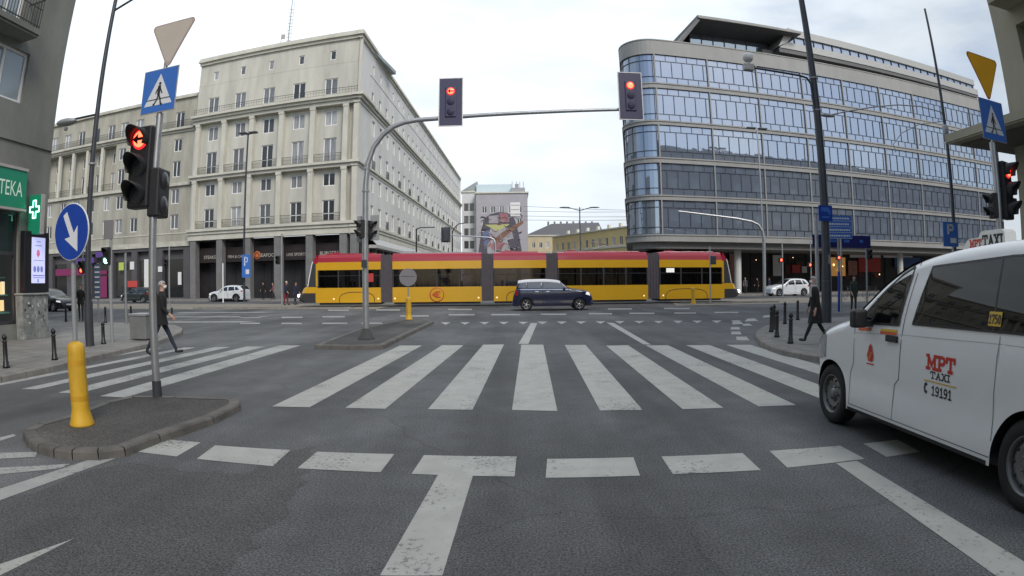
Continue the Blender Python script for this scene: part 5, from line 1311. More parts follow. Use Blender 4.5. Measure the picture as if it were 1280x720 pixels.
small_car('white hatchback car passing under the glass office block behind the tram', 'car', (x1_[0]+1.25, 55.4, 0), PI+rad(5), sc(hatch, 1.15), .98, 2.62*1.15, .37, SUVW, SMO, [sc(w_, 1.15) for w_ in hw_], (-1.2*1.15, -.45*1.15), (-2.9*1.15, -3.22*1.15), .98*1.15, handles=[(-1.7,1.04)], seams=[sc(h_, 1.15) for h_ in hs], hl=sc([(.36,.66),(.70,.60),(.66,.72),(.40,.76)], 1.15), tl=sc([(-3.27,.80),(-3.05,.80),(-3.05,.98),(-3.24,.98)], 1.15), arch=.43)

# --- the tram: five sections, bellows between; local x along the track, y inward from the near side
TRY = mat('tram_yellow', (.60,.335,.012), .3, coat=.5, var=.05, vscale=.6); TRR = mat('tram_red', (.30,.012,.030), .35, coat=.3, var=.05, vscale=.6)
TRG = mat('tram_window', (.030,.026,.030), .14, spec=.35, var=.75, vscale=.9, stretch=(1,1,.5)); TRB = mat('tram_bellows', (.075,.065,.075), .7, var=.2); TRD = mat('tram_dark_trim', (.03,.03,.033), .5)
TR = thing('tram', 'long yellow and red articulated tram with dark windows crossing the junction', 'tram', (TA[0], TA[1], 0), math.atan2(tdir.y, tdir.x))
Mi = (Matrix.Translation((TA[0], TA[1], 0)) @ Matrix.Rotation(math.atan2(tdir.y, tdir.x), 4, 'Z')).inverted()
def tx(px, py=350):
    d = Vector(ray(px, py)); o2 = Mi @ Vector((0,0,H)); d2 = Mi.to_3x3() @ d; t = -o2.y/d2.y; p = o2+d2*t; return p.x
def tz(px, py):
    d = Vector(ray(px, py)); o2 = Mi @ Vector((0,0,H)); d2 = Mi.to_3x3() @ d; t = -o2.y/d2.y; return (o2+d2*t).z
DW = 2.4
zb_, zy1, zw1, zy2, zr = .30, 1.33, 2.56, 3.10, 3.66          # skirt, window sill, window head, red band, roof
cuts = [tx(p) for p in (397, 476, 490.5, 602, 617, 683, 697.5, 810, 824.5, 903)]
secs = [(cuts[0], cuts[1]), (cuts[2], cuts[3]), (cuts[4], cuts[5]), (cuts[6], cuts[7]), (cuts[8], cuts[9])]
def tinted_glass(name):
    m = bpy.data.materials.new(name); m.use_nodes = True; nt = m.node_tree; L = nt.links
    for nd in list(nt.nodes):
        if nd.type != 'OUTPUT_MATERIAL': nt.nodes.remove(nd)
    o_ = [nd for nd in nt.nodes if nd.type == 'OUTPUT_MATERIAL'][0]
    t_ = nt.nodes.new('ShaderNodeBsdfTransparent'); t_.inputs['Color'].default_value = (.24, .225, .24, 1)
    g_ = nt.nodes.new('ShaderNodeBsdfGlossy'); g_.inputs['Roughness'].default_value = .04
    f_ = nt.nodes.new('ShaderNodeFresnel'); f_.inputs['IOR'].default_value = 1.5
    x_ = nt.nodes.new('ShaderNodeMixShader'); L.new(f_.outputs[0], x_.inputs[0]); L.new(t_.outputs[0], x_.inputs[1]); L.new(g_.outputs[0], x_.inputs[2]); L.new(x_.outputs[0], o_.inputs['Surface'])
    MATS[name] = m; return m
TRGT = tinted_glass('tram_tinted_glass'); SEATM = mat('seat_fabric', (.03,.035,.06), .8); POLEY = mat('grab_pole_yellow', (.5,.36,.04), .4)
tr_ = random.Random(9)
for k, (a, b) in enumerate(secs):
    mb = MB()
    for (z0, z1, m_) in ((zb_, zy1, 0), (zw1, zy2, 0)): mb.box(a, .0, z0, b, DW, z1, m_)
    n = max(2, round((b-a)/1.55)); 
    for q in range(n+1):
        xm = a+(b-a)*q/n; hw = .05 if 0 < q < n else .09
        for yy in (.02, DW-.06): mb.box(max(a, xm-hw), yy, zy1, min(b, xm+hw), yy+.04, zw1, 2)
    mb.prism([(.0, zy2), (.06, zr-.25), (.22, zr-.06), (.45, zr), (DW-.45, zr), (DW-.22, zr-.06), (DW-.06, zr-.25), (DW, zy2)], a, b, 1, ax='x')
    for xe in (a+.01, b-.05): mb.box(xe, .06, zy1, xe+.04, DW-.06, zw1, 2) if not (k in (0, 4)) else None
    mb.build('body_section', [TRY, TRR, TRD], TR)
    for q in range(n):
        w0 = a+(b-a)*q/n+(.05 if q else .09); w1 = a+(b-a)*(q+1)/n-(.05 if q < n-1 else .09)
        for yy in (.035, DW-.035):
            mb = MB(); mb.quad((w0, yy, zy1), (w1, yy, zy1), (w1, yy, zw1), (w0, yy, zw1)); wn = mb.build('window', TRGT, TR)
            mb = MB(); mb.box(w0, yy-.012, zw1-.42, w1, yy+.012, zw1-.385); mb.build('window_bar', TRD, wn)
    x = a+.6
    while x < b-.5:
        if tr_.random() < .75:
            for yy in (.35, DW-.75):
                if tr_.random() < .8:
                    mb = MB(); mb.box(x, yy, zy1-.05, x+.10, yy+.42, zy1+.42, bev=.03); mb.build('seat', SEATM, TR)
        if tr_.random() < .5:
            mb = MB(); mb.tube([(x+.4, DW*.5+tr_.uniform(-.4,.4), zy1), (x+.4, DW*.5, zw1)], .02, 6); mb.build('grab_pole', POLEY, TR)
        x += .82
    mb = MB(); mb.box(a+.5, .5, zr-.01, b-.5, DW-.5, zr+.07, bev=.03)
    mb.box(a+.8, .9, zr+.06, a+1.4, DW-.9, zr+.16)
    mb.build('roof_equipment', TRR if k != 1 else GREYP, TR)
    mb = MB(); mb.box(a+.1, .1, .16, b-.1, DW-.1, zb_); mb.build('undercarriage', TRD, TR)
for k in range(4):
    a, b = secs[k][1], secs[k+1][0]; mb = MB(); n = 8
    for q in range(n):
        xa = a+(b-a)*q/n; xb = a+(b-a)*(q+1)/n; mb.box(xa, .05+.03*(q % 2), .34, xb, DW-.05-.03*(q % 2), zr-.08-.03*(q % 2))
    mb.build('bellows', TRB, TR)
# wheel-arch outlines, lamps, emblem
def arch_line(a, b, zt):
    mb = MB(); P = []; c = (a+b)/2; h_ = (b-a)/2
    for q in range(21):
        t = PI*q/20; P.append((c-h_*math.copysign(abs(math.cos(t))**.7, math.cos(t)), zb_+.02+(zt-zb_)*math.sin(t)**.55))
    mb.stroke(P, .045, -.006, -.001); mb.build('wheel_arch', TRD, TR)
for (p0, p1) in ((424, 468), (633, 672), (832, 884)): arch_line(tx(p0), tx(p1), 1.0)
for p in (417, 472.6, 493.5, 598, 621, 679, 702, 805, 829):
    mb = MB(); mb.lathe([(.0, -.02), (.05, -.018), (.06, -.001)], 10, ax='y', c=(tx(p), 0, .56)); mb.build('side_marker', mat('marker_amber', (.8,.5,.2), .3, emit=(1,.75,.4), estr=.7), TR)
ex = tx(546); mb = MB(); mb.lathe([(.44, -.012), (.50, -.012), (.50, -.001), (.44, -.001)], 36, 0, ax='y', c=(ex, 0, .80))
mb.stroke([(ex+.22, .98), (ex-.02, .98), (ex-.02, .62), (ex+.22, .62)], .10, -.012, -.001); mb.stroke([(ex-.28, .80), (ex+.15, .80)], .10, -.0125, -.001); mb.stroke([(ex-.28, .80), (ex-.10, .96)], .09, -.013, -.001); mb.stroke([(ex-.28, .80), (ex-.10, .64)], .09, -.013, -.001)
mb.build('emblem', mat('emblem_red', (.50,.07,.015), .4), TR)
mb = MB(); mb.box(tx(458)-.0, -.004, 1.72, tx(458)+.5, .0115, 2.3); mb.build('warning_panel', mat('panel_red', (.45,.04,.04), .5), TR)
mb = MB(); mb.box(tx(833), -.003, 2.2, tx(843), .011, 2.5); mb.build('destination_display', mat('display_white', (.7,.7,.66), .4, emit=(1,.98,.9), estr=.35), TR)
# cabs
def cab(x0, dirn, lit):
    n = 16; mb = MB()
    # profile: forward reach, height, material of the strip that ends there (0 yellow, 1 red, 2 dark, 3 glass)
    P = [(0, zb_, 2), (1.20, zb_+.02, 2), (1.52, .42, 2), (1.62, .62, 2), (1.56, .86, 2), (1.36, .98, 2), (1.28, 1.16, 0), (1.18, 1.32, 0), (1.02, 1.40, 0), (.98, 1.45, 2), (.84, 2.0, 3), (.68, 2.55, 3), (.54, 3.02, 3), (.46, 3.16, 1), (.30, 3.42, 1), (.10, zr-.06, 1), (0, zr, 1)]
    rows_ = []
    for j in range(n+1):
        t = -1+2*j/n; y = DW/2+DW/2*math.sin(t*PI/2)
        sh = 1-.30*abs(math.sin(t*PI/2))**5
        rows_.append([(x0+dirn*p[0]*sh, y, p[1]) for p in P])
    k = len(P)
    for j in range(n):
        for i in range(k-1):
            mb.add([rows_[j][i], rows_[j+1][i], rows_[j+1][i+1], rows_[j][i+1]], [(0,1,2,3) if dirn > 0 else (3,2,1,0)], P[i+1][2], True)
    for r in (rows_[0], rows_[-1]):
        y = r[0][1]
        for i in range(k-1):
            (xa, _, za), (xb, _, zb2) = r[i], r[i+1]; mi = P[i+1][2]
            pil_ = .13 if mi == 3 else (.16 if mi == 2 and za < 1.0 else 0)
            xm = x0+dirn*pil_
            if pil_:
                mb.add([(x0, y, za), (xm, y, za), (xm, y, zb2), (x0, y, zb2)], [(0,1,2,3)], 0)
            if abs(zb2-za) > 1e-6 and dirn*(max(xa*dirn, xb*dirn)*dirn-xm) > 0:
                mb.add([(xm, y, za), (xa, y, za), (xb, y, zb2), (xm, y, zb2)], [(0,1,2,3)], mi)
    o = mb.build('cab_front', [TRY, TRR, TRD, mat('cab_glass', (.05,.055,.06), .06)], TR)
    sh = .72
    for y in (.03, DW-.03):
        mb = MB(); mb.tube([(x0+dirn*.98*(sh+.03), y, 1.44), (x0+dirn*.84*(sh+.03), y, 2.0), (x0+dirn*.68*(sh+.03), y, 2.55), (x0+dirn*.54*(sh+.03), y, 3.02), (x0+dirn*.46*(sh+.02), y, 3.16)], .045, 6); mb.build('windscreen_pillar', FRAMEW, o)
    for y in (.34, DW-.34):
        mb = MB(); mb.lathe([(.001, 1.60), (.10, 1.58), (.13, 1.4)], 14, ax='x', c=(x0, y, .80)); ob = mb.build('headlight', mat('tram_headlamp', (.8,.8,.75), .2, emit=(1,.95,.85), estr=2.0 if lit else .4), o)
        if dirn < 0: ob.data.transform(Matrix.Translation((2*x0, 0, 0)) @ Matrix.Scale(-1, 4, (1,0,0)))
cab(cuts[0], -1, True); cab(cuts[9], 1, False)
mb = MB(); mx_ = (secs[3][0]+secs[3][1])/2
mb.tube([(mx_-.6, .6, zr+.2), (mx_+.5, 1.2, zr+.55), (mx_-.5, 1.2, zr+.75)], .04, 6); mb.tube([(mx_-.5, .5, zr+.76), (mx_-.5, 1.9, zr+.76)], .04, 6); mb.build('pantograph', GREYP, TR)
# ------------------------------------------------------------------ street furniture
def post(t, h, r0, r1=None, m_=GALV, name='pole', n=12, x=0, y=0, z=0):
    mb = MB(); mb.tube([(x, y, z), (x, y, z+h)], [r0, r1 or r0], n); return mb.build(name, m_, t)
ARROW = [(.56,.12),(-.08,.12),(-.08,.42),(-.62,0),(-.08,-.42),(-.08,-.12),(.56,-.12)]
def head(par, M, lens, r=.1, arrow=False, visor=True, board=None, hname='signal_head', m_=BLACK, vl=2.0):
    """signal head facing -y, its centre at the origin"""
    n = len(lens); p = r*2.75; hh = n*p/2; w2 = r*1.42
    mb = MB(); mb.box(-w2, 0, -hh, w2, r*1.5, hh, bev=r*.22)
    o = mb.build(hname, m_, par, matrix=M)
    for k, c in enumerate(lens):
        z = hh-p*(k+.5)
        if visor:
            mb = MB(); vs = []; q = 20; fs = []
            for i in range(q+1):
                a = rad(-35)+rad(250)*i/q
                dp = -r*vl*(.45+.55*max(0, math.sin(a)))
                for rr in (r*1.14, r*1.06):
                    vs += [(rr*math.cos(a), .002, z+rr*math.sin(a)), (rr*math.cos(a), dp, z+rr*math.sin(a)-.0)]
            for i in range(q):
                b = i*4; fs += [(b, b+4, b+5, b+1), (b+3, b+7, b+6, b+2), (b+1, b+5, b+7, b+3)]
            mb.add(vs, fs, 0, True); mb.build('visor', m_, o)
        mb = MB(); mb.lathe([(r*1.02, -.004), (r*.8, -.02), (r*.4, -.032), (.0005, -.036)], 24, ax='y', c=(0, 0, z))
        mt = {'r': REDH, 'g': GREENL, 'o': LENSOFF if not board else mat('lens_unlit_blue', (.035,.035,.075), .7), 'p': REDH}[c]
        ln = mb.build('lens', mt, o)
        if c in 'rp':
            mb = MB(); mb.lathe([(r*1.03, -.006), (r*.84, -.024), (r*.83, -.023)], 24, ax='y', c=(0, 0, z)); mb.build('lens_rim', REDL, ln)
        if arrow and c in 'r':
            mb = MB(); mb.prism([(x*r*1.4, z+v*r*1.3) for x, v in ARROW], -.042, -.037); mb.build('arrow', mat('arrow_mask', (.06,.004,.004), .6), ln)
    if board:
        bw, b0, b1 = board; mb = MB()
        mb.box(-bw, r*.3, b0, bw, r*.42, b1, 0, bev=.03) if False else mb.box(-bw, r*.3, b0, bw, r*.42, b1, 0)
        f = .022
        for (xa, xb, za, zb) in ((-bw, bw, b1, b1+f), (-bw, bw, b0-f, b0), (-bw-f, -bw, b0-f, b1+f), (bw, bw+f, b0-f, b1+f)): mb.box(xa, r*.25, za, xb, r*.48, zb, 1)
        mb.build('backboard', [mat('backboard_grey', (.055,.055,.125), .5), FRAMEW], o)
    return o
def triangle_sign(par, M, s_, face, rim, back=SIGNG, name='yield_sign'):
    h_ = s_*.866; mb = MB()
    def rt(k):
        pts = []
        for (cx, cz, a0) in ((-s_/2, h_, 90), (0, 0, 210), (s_/2, h_, 330)):
            c = Vector((cx, cz)); ctr = Vector((0, h_*2/3)); c2 = c+(ctr-c).normalized()*(.06*2*s_+k*2)
            for q in range(5): a = rad(a0+120*q/4); pts.append((c2.x+.06*s_*math.cos(a), c2.y+.06*s_*math.sin(a)))
        return pts
    P = rt(0); mb.prism(P, -.012, 0, 1); mb.prism(rt(.022 if face is not rim else 0), -.014, -.0121, 0)
    return mb.build(name, [face, rim], par, matrix=M)
def ped_figure(mb, cx, cz, h_, y, mi):          # walking figure on stripes
    s_ = h_
    mb.disc((cx+.02*s_, y, cz+.43*s_), .065*s_, 10, mi)
    mb.stroke([(cx+.01*s_, cz+.33*s_), (cx-.01*s_, cz+.0*s_)], .15*s_, y, y+.0008, mi)
    mb.stroke([(cx-.01*s_, cz+.02*s_), (cx+.10*s_, cz-.2*s_), (cx+.15*s_, cz-.42*s_), (cx+.21*s_, cz-.42*s_)], .075*s_, y, y+.0008, mi)
    mb.stroke([(cx-.01*s_, cz+.02*s_), (cx-.06*s_, cz-.2*s_), (cx-.2*s_, cz-.4*s_), (cx-.25*s_, cz-.38*s_)], .07*s_, y, y+.0008, mi)
    mb.stroke([(cx+.02*s_, cz+.31*s_), (cx+.11*s_, cz+.14*s_), (cx+.17*s_, cz+.02*s_)], .055*s_, y, y+.0008, mi)
    mb.stroke([(cx-.01*s_, cz+.31*s_), (cx-.11*s_, cz+.16*s_), (cx-.16*s_, cz+.04*s_)], .055*s_, y, y+.0008, mi)
def ped_sign(par, M, s_):
    mb = MB(); mb.box(-s_/2, 0, 0, s_/2, .012, s_, 2, bev=.004)
    mb.quad((-s_/2+.012,-.0015,.012),(s_/2-.012,-.0015,.012),(s_/2-.012,-.0015,s_-.012),(-s_/2+.012,-.0015,s_-.012), 0)
    mb.add([(-s_*.40,-.003,s_*.17),(s_*.40,-.003,s_*.17),(0,-.003,s_*.88)], [(0,1,2)], 1)
    ped_figure(mb, 0, s_*.41, s_*.56, -.0045, 3)
    mb.stroke([(-s_*.34, s_*.30), (s_*.34, s_*.30)], s_*.022, -.0042, -.0036, 3)
    return mb.build('pedestrian_crossing_sign', [SIGNBL, SIGNW, SIGNG, mat('sign_black', (.03,.03,.035), .5)], par, matrix=M)
T_ = lambda x, y, z, a=0: Matrix.Translation((x, y, z)) @ Matrix.Rotation(a, 4, 'Z')

# near left signal pole on the island
x, y = G(197, 496, .085); zt = HZ(194, 143, x, y)
SP = thing('traffic_signal_pole', 'near grey signal pole on the kerbed island with red arrow and pale yield sign', 'traffic light', (x, y, .085))
post(SP, zt-.07, .055, .052, GALV); post(SP, .22, .07, .065, DARKP, 'pole_base')
post(SP, HZ(200, 82, x, y)-zt+.25, .03, .03, GALV, 'sign_post', z=zt-.15)
zz = HZ(178, 205, x, y)-.115
head(SP, T_(-.22, -.12, zz, rad(-4)), 'roo', .136, arrow=True)
mb = MB(); mb.box(-.24, -.03, zz-.3, 0, .03, zz-.26); mb.box(-.24, -.03, zz+.26, 0, .03, zz+.3); mb.build('bracket', DARKP, SP)
z2 = HZ(200, 238, x, y)-.115
head(SP, T_(.10, .10, z2, rad(95)), 'oo', .12, visor=False)
za = HZ(197, 139, x, y)-.115; zb = HZ(200, 84, x, y)-.115
ped_sign(SP, T_(-.02, -.06, za, rad(-6)), zb-za)
za = HZ(203, 84, x, y)-.115; zb = HZ(208, 24, x, y)-.115
triangle_sign(SP, T_(.07, -.04, za-.02, rad(-6)), (zb-za)/.866*.98, mat('sign_beige', (.50,.45,.385), .5, var=.06), mat('sign_beige_rim', (.42,.33,.29), .5))  # beige face with a slightly darker, redder rim

# yellow bollard with the blue keep-right disc
def yellow_bollard(px, pyb, pyt, z, label, grp='yellow reflective bollards on the islands', rb=None):
    x, y = G(px, pyb, z); h_ = HZ(px, pyt, x, y)-z; s_ = h_/1.0
    t = thing('yellow_bollard', label, 'bollard', (x, y, z), 0, grp)
    mb = MB(); mb.lathe([(.0, 0), (.165, 0), (.165, .02), (.15, .06), (.125, .16), (.118, .20), (.118, .86), (.115, .93), (.095, .97), (.05, .995), (.0, 1.0)], 24)
    for k in range(len(mb.v)): mb.v[k] = Vector((mb.v[k].x*s_, mb.v[k].y*s_, mb.v[k].z*s_))
    mb.build('shell', YELLOW, t)
    mb = MB(); mb.lathe([(.1195, .30), (.1195, .36)], 24); mb.lathe([(.1195, .72), (.1195, .78)], 24)
    for k in range(len(mb.v)): mb.v[k] = mb.v[k]*s_
    mb.build('band', mat('bollard_band', (.55,.30,.02), .4), t)
    return t, h_
t, hb = yellow_bollard(103, 531, 426, .085, 'nearest yellow bollard carrying the blue keep-right sign on the near island')
x, y = t.location.x, t.location.y
S1 = thing('road_sign', 'round blue keep-right sign with white arrow on a post above the nearest yellow bollard', 'road sign', (x, y, .115+hb-.02))
zc = HZ(87, 290, x, y)-.115-hb+.02; rr = (HZ(87, 254, x, y)-HZ(87, 326, x, y))/2
post(S1, zc+rr*.7, .03, .03, GREYP)
mb = MB(); mb.lathe([(0,-.012),(rr-.004,-.012),(rr,-.006),(rr,0),(0,.0)], 40, 1, ax='y', smooth=False); mb.lathe([(0,-.0145),(rr*.965,-.0145)], 40, 0, ax='y', smooth=False)
a_ = rad(-52); ca, sa = math.cos(a_), math.sin(a_)
AR = [(-.66,.11),(.12,.11),(.02,.38),(.72,0),(.02,-.38),(.12,-.11),(-.66,-.11)]
a2 = math.atan2(-.62, .36)
mb.prism([((u*math.cos(a2)-v*math.sin(a2))*rr*1.12, (u*math.sin(a2)+v*math.cos(a2))*rr*1.12) for u, v in AR], -.017, -.0151, 1)
mb.build('sign_disc', [SIGNB, SIGNW], S1, matrix=T_(0, -.04, zc, rad(-7)))

# the mast-arm signal on the middle island
x, y = G(458, 423.5, .1)
MA = thing('mast_arm_signal', 'curved grey mast-arm pole holding two red traffic lights over the road', 'traffic light', (x, y, .1))
pts = [(0,0,.0),(0,0,1.5)]
for (px, py) in ((457,232),(459.5,205),(467,184),(478,169),(491,158.5),(505,153),(522,150),(549,148),(601,144),(680,140),(770,137),(800,136)):
    v = V(px, py, y); pts.append((v[0]-x, 0, v[2]-.1))
mb = MB(); mb.tube(pts, [.085,.085,.08,.078,.072,.07,.068,.066,.064,.062,.056,.05,.045,.04], 14); mb.build('mast', GALV, MA)
mb = MB(); mb.lathe([(.23,0),(.23,.02),(.19,.05),(.11,.26),(.09,.28)], 20); mb.build('base_cone', mat('cone_rubber', (.05,.05,.05), .8), MA)
mb = MB(); mb.lathe([(.10,0),(.10,.05)], 14, c=(0,0,HZ(457,212,x,y)-.1)); mb.lathe([(.10,0),(.10,.05)], 14, c=(0,0,HZ(457,240,x,y)-.1)); mb.build('collar', GREYP, MA)
for (px, y0, y1, st) in ((563.5, 97.5, 158, 'arrow'), (788, 90.5, 150, 'ball')):
    a = V(px, y0, y-.12); b = V(px, y1, y-.12); hh = (a[2]-b[2])/2; zc = (a[2]+b[2])/2-.1; xc = (a[0]+b[0])/2-x
    wv = (V(px+15, y0+30, y)[0]-V(px-15, y0+30, y)[0])/2
    o = head(MA, T_(xc, -.16, zc, 0), 'roo', .105, arrow=(st == 'arrow'), visor=False, board=(wv*.94, -hh*.97, hh*.97), m_=mat('backboard_grey', (.055,.055,.11), .5), vl=.7)
zz = HZ(457, 287, x, y)-.1
head(MA, T_(-.14, -.02, zz+.02, rad(-60)), 'oo', .09); head(MA, T_(.14, .1, zz, rad(70)), 'oo', .09)
mb = MB(); mb.box(-.26, .10, zz-.32, -.06, .13, zz+.38); mb.box(.10, .16, zz-.28, .34, .18, zz+.40); mb.build('rear_backboard', GREYP, MA)
mb = MB(); mb.box(-.07, -.16, 1.9, .07, -.09, 2.1, bev=.01); mb.build('push_button', DARKP, MA)

# yellow bollard on the middle island with the back of a round sign
t, hb = yellow_bollard(511, 399.5, 371, .095, 'yellow bollard on the middle island with the grey back of a round sign')
x, y = t.location.x, t.location.y
S2 = thing('road_sign', 'grey back of a round sign on a thin post above the middle island bollard', 'road sign', (x, y, .095+hb-.02))
zc = HZ(511, 346, x, y)-.095-hb; rr = .36; post(S2, zc+.3, .03, .03, GREYP)
mb = MB(); mb.lathe([(0,-.012),(rr,-.012),(rr,.01),(0,.01)], 32, ax='y', smooth=False); mb.box(-rr*.8, -.03, .05, rr*.8, -.0121, .1); mb.build('sign_disc', mat('sign_back_dark', (.20,.195,.21), .5), S2, matrix=T_(0, -.05, zc))
t, hb = yellow_bollard(866.5, 380, 359, .095, 'far yellow bollard at the right end of the tram')
x, y = t.location.x, t.location.y

# lamp posts
def thin_pole(px, pyb, pyt, z, label, r0=.05, r1=None, m_=GREYP, cat='pole', name='sign_pole', pxt=None, Y=None, grp=None):
    if Y is None: x, y = G(px, pyb, z)
    else: x, y, _ = V(px, pyb, Y)
    h_ = HZ(pxt or px, pyt, x, y)-z
    t = thing(name, label, cat, (x, y, z), 0, grp); post(t, h_, r0, r1, m_); return t, x, y, h_
x, y = G(112.5, 432.5, .115)
LL = thing('lamp_post', 'tall dark tapered lamp post on the left pavement corner by the pharmacy', 'street lamp', (x, y, .115))
post(LL, 12.5, .085, .045, DARKP); post(LL, 1.1, .12, .12, DARKP, 'pole_base'); post(LL, .05, .10, .10, GREYP, 'collar', z=4.5)
za = HZ(126, 143, x, y)-.115; v = V(89, 156, y)
mb = MB(); mb.tube([(0,0,za),(v[0]-x,-.1,v[2]-.115+.1)], .03, 8); mb.build('arm', DARKP, LL)
mb = MB(); mb.ball((v[0]-x-.1, -.1, v[2]-.115+.06), .38, .16, .10, 0, 16, 8); mb.lathe([(.0,0),(.05,.03),(.06,.1)], 8, c=(v[0]-x-.1,-.1,v[2]-.3)); mb.build('luminaire', GREYP, LL)
zb = HZ(152, 15, x, y)-.115
mb = MB(); mb.tube([(0,0,zb),(1.2,0,zb+.42)], .03, 8); mb.build('upper_arm', DARKP, LL)
x, y = G(1033, 403, .115)
LR = thing('lamp_post', 'thick black lamp post on the right pavement corner carrying a camera arm', 'street lamp', (x, y, .115))
ztop = 16.5
mb = MB(); mb.tube([(0,0,0),(0,0,HZ(1031,352,x,y)),(0,0,HZ(1029,330,x,y)),(0,0,9),(0,0,ztop)], [.185,.185,.16,.13,.085], 16); mb.build('pole', DARKP, LR)
for zq in (HZ(1004,100,x,y), HZ(1008,140,x,y), HZ(1030,262,x,y), HZ(1031,352,x,y)):
    mb = MB(); mb.lathe([(.15,0),(.19 if zq < 3 else .16,.02),(.15,.06)], 16, c=(0,0,zq-.115)); mb.build('collar', GREYP, LR)
zc = HZ(1003, 100, x, y)-.115; vv = V(936, 84, y)
CAMA = [(-.12,-.05,zc-1.2),(-.16,-.05,zc-.2),(-.3,-.05,zc+.0),(-.6,-.05,zc+.06),(vv[0]-x,-.05,vv[2]-.115-.02)]
mb = MB(); mb.tube(CAMA, .04, 8); mb.build('camera_arm', DARKP, LR)
cx, cz = CAMA[-1][0], CAMA[-1][2]
mb = MB(); mb.box(cx-.22, -.16, cz-.12, cx+.14, .06, cz+.10, 1); mb.tube([(cx,-.05,cz+.1),(cx,-.05,cz+.22)], .05, 8, 0); mb.lathe([(.0,.0),(.13,.02),(.19,.10),(.19,.22),(.15,.30),(.0,.36)], 16, 0, c=(cx-.02,-.05,cz+.20)); mb.build('camera', [mat('camera_white', (.6,.6,.6), .4), GREYP], LR)
mb = MB(); zs_ = HZ(1031, 285, x, y)-.115; mb.box(-.02, -.2, 2.0, .02, -.19, 2.3); mb.build('label_plate', SIGNG, LR)
x2, y2, _ = V(1193, 300, 27)
L2 = thing('lamp_post', 'second dark lamp post behind the taxi van with a long curved arm', 'street lamp', (x2, y2, .115))
mb = MB(); mb.tube([(0,0,0),(0,0,7),(0,0,18)], [.13,.11,.07], 14); mb.build('pole', DARKP, L2)
P = []
for (px, py) in ((1176,140),(1150,133),(1122,131),(1090,134),(1060,139),(1036,144)): v = V(px, py, y2); P.append((v[0]-x2, 0, v[2]-.115))
P = [(0,0,P[0][2]-.35)]+P
mb = MB(); mb.tube(P, .035, 8); mb.build('arm', GREYP, L2)
mb = MB(); mb.ball((P[-1][0]-.1, 0, P[-1][2]-.03), .5, .15, .09, 0, 14, 8); mb.build('luminaire', GREYP, L2)
zq = HZ(1181, 158, x2, y2)-.115; mb = MB(); mb.lathe([(.12,0),(.2,.03),(.2,.9),(.12,1.0)], 14, c=(0,0,zq-.9)); mb.build('collar', GREYP, L2)
P = []
for (px, py) in ((1180,151),(1150,155),(1128,166),(1118,180),(1121,190)): v = V(px, py, y2); P.append((v[0]-x2, .1, v[2]-.115))
mb = MB(); mb.tube(P, .025, 8); mb.build('curved_bracket', GREYP, L2)

def double_lamp(px, pyb, pyt, half, label, Y, r=.09, flat=True, tilt=0.0, m_=GREYP):
    x, y, _ = V(px, pyb, Y); h_ = HZ(px, pyt, x, y)-.1
    t = thing('lamp_post', label, 'street lamp', (x, y, .1)); post(t, h_, r, r*.7, m_)
    for sg in (-1, 1):
        mb = MB(); mb.tube([(0,0,h_-.15-tilt), (sg*half*.55, 0, h_-.1-tilt*.2), (sg*half, 0, h_)], r*.5, 8); a = mb.build('arm', m_, t)
        mb = MB(); mb.ball((sg*(half+.1), 0, h_-.02), half*.38, .22, .10, 0, 12, 6) if not flat else mb.box(sg*(half*.25), -.25, h_-.08, sg*(half+.4), .25, h_+.06, bev=.03); mb.build('luminaire', DARKP if flat else m_, a)
    return t, x, y, h_
double_lamp(305.5, 376, 166, .55, 'lamp post with two flat heads before the restaurant arcade', 50, .11, True, 0, DARKP)
double_lamp(726, 374, 259, 2.1, 'grey double-armed lamp post seen above the tram against the sky', 85, .12, False, .35)
double_lamp(954.5, 366, 160, .75, 'slim pale lamp post with two flat heads before the glass office block', 56, .10, True, 0, GALV)

# opposite mast arms seen from behind
x, y, _ = V(955.5, 365, 53)
M2_ = thing('mast_arm_signal', 'grey mast-arm pole curving left before the glass office block', 'traffic light', (x, y, .1))
pts = [(0,0,0)]
for (px, py) in ((955,300),(953,289),(948,281),(940,277),(920,273),(880,268),(848,264)): v = V(px, py, y); pts.append((v[0]-x, 0, v[2]-.1))
mb = MB(); mb.tube(pts, [.16,.15,.14,.13,.12,.11,.09,.08], 12); mb.build('mast', GALV, M2_)
x, y, _ = V(619, 374, 62)
M3_ = thing('mast_arm_signal', 'far mast-arm traffic light seen from behind above the tram before the mural', 'traffic light', (x, y, .1))
pts = [(0,0,0)]
for (px, py) in ((619,304),(617,299),(612,297),(590,295.5),(552,293.5)): v = V(px, py, y); pts.append((v[0]-x, 0, v[2]-.1))
mb = MB(); mb.tube(pts, [.12,.11,.10,.09,.07,.06], 10); mb.build('mast', GALV, M3_)
v0 = V(551.5, 303, y-.2); v1 = V(563, 284, y-.2); mb = MB(); mb.box(v0[0]-x, -.25, v0[2]-.1, v1[0]-x, -.18, v1[2]-.1); mb.box(v0[0]-x+.25, -.5, v0[2], v1[0]-x-.25, -.26, v1[2]-.3, bev=.04); mb.build('signal_head', DARKP, M3_)
x, y, _ = V(521, 374, 60)
t = thing('lamp_post', 'thin black post with a short horizontal arm before the cream side facade', 'street lamp', (x, y, .1)); hh = HZ(521, 287, x, y)
post(t, hh, .09, .07, BLACKM); mb = MB(); v = V(544, 284, y); mb.tube([(0,0,hh-.1),(.4,0,hh+.1),(v[0]-x,0,v[2]-.1)], .05, 8); mb.build('arm', BLACKM, t)
x, y, _ = V(566, 374, 75)
t = thing('lamp_post', 'far post with a curved arm beside the end of the cream side facade', 'street lamp', (x, y, .1)); hh = HZ(566, 290, x, y)
post(t, hh, .10, .08, BLACKM); mb = MB(); P = [(0,0,hh-.1)]
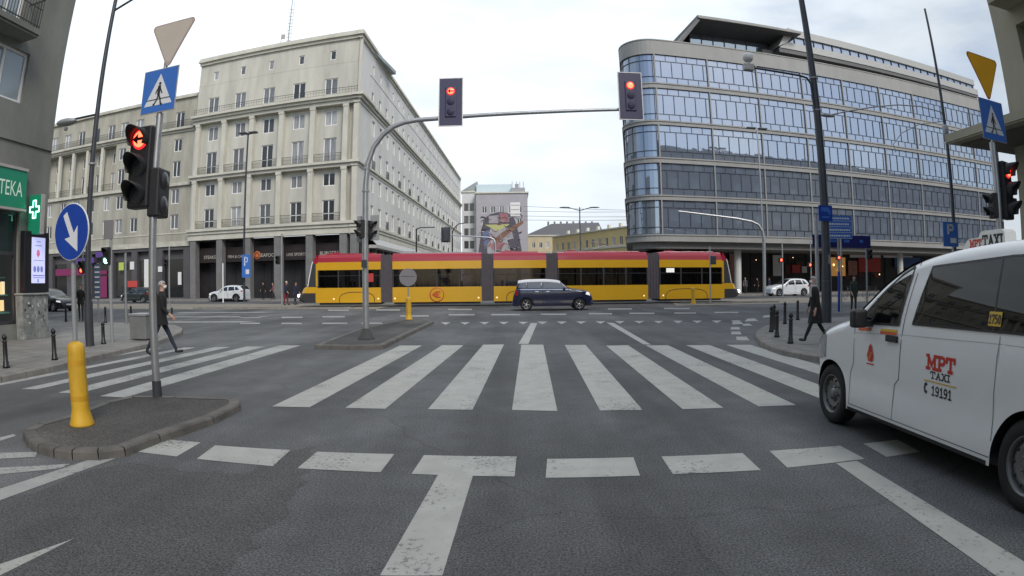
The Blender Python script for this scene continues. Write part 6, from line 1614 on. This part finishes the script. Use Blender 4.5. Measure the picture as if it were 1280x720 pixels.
for (px, py) in ((568,285),(573,280),(583,278.5)): v = V(px, py, y); P.append((v[0]-x, 0, v[2]-.1))
mb.tube(P, .06, 8); mb.build('arm', BLACKM, t)

# small signal poles
def ped_signal(px, pyb, pyt, hp, state, label, z=.115, r=.05, Y=None, m_=GREYP, ang=0, hx=-.0, grp=None, rl=.1):
    t, x, y, h_ = thin_pole(px, pyb, pyt, z, label, r, None, m_, 'traffic light', 'pedestrian_signal', Y=Y, grp=grp)
    zz = HZ(px, hp, x, y)-z
    head(t, T_(hx, -.10, zz, ang), state, rl); return t, x, y, h_
t, x, y, h_ = ped_signal(140.5, 428, 300, 320, 'og', 'pedestrian light showing green on a slim pole at the left pavement corner', r=.045, rl=.085, hx=-.09)
za = HZ(136, 299, x, y)-.115; zb = HZ(136, 275, x, y)-.115
mb = MB(); mb.box(-.24, -.04, za, .10, -.02, zb); mb.tube([(0,0,h_-.02),(0,0,zb-.05)], .025, 8); mb.build('sign_back', SIGNG if False else mat('sign_back_dark', ()), t)
thin_pole(158, 405, 316, .115, 'plain pale steel post between the two left pavement bollards', .055, .05, GALV)
ped_signal(212, 384, 308, 329, 'oo', 'slim signal pole with unlit dark heads behind the masked walker', z=.0, r=.06, hx=-.22, rl=.11)
ped_signal(104.5, 401, 312, 334, 'op', 'thin pole with a small red light behind the round blue sign', r=.045, rl=.1)
t, x, y, h_ = thin_pole(279, 378, 329, .1, 'short white post in front of the parked white crossover', .06, .06, FRAMEW, Y=47)
t, x, y, h_ = ped_signal(352.5, 382.5, 292, 325, 'oo', 'signal pole with dark heads just left of the tram nose', z=.09, r=.065, hx=-.28, rl=.11)
t, x, y, h_ = thin_pole(888, 378.5, 308, .09, 'pale steel post in front of the right tram cab', .055, .05, GALV)
mb = MB(); zz = HZ(889, 325, x, y)-.09; mb.box(.05, -.1, zz-.3, .42, .1, zz+.3, bev=.03); mb.build('signal_box', DARKP, t)
ped_signal(978.5, 365, 305, 325, 'p', 'thin pole with a red light in front of the white hatchback', Y=49, r=.06, z=.1, hx=-.18, rl=.14)
ped_signal(1014, 362, 302, 331, 'p', 'thin pole with a red light left of the big black lamp post', Y=47, r=.05, z=.1, hx=-.15, rl=.13)
thin_pole(1021.5, 396, 272, .115, 'thick pale steel post just left of the black lamp post', .10, .09, GALV, Y=24.5)
t, x, y, h_ = ped_signal(1048.5, 399, 292, 322, 'p', 'post with a blue lower half and a red light right of the black lamp post', Y=24, r=.05, z=.115, hx=-.06, rl=.075)
mb = MB(); mb.tube([(0,0,.0),(0,0,HZ(1050,340,x,y)-.1)], .062, 10); mb.build('blue_sleeve', SIGNB, t)
t, x, y, h_ = ped_signal(1083.5, 388, 306, 318, 'oo', 'slim pole with dark signal heads at the right end of the blue street name board', Y=25, r=.045, z=.115, hx=.14, rl=.09)

# signs on the right corner
def board(label, cat, px0, py0, px1, py1, Y, mats_, draw=None, name='direction_sign', ang=0.0, pole=None, grp=None):
    a = V(px0, py1, Y); b = V(px1, py0, Y); w_ = b[0]-a[0]; h_ = b[2]-a[2]
    t = thing(name, label, cat, ((a[0]+b[0])/2, Y, a[2]), ang, grp)
    mb = MB(); mb.box(-w_/2, 0, 0, w_/2, .03, h_); 
    if draw: draw(mb, w_, h_)
    mb.build('panel', mats_, t)
    if pole is not None:
        mb = MB(); mb.tube([(pole, .06, -a[2]+.1), (pole, .06, h_+.05)], .04, 10); mb.build('post', GALV, t)
    return t
def lines(mb, w_, h_, rows_=4):
    rnd = random.Random(3)
    for k in range(rows_):
        z0 = h_*(k+.08)/rows_; z1 = h_*(k+.92)/rows_
        x = -w_*.44
        while x < w_*.40:
            l = rnd.uniform(.04, .10)*w_; mb.box(x, -.006, z0+(z1-z0)*.35, min(x+l, w_*.44), -.001, z0+(z1-z0)*.68, 1); x += l+w_*.025
        mb.box(-w_/2, -.004, z0-.01, w_/2, -.001, z0+.004, 1)
        mb.prism([(w_*.5, z0), (w_*.5, z1), (w_*.54, (z0+z1)/2)], 0, .03, 0)
board('stack of four blue direction boards with white lettering on the right corner', 'direction sign', 1036, 270, 1063, 298, 23, [SIGNBL, SIGNW], lambda m_, w_, h_: lines(m_, w_, h_, 4), ang=rad(-6), pole=.05)
def msi(mb, w_, h_):
    for a, b in ((-.36,-.30),(-.28,-.10),(.02,.12),(.30,.36)): mb.box(w_*a, -.006, h_*.42, w_*b, -.001, h_*.66, 1)
board('long dark blue street name board across two poles on the right corner', 'street sign', 1016, 295, 1088, 309, 24.6, [mat('sign_navy', (.012,.018,.13), .4), SIGNBL], msi, name='street_name_board')
def camsym(mb, w_, h_):
    mb.prism([(-w_*.34,h_*.66),(-.30*w_,h_*.86),(w_*.2,h_*.88),(w_*.36,h_*.66),(w_*.36,h_*.42),(w_*.24,h_*.42),(w_*.18,h_*.58),(-.2*w_,h_*.62)], -.006, -.001, 1); mb.box(-.3*w_, -.006, h_*.2, .3*w_, -.001, h_*.30, 1)
board('small square blue camera warning sign fixed to the black lamp post', 'road sign', 1024, 257, 1040, 276, LR.location.y-.22, [SIGNB, SIGNBL], camsym, name='camera_sign')
def parksym(mb, w_, h_):
    mb.stroke([(-.18*w_,h_*.52),(-.18*w_,h_*.9)], w_*.12, -.006, -.001, 1); mb.stroke([(-.18*w_,h_*.88),(.12*w_,h_*.86),(.16*w_,h_*.74),(.1*w_,h_*.68),(-.18*w_,h_*.67)], w_*.10, -.006, -.001, 1)
    mb.box(-.05*w_, -.006, h_*.15, .35*w_, -.001, h_*.35, 1)
board('blue parking sign with white P showing above the roof of the taxi van', 'road sign', 1180, 278, 1197, 308, 15, [SIGNBL, SIGNW], parksym, name='parking_sign', pole=.12)
board('blue parking sign with pale plate on the lamp post before the restaurant arcade', 'road sign', 302.5, 318, 313, 347, 49.5, [SIGNBL, SIGNW], parksym, name='parking_sign')
v = V(308, 350, 49.5); 
board('blue striped vertical sign plate beside the left lamp post', 'road sign', 118, 330, 125, 374, 20, [mat('sign_slate', (.08,.12,.2), .5), SIGNW], lambda m_, w_, h_: [m_.box(-w_*.4, -.006, h_*(k+.25)/7, w_*.4, -.001, h_*(k+.55)/7, 1) for k in range(7)], name='information_sign', pole=0)
# signal pole at the right edge beside the canopy
x, y, _ = V(1251, 330, 9.6)
RP = thing('traffic_signal_pole', 'right-hand grey signal pole with yellow yield sign, crossing sign and red light beside the canopy', 'traffic light', (x, y, .115))
zt = HZ(1244, 178, x, y)-.115; post(RP, zt, .085, .08, GALV); post(RP, .8, .03, .03, GALV, 'sign_post', z=zt-.1)
zz = HZ(1268, 236, x, y)-.115
head(RP, T_(.34, -.10, zz, rad(18)), 'roo', .155)
mb = MB(); mb.box(0, -.03, zz+.2, .26, .03, zz+.25); mb.box(0, -.03, zz-.25, .26, .03, zz-.2); mb.build('bracket', DARKP, RP)
head(RP, T_(.52, .1, zz-.1, rad(90)), 'oo', .12); head(RP, T_(-.14, .12, zz-.35, rad(-110)), 'oo', .10)
za = HZ(1247, 177, x, y)-.115; zb = HZ(1245, 128, x, y)-.115
ped_sign(RP, T_(.0, -.12, za, rad(6)), (zb-za)*1.05)
za = HZ(1243, 128, x, y)-.115; zb = HZ(1236, 72, x, y)-.115
triangle_sign(RP, T_(-.02, -.10, za-.02, rad(6)), (zb-za)/.866*1.05, SIGNY, mat('sign_faded_rim', (.45,.13,.05), .5))

# bollards (cast-iron style)
bt = None
def black_bollard(px, pyb, pyt, label, grp, z=.115, stretch=1.0):
    x, y = G(px, pyb, z); h_ = HZ(px, pyt, x, y)-z
    global bt
    if bt is None:
        t = thing('black_bollard', label, 'bollard', (x, y, z), 0, grp)
        mb = MB(); mb.lathe([(.0,0),(.075,0),(.075,.06),(.062,.08),(.062,.18),(.052,.20),(.048,.62),(.045,.74)], 14); mb.build('shaft', BLACKM, t)
        mb = MB(); mb.lathe([(.045,.74),(.06,.755),(.06,.775),(.042,.79),(.036,.83),(.052,.85),(.055,.90),(.045,.95),(.02,.985),(0,1.0)], 14); mb.build('finial', BLACKM, t)
        bt = t
    else: t = dup(bt, (x, y, z), 0, label, grp)
    t.scale = (1, 1, h_); return t
gl = 'black iron bollards on the left pavement'; gr_ = 'black iron bollards on the right corner'
for px, b, tp, lb in ((8,460,417,'black bollard at the left picture edge below the pharmacy window'), (68.5,450,410,'black bollard between the utility cabinet and the round blue sign'), (129.5,430,402,'black bollard just right of the dark left lamp post foot'), (170.5,424,394,'black bollard against the left side of the grey street bin'),
                   (132,403.5,383,'small black bollard far back left of the plain pale post'), (164,403.5,382,'small black bollard far back right of the plain pale post'), (82.5,402,380,'small black bollard behind the round blue sign post'), (215,398,384,'small black bollard behind the masked walker')):
    black_bollard(px, b, tp, lb, gl)
for px, b, tp, lb in ((964,415,382,'leftmost black bollard of the right corner cluster'), (967.5,412,380,'black bollard half hidden behind the leftmost ones of the right cluster'), (971,421.5,387,'third black bollard of the right cluster, close to the kerb curve'), (981,405,377,'black bollard standing apart behind the right cluster'), (988,429.5,390,'nearest black bollard of the right corner, left of the walker'), (997,400,375,'farthest black bollard of the right corner, behind the walker')):
    black_bollard(px, b, tp, lb, gr_)
for k, px in enumerate((218, 236, 242)):
    pass

# utility cabinet, display totem, bin
x0, y0 = -13.55, 12.05
UC = thing('utility_cabinet', 'grey utility cabinet with torn stickers against the pharmacy wall', 'cabinet', (-13.97, 12.38, .115), 0)
mb = MB(); mb.box(.02, 0, 0, .36, 1.12, 1.26, bev=.012); mb.build('cabinet_body', mat('cabinet_grey', (.25,.26,.25), .6, var=.45, vscale=4.5, dark=(.10,.105,.10)), UC)
mb = MB(); mb.box(-.0, -.03, 1.26, .40, 1.15, 1.31, bev=.01); mb.build('cabinet_lid', mat('cabinet_lid', (.30,.30,.29), .6, var=.3), UC)
mb = MB(); mb.box(.361, .55, .08, .366, .558, 1.24); mb.box(.361, .06, .38, .366, 1.06, .388)
rnd = random.Random(5)
for k in range(22):
    a = rnd.uniform(.06, .96); z = rnd.uniform(.42, 1.10); w_ = rnd.uniform(.03, .12); h_ = rnd.uniform(.03, .12)
    P = [(a+rnd.uniform(-.02,.02), z+rnd.uniform(-.02,.02)), (a+w_, z+rnd.uniform(-.03,.02)), (a+w_*rnd.uniform(.5,1.1), z+h_), (a+w_*rnd.uniform(-.1,.3), z+h_*rnd.uniform(.6,1.1))]
    mb.add([(.3615+.0004*k, p[0], p[1]) for p in P], [(0,1,2,3)], 1+k % 3)
mb.build('stickers', [SIGNG, mat('sticker_pale', (.5,.5,.48), .6), mat('sticker_dark', (.05,.05,.055), .6), mat('sticker_grey', (.35,.34,.33), .6)], UC)
y_a, z_a = ZX(31, 290, -13.6); y_b, z_b = ZX(62, 366, -13.6)
TT = thing('display_panel', 'black advertising display with a bright screen on the wall above the utility cabinet', 'display', (-13.97, 12.58, 1.44), 0)
mb = MB(); mb.box(.02, 0, 0, .24, 1.10, 1.76, bev=.02); mb.build('casing', mat('totem_black', (.012,.012,.016), .35), TT)
SCR = mat('screen_pale', (.5,.5,.6), .3, emit=(.50,.53,.92), estr=.55); SC2 = mat('screen_blue', (.1,.1,.3), .3, emit=(.20,.24,.55), estr=.5); SC3 = mat('screen_red', (.4,.1,.2), .3, emit=(.6,.15,.3), estr=.5)
mb = MB(); mb.quad((.242,.27,.24),(.242,.80,.24),(.242,.80,1.42),(.242,.27,1.42), 0)
for (a, b, c, d, mi) in ((.46,1.30,.62,1.32,1),(.40,1.20,.68,1.22,1),(.36,.82,.74,.835,1),(.32,.42,.78,.45,1),(.34,.37,.76,.39,1)): mb.quad((.2435,a,b),(.2435,c,b),(.2435,c,d),(.2435,a,d), mi)
mb.add([(.2435,.49,1.10),(.2435,.57,1.10),(.2435,.60,.98),(.2435,.53,.90),(.2435,.46,.98)], [(0,4,3,2,1)], 2)
for k in range(3):
    vs = [(.2435, .40+.135*k+.055*math.cos(2*PI*q/12), .60+.085*math.sin(2*PI*q/12)) for q in range(12)]; mb.add(vs, [tuple(range(12))], 1)
mb.add([(.2435,.50,.26),(.2435,.56,.26),(.2435,.55,.35),(.2435,.51,.35)], [(0,1,2,3)], 1)
mb.M = Matrix()
for q_ in range(len(mb.v)): mb.v[q_] = Vector((mb.v[q_].x, .30+(mb.v[q_].y-.27)*1.15, mb.v[q_].z*1.12))
mb.build('screen', [SCR, SC2, SC3], TT)
x, y = G(180, 424.5, .115)
t = thing('street_bin', 'square grey street bin on the left pavement corner', 'bin', (x, y, .115))
hh = HZ(180, 391.5, x, y)-.115; w_ = .29
mb = MB(); mb.box(-w_, -w_, .03, w_, w_, hh-.06, bev=.02); mb.build('bin_body', mat('bin_grey', (.16,.165,.165), .7, var=.2), t)
mb = MB(); mb.box(-w_-.02, -w_-.02, hh-.06, w_+.02, w_+.02, hh, bev=.012); mb.build('bin_lid', GREYP, t)
# bicycles parked by the right shops
def bicycle(px, pyb, label, rz):
    x, y = G(px, pyb, .115); t = thing('bicycle', label, 'bicycle', (x, y, .115), rz, 'bicycles parked on the right pavement')
    for xx in (-.52, .52):
        mb = MB(); P = [(xx+.33*math.cos(2*PI*q/20), 0, .33+.33*math.sin(2*PI*q/20)) for q in range(21)]; mb.tube(P, .016, 6, 0, False)
        for q in range(6): a = PI*q/6; mb.tube([(xx+.31*math.cos(a),0,.33+.31*math.sin(a)),(xx-.31*math.cos(a),0,.33-.31*math.sin(a))], .003, 4)
        mb.build('wheel', RUBBER, t)
    mb = MB()
    for a, b in (((-.52,.33),(-.18,.85)),((-.52,.33),(-.05,.30)),((-.05,.30),(-.22,.9)),((-.05,.30),(.36,.82)),((-.2,.78),(.36,.84)),((.52,.33),(.34,.95))): mb.tube([(a[0],0,a[1]),(b[0],0,b[1])], .018, 6)
    mb.build('frame', mat('bike_frame', (.06,.06,.07), .4), t)
    mb = MB(); mb.box(-.34, -.07, .9, -.10, .07, .95, bev=.02); mb.build('saddle', BLACK, t)
    mb = MB(); mb.tube([(.30,-.27,1.0),(.36,-.1,.98),(.34,0,.95),(.36,.1,.98),(.30,.27,1.0)], .014, 6); mb.build('handlebar', BLACK, t)
bicycle(1061, 374, 'dark bicycle leaning upright left of the person in green', rad(25)); bicycle(1090, 373, 'dark bicycle parked right of the person in green', rad(-20))
# overhead wires of the tram and a span wire
WIRE = mat('wire', (.12,.12,.13), .5, .3)
for k, (pa, pb, Ya, Yb, lb) in enumerate(((258,263,95,95,'uppermost thin wire crossing the sky above the far ochre blocks'),(264,265,92,92,'second thin wire crossing the sky above the far ochre blocks'),(270,271,90,90,'third thin wire crossing the sky above the far ochre blocks'),(275,275,88,88,'lowest thin wire crossing the sky above the far ochre blocks'))):
    a = V(655, pa, Ya); b = V(790, pb, Yb); ext = 8
    d = Vector(b)-Vector(a); P = [Vector(a)-d*.0, Vector(a)+d*.5-Vector((0,0,.12)), Vector(b)+d*.0]
    mb = MB(); mb.tube([tuple(p) for p in P], .028, 5); tag(mb.build('overhead_wire', WIRE), lb, 'wire', 'tram wires against the sky')
# ------------------------------------------------------------------ people
def skin_mesh(verts, edges, radii, root=0, sub=1):
    me = bpy.data.meshes.new('skeleton'); me.from_pydata(verts, edges, [])
    o = bpy.data.objects.new('skeleton', me); C.objects.link(o)
    o.modifiers.new('s', 'SKIN'); 
    if not me.skin_vertices: bpy.context.view_layer.update()
    for i, r in enumerate(radii):
        d = me.skin_vertices[0].data[i]; d.radius = r if isinstance(r, tuple) else (r, r); d.use_root = (i == root)
    m = o.modifiers.new('u', 'SUBSURF'); m.levels = sub; m.render_levels = sub
    bpy.context.view_layer.update()
    ev = o.evaluated_get(bpy.context.evaluated_depsgraph_get()); out_ = bpy.data.meshes.new_from_object(ev)
    bpy.data.objects.remove(o); bpy.data.meshes.remove(me); return out_
HAIRS = {'grey': mat('hair_grey', (.32,.31,.30), .8, var=.3, vscale=20), 'dark': mat('hair_dark', (.03,.022,.018), .7, var=.3, vscale=20), 'white': mat('hair_white', (.55,.54,.52), .8, var=.2, vscale=20), 'brown': mat('hair_brown', (.09,.05,.03), .7, var=.3, vscale=20)}
CLOTH = {}
def cloth(name, col): 
    return mat('cloth_'+name, col, .9, var=.25, vscale=5, bump=.3, bscale=18)
def person(label, loc, rz, h, lean=.03, legs=((20, 12), (-18, 25)), arms=((-15, 15), (15, 25)), top=None, trousers=None, shoes=None, hair='dark', hairlong=False, coat=None, mask=None, scarf=None, hood=None, bag=None, cap=None, grp=None):
    """standing or walking figure facing +y; legs: (thigh swing, knee bend), arms: (swing, elbow bend) in degrees for left, right"""
    t = thing('person', label, 'person', loc, rz, grp); k = h/1.75
    V_ = []; E_ = []; R_ = []; reg = []
    def v(p, r, par=None, g='top'):
        V_.append(Vector(p)); R_.append(r); reg.append(g); i = len(V_)-1
        if par is not None: E_.append((par, i))
        return i
    pel = v((0,0,.93), (.135,.105)); sp = v((0,lean*.4,1.12), (.125,.10), pel); ch = v((0,lean*.8,1.32), (.145,.11), sp); up = v((0,lean,1.43), (.10,.085), ch)
    nk = v((0,lean+.01,1.51), .052, up, 'skin'); hd = v((0,lean+.03,1.58), (.062,.07), nk, 'skin'); h2 = v((0,lean+.03,1.65), (.077,.092), hd, 'skin'); h3 = v((0,lean+.02,1.72), (.06,.07), h2, 'skin')
    ankles = []
    for sd_, (th, kn) in zip((-1, 1), legs):
        a = rad(th); b = rad(th-kn)
        hp = v((sd_*.09,0,.88), .09, pel, 'leg')
        mid = v((sd_*.093,math.sin(a)*.21,.88-math.cos(a)*.21), .078, hp, 'leg')
        kx = v((sd_*.093,math.sin(a)*.42,.88-math.cos(a)*.42), .06, mid, 'leg')
        kp = V_[kx]; cf = v((sd_*.093,kp.y+math.sin(b)*.16-.01,kp.z-math.cos(b)*.16), .058, kx, 'leg')
        an = v((sd_*.093,kp.y+math.sin(b)*.39,kp.z-math.cos(b)*.39), .042, cf, 'leg')
        ap = V_[an]; c_ = b*.75 if b < 0 else b*.35
        to = lambda d, dz: (sd_*.095, ap.y+d*math.cos(c_)-dz*math.sin(c_)*-1, ap.z+dz*math.cos(c_)+d*math.sin(c_))
        he = v(to(-.02,-.055), .040, an, 'shoe'); ba = v(to(.10,-.062), (.045,.032), he, 'shoe'); v(to(.19,-.066), (.036,.024), ba, 'shoe')
        ankles.append(min(V_[i].z-.035 for i in range(he, he+3)))
    for sd_, (sw, el) in zip((-1, 1), arms):
        a = rad(sw); b = rad(sw+el)
        sh = v((sd_*.165,lean,1.41), .062, up); ua = v((sd_*.195,lean+math.sin(a)*.14,1.41-math.cos(a)*.14), .052, sh); eb = v((sd_*.215,lean+math.sin(a)*.28,1.40-math.cos(a)*.28), .043, ua)
        e = V_[eb]; fa = v((sd_*.218,e.y+math.sin(b)*.12,e.z-math.cos(b)*.12), .040, eb); wr = v((sd_*.215,e.y+math.sin(b)*.24,e.z-math.cos(b)*.24), .028, fa, 'skin')
        w_ = V_[wr]; dr = Vector((0, math.sin(b), -math.cos(b))); sdv = Vector((0, math.cos(b), math.sin(b)))
        pa = v(w_+dr*.06, (.020,.036), wr, 'skin')
        for q, (of, ln) in enumerate(((-.026,.075),(-.009,.085),(.009,.082),(.025,.065))):
            p1 = v(V_[pa]+dr*.045+sdv*of, .0095, pa, 'skin'); p2 = v(V_[p1]+dr*ln*.5+Vector((-sd_*.012,0,0)), .0085, p1, 'skin'); v(V_[p2]+dr*ln*.4+Vector((-sd_*.022,0,0)), .0075, p2, 'skin')
        p1 = v(w_+dr*.035+sdv*.038, .011, wr, 'skin'); v(V_[p1]+dr*.04+sdv*.012, .009, p1, 'skin')
    dz = -min(ankles)
    me = skin_mesh([tuple((p+Vector((0,0,dz)))*k) for p in V_], E_, [tuple(q*k for q in r) if isinstance(r, tuple) else r*k for r in R_])
    me.name = 'body'
    mats_ = [top, SKIN, trousers, shoes]; idx = {'top': 0, 'skin': 1, 'leg': 2, 'shoe': 3}
    for m_ in mats_: me.materials.append(m_)
    PV = [(p+Vector((0,0,dz)))*k for p in V_]; RR = [max(r) if isinstance(r, tuple) else r for r in R_]
    for p in me.polygons:
        c = p.center; best = min(range(len(PV)), key=lambda i: (c-PV[i]).length-RR[i]*k); p.material_index = idx[reg[best]]; p.use_smooth = True
    bo = link('body', me, t)
    H0 = PV[h2]
    # face: nose, eyes, mouth and ears belong to the head
    mb = MB()
    mb.ball(H0+Vector((0,.092,-.012))*k, .013*k, .022*k, .022*k, 0, 8, 6)
    for s_ in (-1, 1): mb.ball(H0+Vector((s_*.03,.078,.012))*k, .011*k, .008*k, .007*k, 1, 8, 5); mb.ball(H0+Vector((s_*.078,.0,-.005))*k, .010*k, .02*k, .03*k, 0, 8, 5)
    mb.box(*(H0+Vector((-.022,.076,-.052))*k), *(H0+Vector((.022,.086,-.046))*k), 2)
    mb.build('face', [SKIN, mat('eye_dark', (.02,.015,.012), .3), mat('lips', (.30,.10,.09), .5)], t)
    mb = MB(); n = 14; vs = []; fs = []
    for i in range(8):
        a = PI/2*i/7*1.12-.12*PI/2*0
        for q in range(n):
            b = 2*PI*q/n; fr = math.sin(b)
            el = PI/2-a; low_ = .0
            rr_ = math.cos(el); z = math.sin(el)
            if fr > .25 and z < .45: z = .45; rr_ = math.sqrt(1-.2)
            vs.append(H0+Vector((.088*rr_*math.cos(b), -.004+.104*rr_*math.sin(b)+(-.012 if fr > 0 else -.006), .022+.092*z))*k)
    for i in range(7):
        for q in range(n): fs.append((i*n+q, (i+1)*n+q, (i+1)*n+(q+1) % n, i*n+(q+1) % n))
    mb.add(vs, fs, 0, True)
    if hairlong: mb.ball(H0+Vector((0,-.055,-.07))*k, .085*k, .055*k, .13*k)
    mb.build('hair' if not cap else 'hat', HAIRS[hair] if not cap else cap, t)
    if mask:
        mb = MB(); mb.ball(H0+Vector((0,.052,-.036))*k, .062*k, .052*k, .046*k, 0, 12, 8); mb.build('face_mask', mask, t)
    if scarf:
        mb = MB(); P = [PV[nk]+Vector((.075*math.cos(q*PI/6), .07*math.sin(q*PI/6), -.01))*k for q in range(13)]; mb.tube([tuple(p) for p in P], .035*k, 8, 0, False); mb.tube([tuple(PV[nk]+Vector((-.03,.08,-.02))*k), tuple(PV[ch]+Vector((-.04,.125,.06))*k), tuple(PV[ch]+Vector((-.05,.13,-.1))*k)], .03*k, 8); mb.build('scarf', scarf, t)
    if coat:
        cm, hem = coat; mb = MB(); n = 20; prof_ = [(1.47,.075,.07,lean),(1.43,.165,.10,lean),(1.36,.185,.125,lean*.9),(1.22,.175,.13,lean*.7),(1.05,.17,.13,lean*.3),(.9,.185,.15,0)]
        z = .9
        while z > hem: z -= .09; prof_.append((max(z, hem), .185+(.9-z)*.05, .155+(.9-z)*.28*max(.15, abs(math.sin(rad(legs[0][0]-legs[1][0])))*.9), 0))
        vs = []; fs = []
        for i, (z, rx, ry, yo) in enumerate(prof_):
            for q in range(n):
                a = 2*PI*q/n; wv = 1+.02*math.sin(a*5+i) if z < .95 else 1
                vs.append(Vector((rx*math.cos(a)*wv, yo+ry*math.sin(a)*wv, z+dz))*k)
        for i in range(len(prof_)-1):
            for q in range(n): fs.append((i*n+q, (i+1)*n+q, (i+1)*n+(q+1) % n, i*n+(q+1) % n))
        mb.add(vs, fs, 0, True)
        mb.box(*(Vector((-.006,.118+lean,.95+dz))*k), *(Vector((.006,.145+lean*.5,1.35+dz))*k), 0)
        mb.build('coat', cm, t)
    if hood:
        mb = MB(); mb.ball(PV[nk]+Vector((0,-.07,.0))*k, .12*k, .08*k, .07*k); mb.build('hood', hood, t)
    return t
BLK = cloth('black', (.012,.012,.013)); NAV = cloth('navy', (.018,.022,.05)); CHAR = cloth('charcoal', (.035,.036,.042)); RED_ = cloth('red', (.22,.012,.03)); OLV = cloth('olive', (.035,.045,.035)); GRY = cloth('grey', (.12,.12,.13)); PNK = cloth('pale_red', (.25,.10,.10)); BRN = cloth('brown', (.06,.04,.03)); SHOE = mat('shoe_black', (.01,.01,.01), .5); DJN = cloth('dark_denim', (.022,.027,.048)); PALE = cloth('pale', (.4,.4,.4)); MASKW = mat('mask_white', (.6,.62,.64), .8)
def pg(px, pyf, z=.0): g = G(px, pyf, z); return (g[0], g[1], z)
def hgt(px, pyf, pyt, z=0.0): g = G(px, pyf, z); return HZ(px, pyt, g[0], g[1])-z
p_ = pg(203, 446); person('person in a black coat and pale face mask striding along the left zebra crossing', p_, rad(-62), hgt(203, 446, 354)*1.02, legs=((27,3),(-22,10)), arms=((-10,14),(10,38)), top=BLK, trousers=DJN, shoes=SHOE, hair='grey', coat=(BLK, .74), mask=MASKW)
p_ = pg(1019, 429, .115); person('person in a long black coat with grey hair stepping left beside the black lamp post', p_, rad(82), hgt(1019, 429, 348, .115)*1.02, lean=.05, legs=((26,2),(-20,14)), arms=((-2,14),(4,18)), top=BLK, trousers=BLK, shoes=SHOE, hair='grey', hairlong=True, coat=(BLK, .52), mask=MASKW, scarf=PALE)
p_ = pg(1067, 392, .115); person('person in dark green clothes standing behind the taxi van bonnet', p_, rad(170), hgt(1067, 392, 346, .115), legs=((4,2),(-3,4)), top=OLV, trousers=OLV, shoes=SHOE, hair='dark', coat=(OLV, .80))
p_ = pg(101.5, 402, .115); person('person in dark clothes waiting behind the round blue sign', p_, rad(-150), hgt(101.5, 402, 357, .115), legs=((6,3),(-5,4)), top=BLK, trousers=CHAR, shoes=SHOE, hair='dark', coat=(BLK, .80))
p_ = pg(113, 400, .115); person('person in a grey jacket half hidden by the left lamp post', p_, rad(150), hgt(113, 400, 355, .115), legs=((5,3),(-8,4)), top=GRY, trousers=CHAR, shoes=SHOE, hair='white')
p_ = pg(357.5, 379.5); 
def far_person(label, px, pyt, Y, h, rz, z=.1, **kw):
    x, y, _ = V(px, 360, Y); return person(label, (x, y, z), rz, h, **kw)
far_person('person in red trousers and a navy jacket waiting left of the tram nose', 357.5, 347, 43, 1.80, rad(-100), z=.01, legs=((8,2),(-8,6)), top=NAV, trousers=RED_, shoes=SHOE, hair='white', coat=(NAV, .86))
far_person('person in dark blue right beside the tram nose', 369, 351, 44, 1.72, rad(-40), z=.01, legs=((10,4),(-10,10)), top=NAV, trousers=DJN, shoes=SHOE, hair='brown', coat=(NAV, .84))
far_person('person in black standing on the pavement before the SEAFOOD shop front', 329, 353, 56.5, 1.72, rad(180), legs=((4,2),(-4,2)), top=BLK, trousers=BLK, shoes=SHOE, hair='dark')
far_person('person in a pale red top between the black-clad pedestrian and the signal pole', 341.5, 353, 57, 1.68, rad(120), legs=((12,4),(-12,12)), top=PNK, trousers=CHAR, shoes=SHOE, hair='brown')
far_person('person in grey trousers and a pale top under the office overhang beside the tram cab', 931.5, 347, 61.5, 1.74, rad(160), legs=((6,2),(-6,6)), top=GRY, trousers=CHAR, shoes=SHOE, hair='white')
far_person('person in dark brown further under the office overhang left of the lit posters', 947, 345, 64, 1.74, rad(90), legs=((12,4),(-12,12)), top=BRN, trousers=BLK, shoes=SHOE, hair='dark')
far_person('person in dark blue behind the bonnet of the white hatchback', 962, 347, 60, 1.74, rad(30), legs=((12,4),(-12,12)), top=NAV, trousers=BLK, shoes=SHOE, hair='dark')
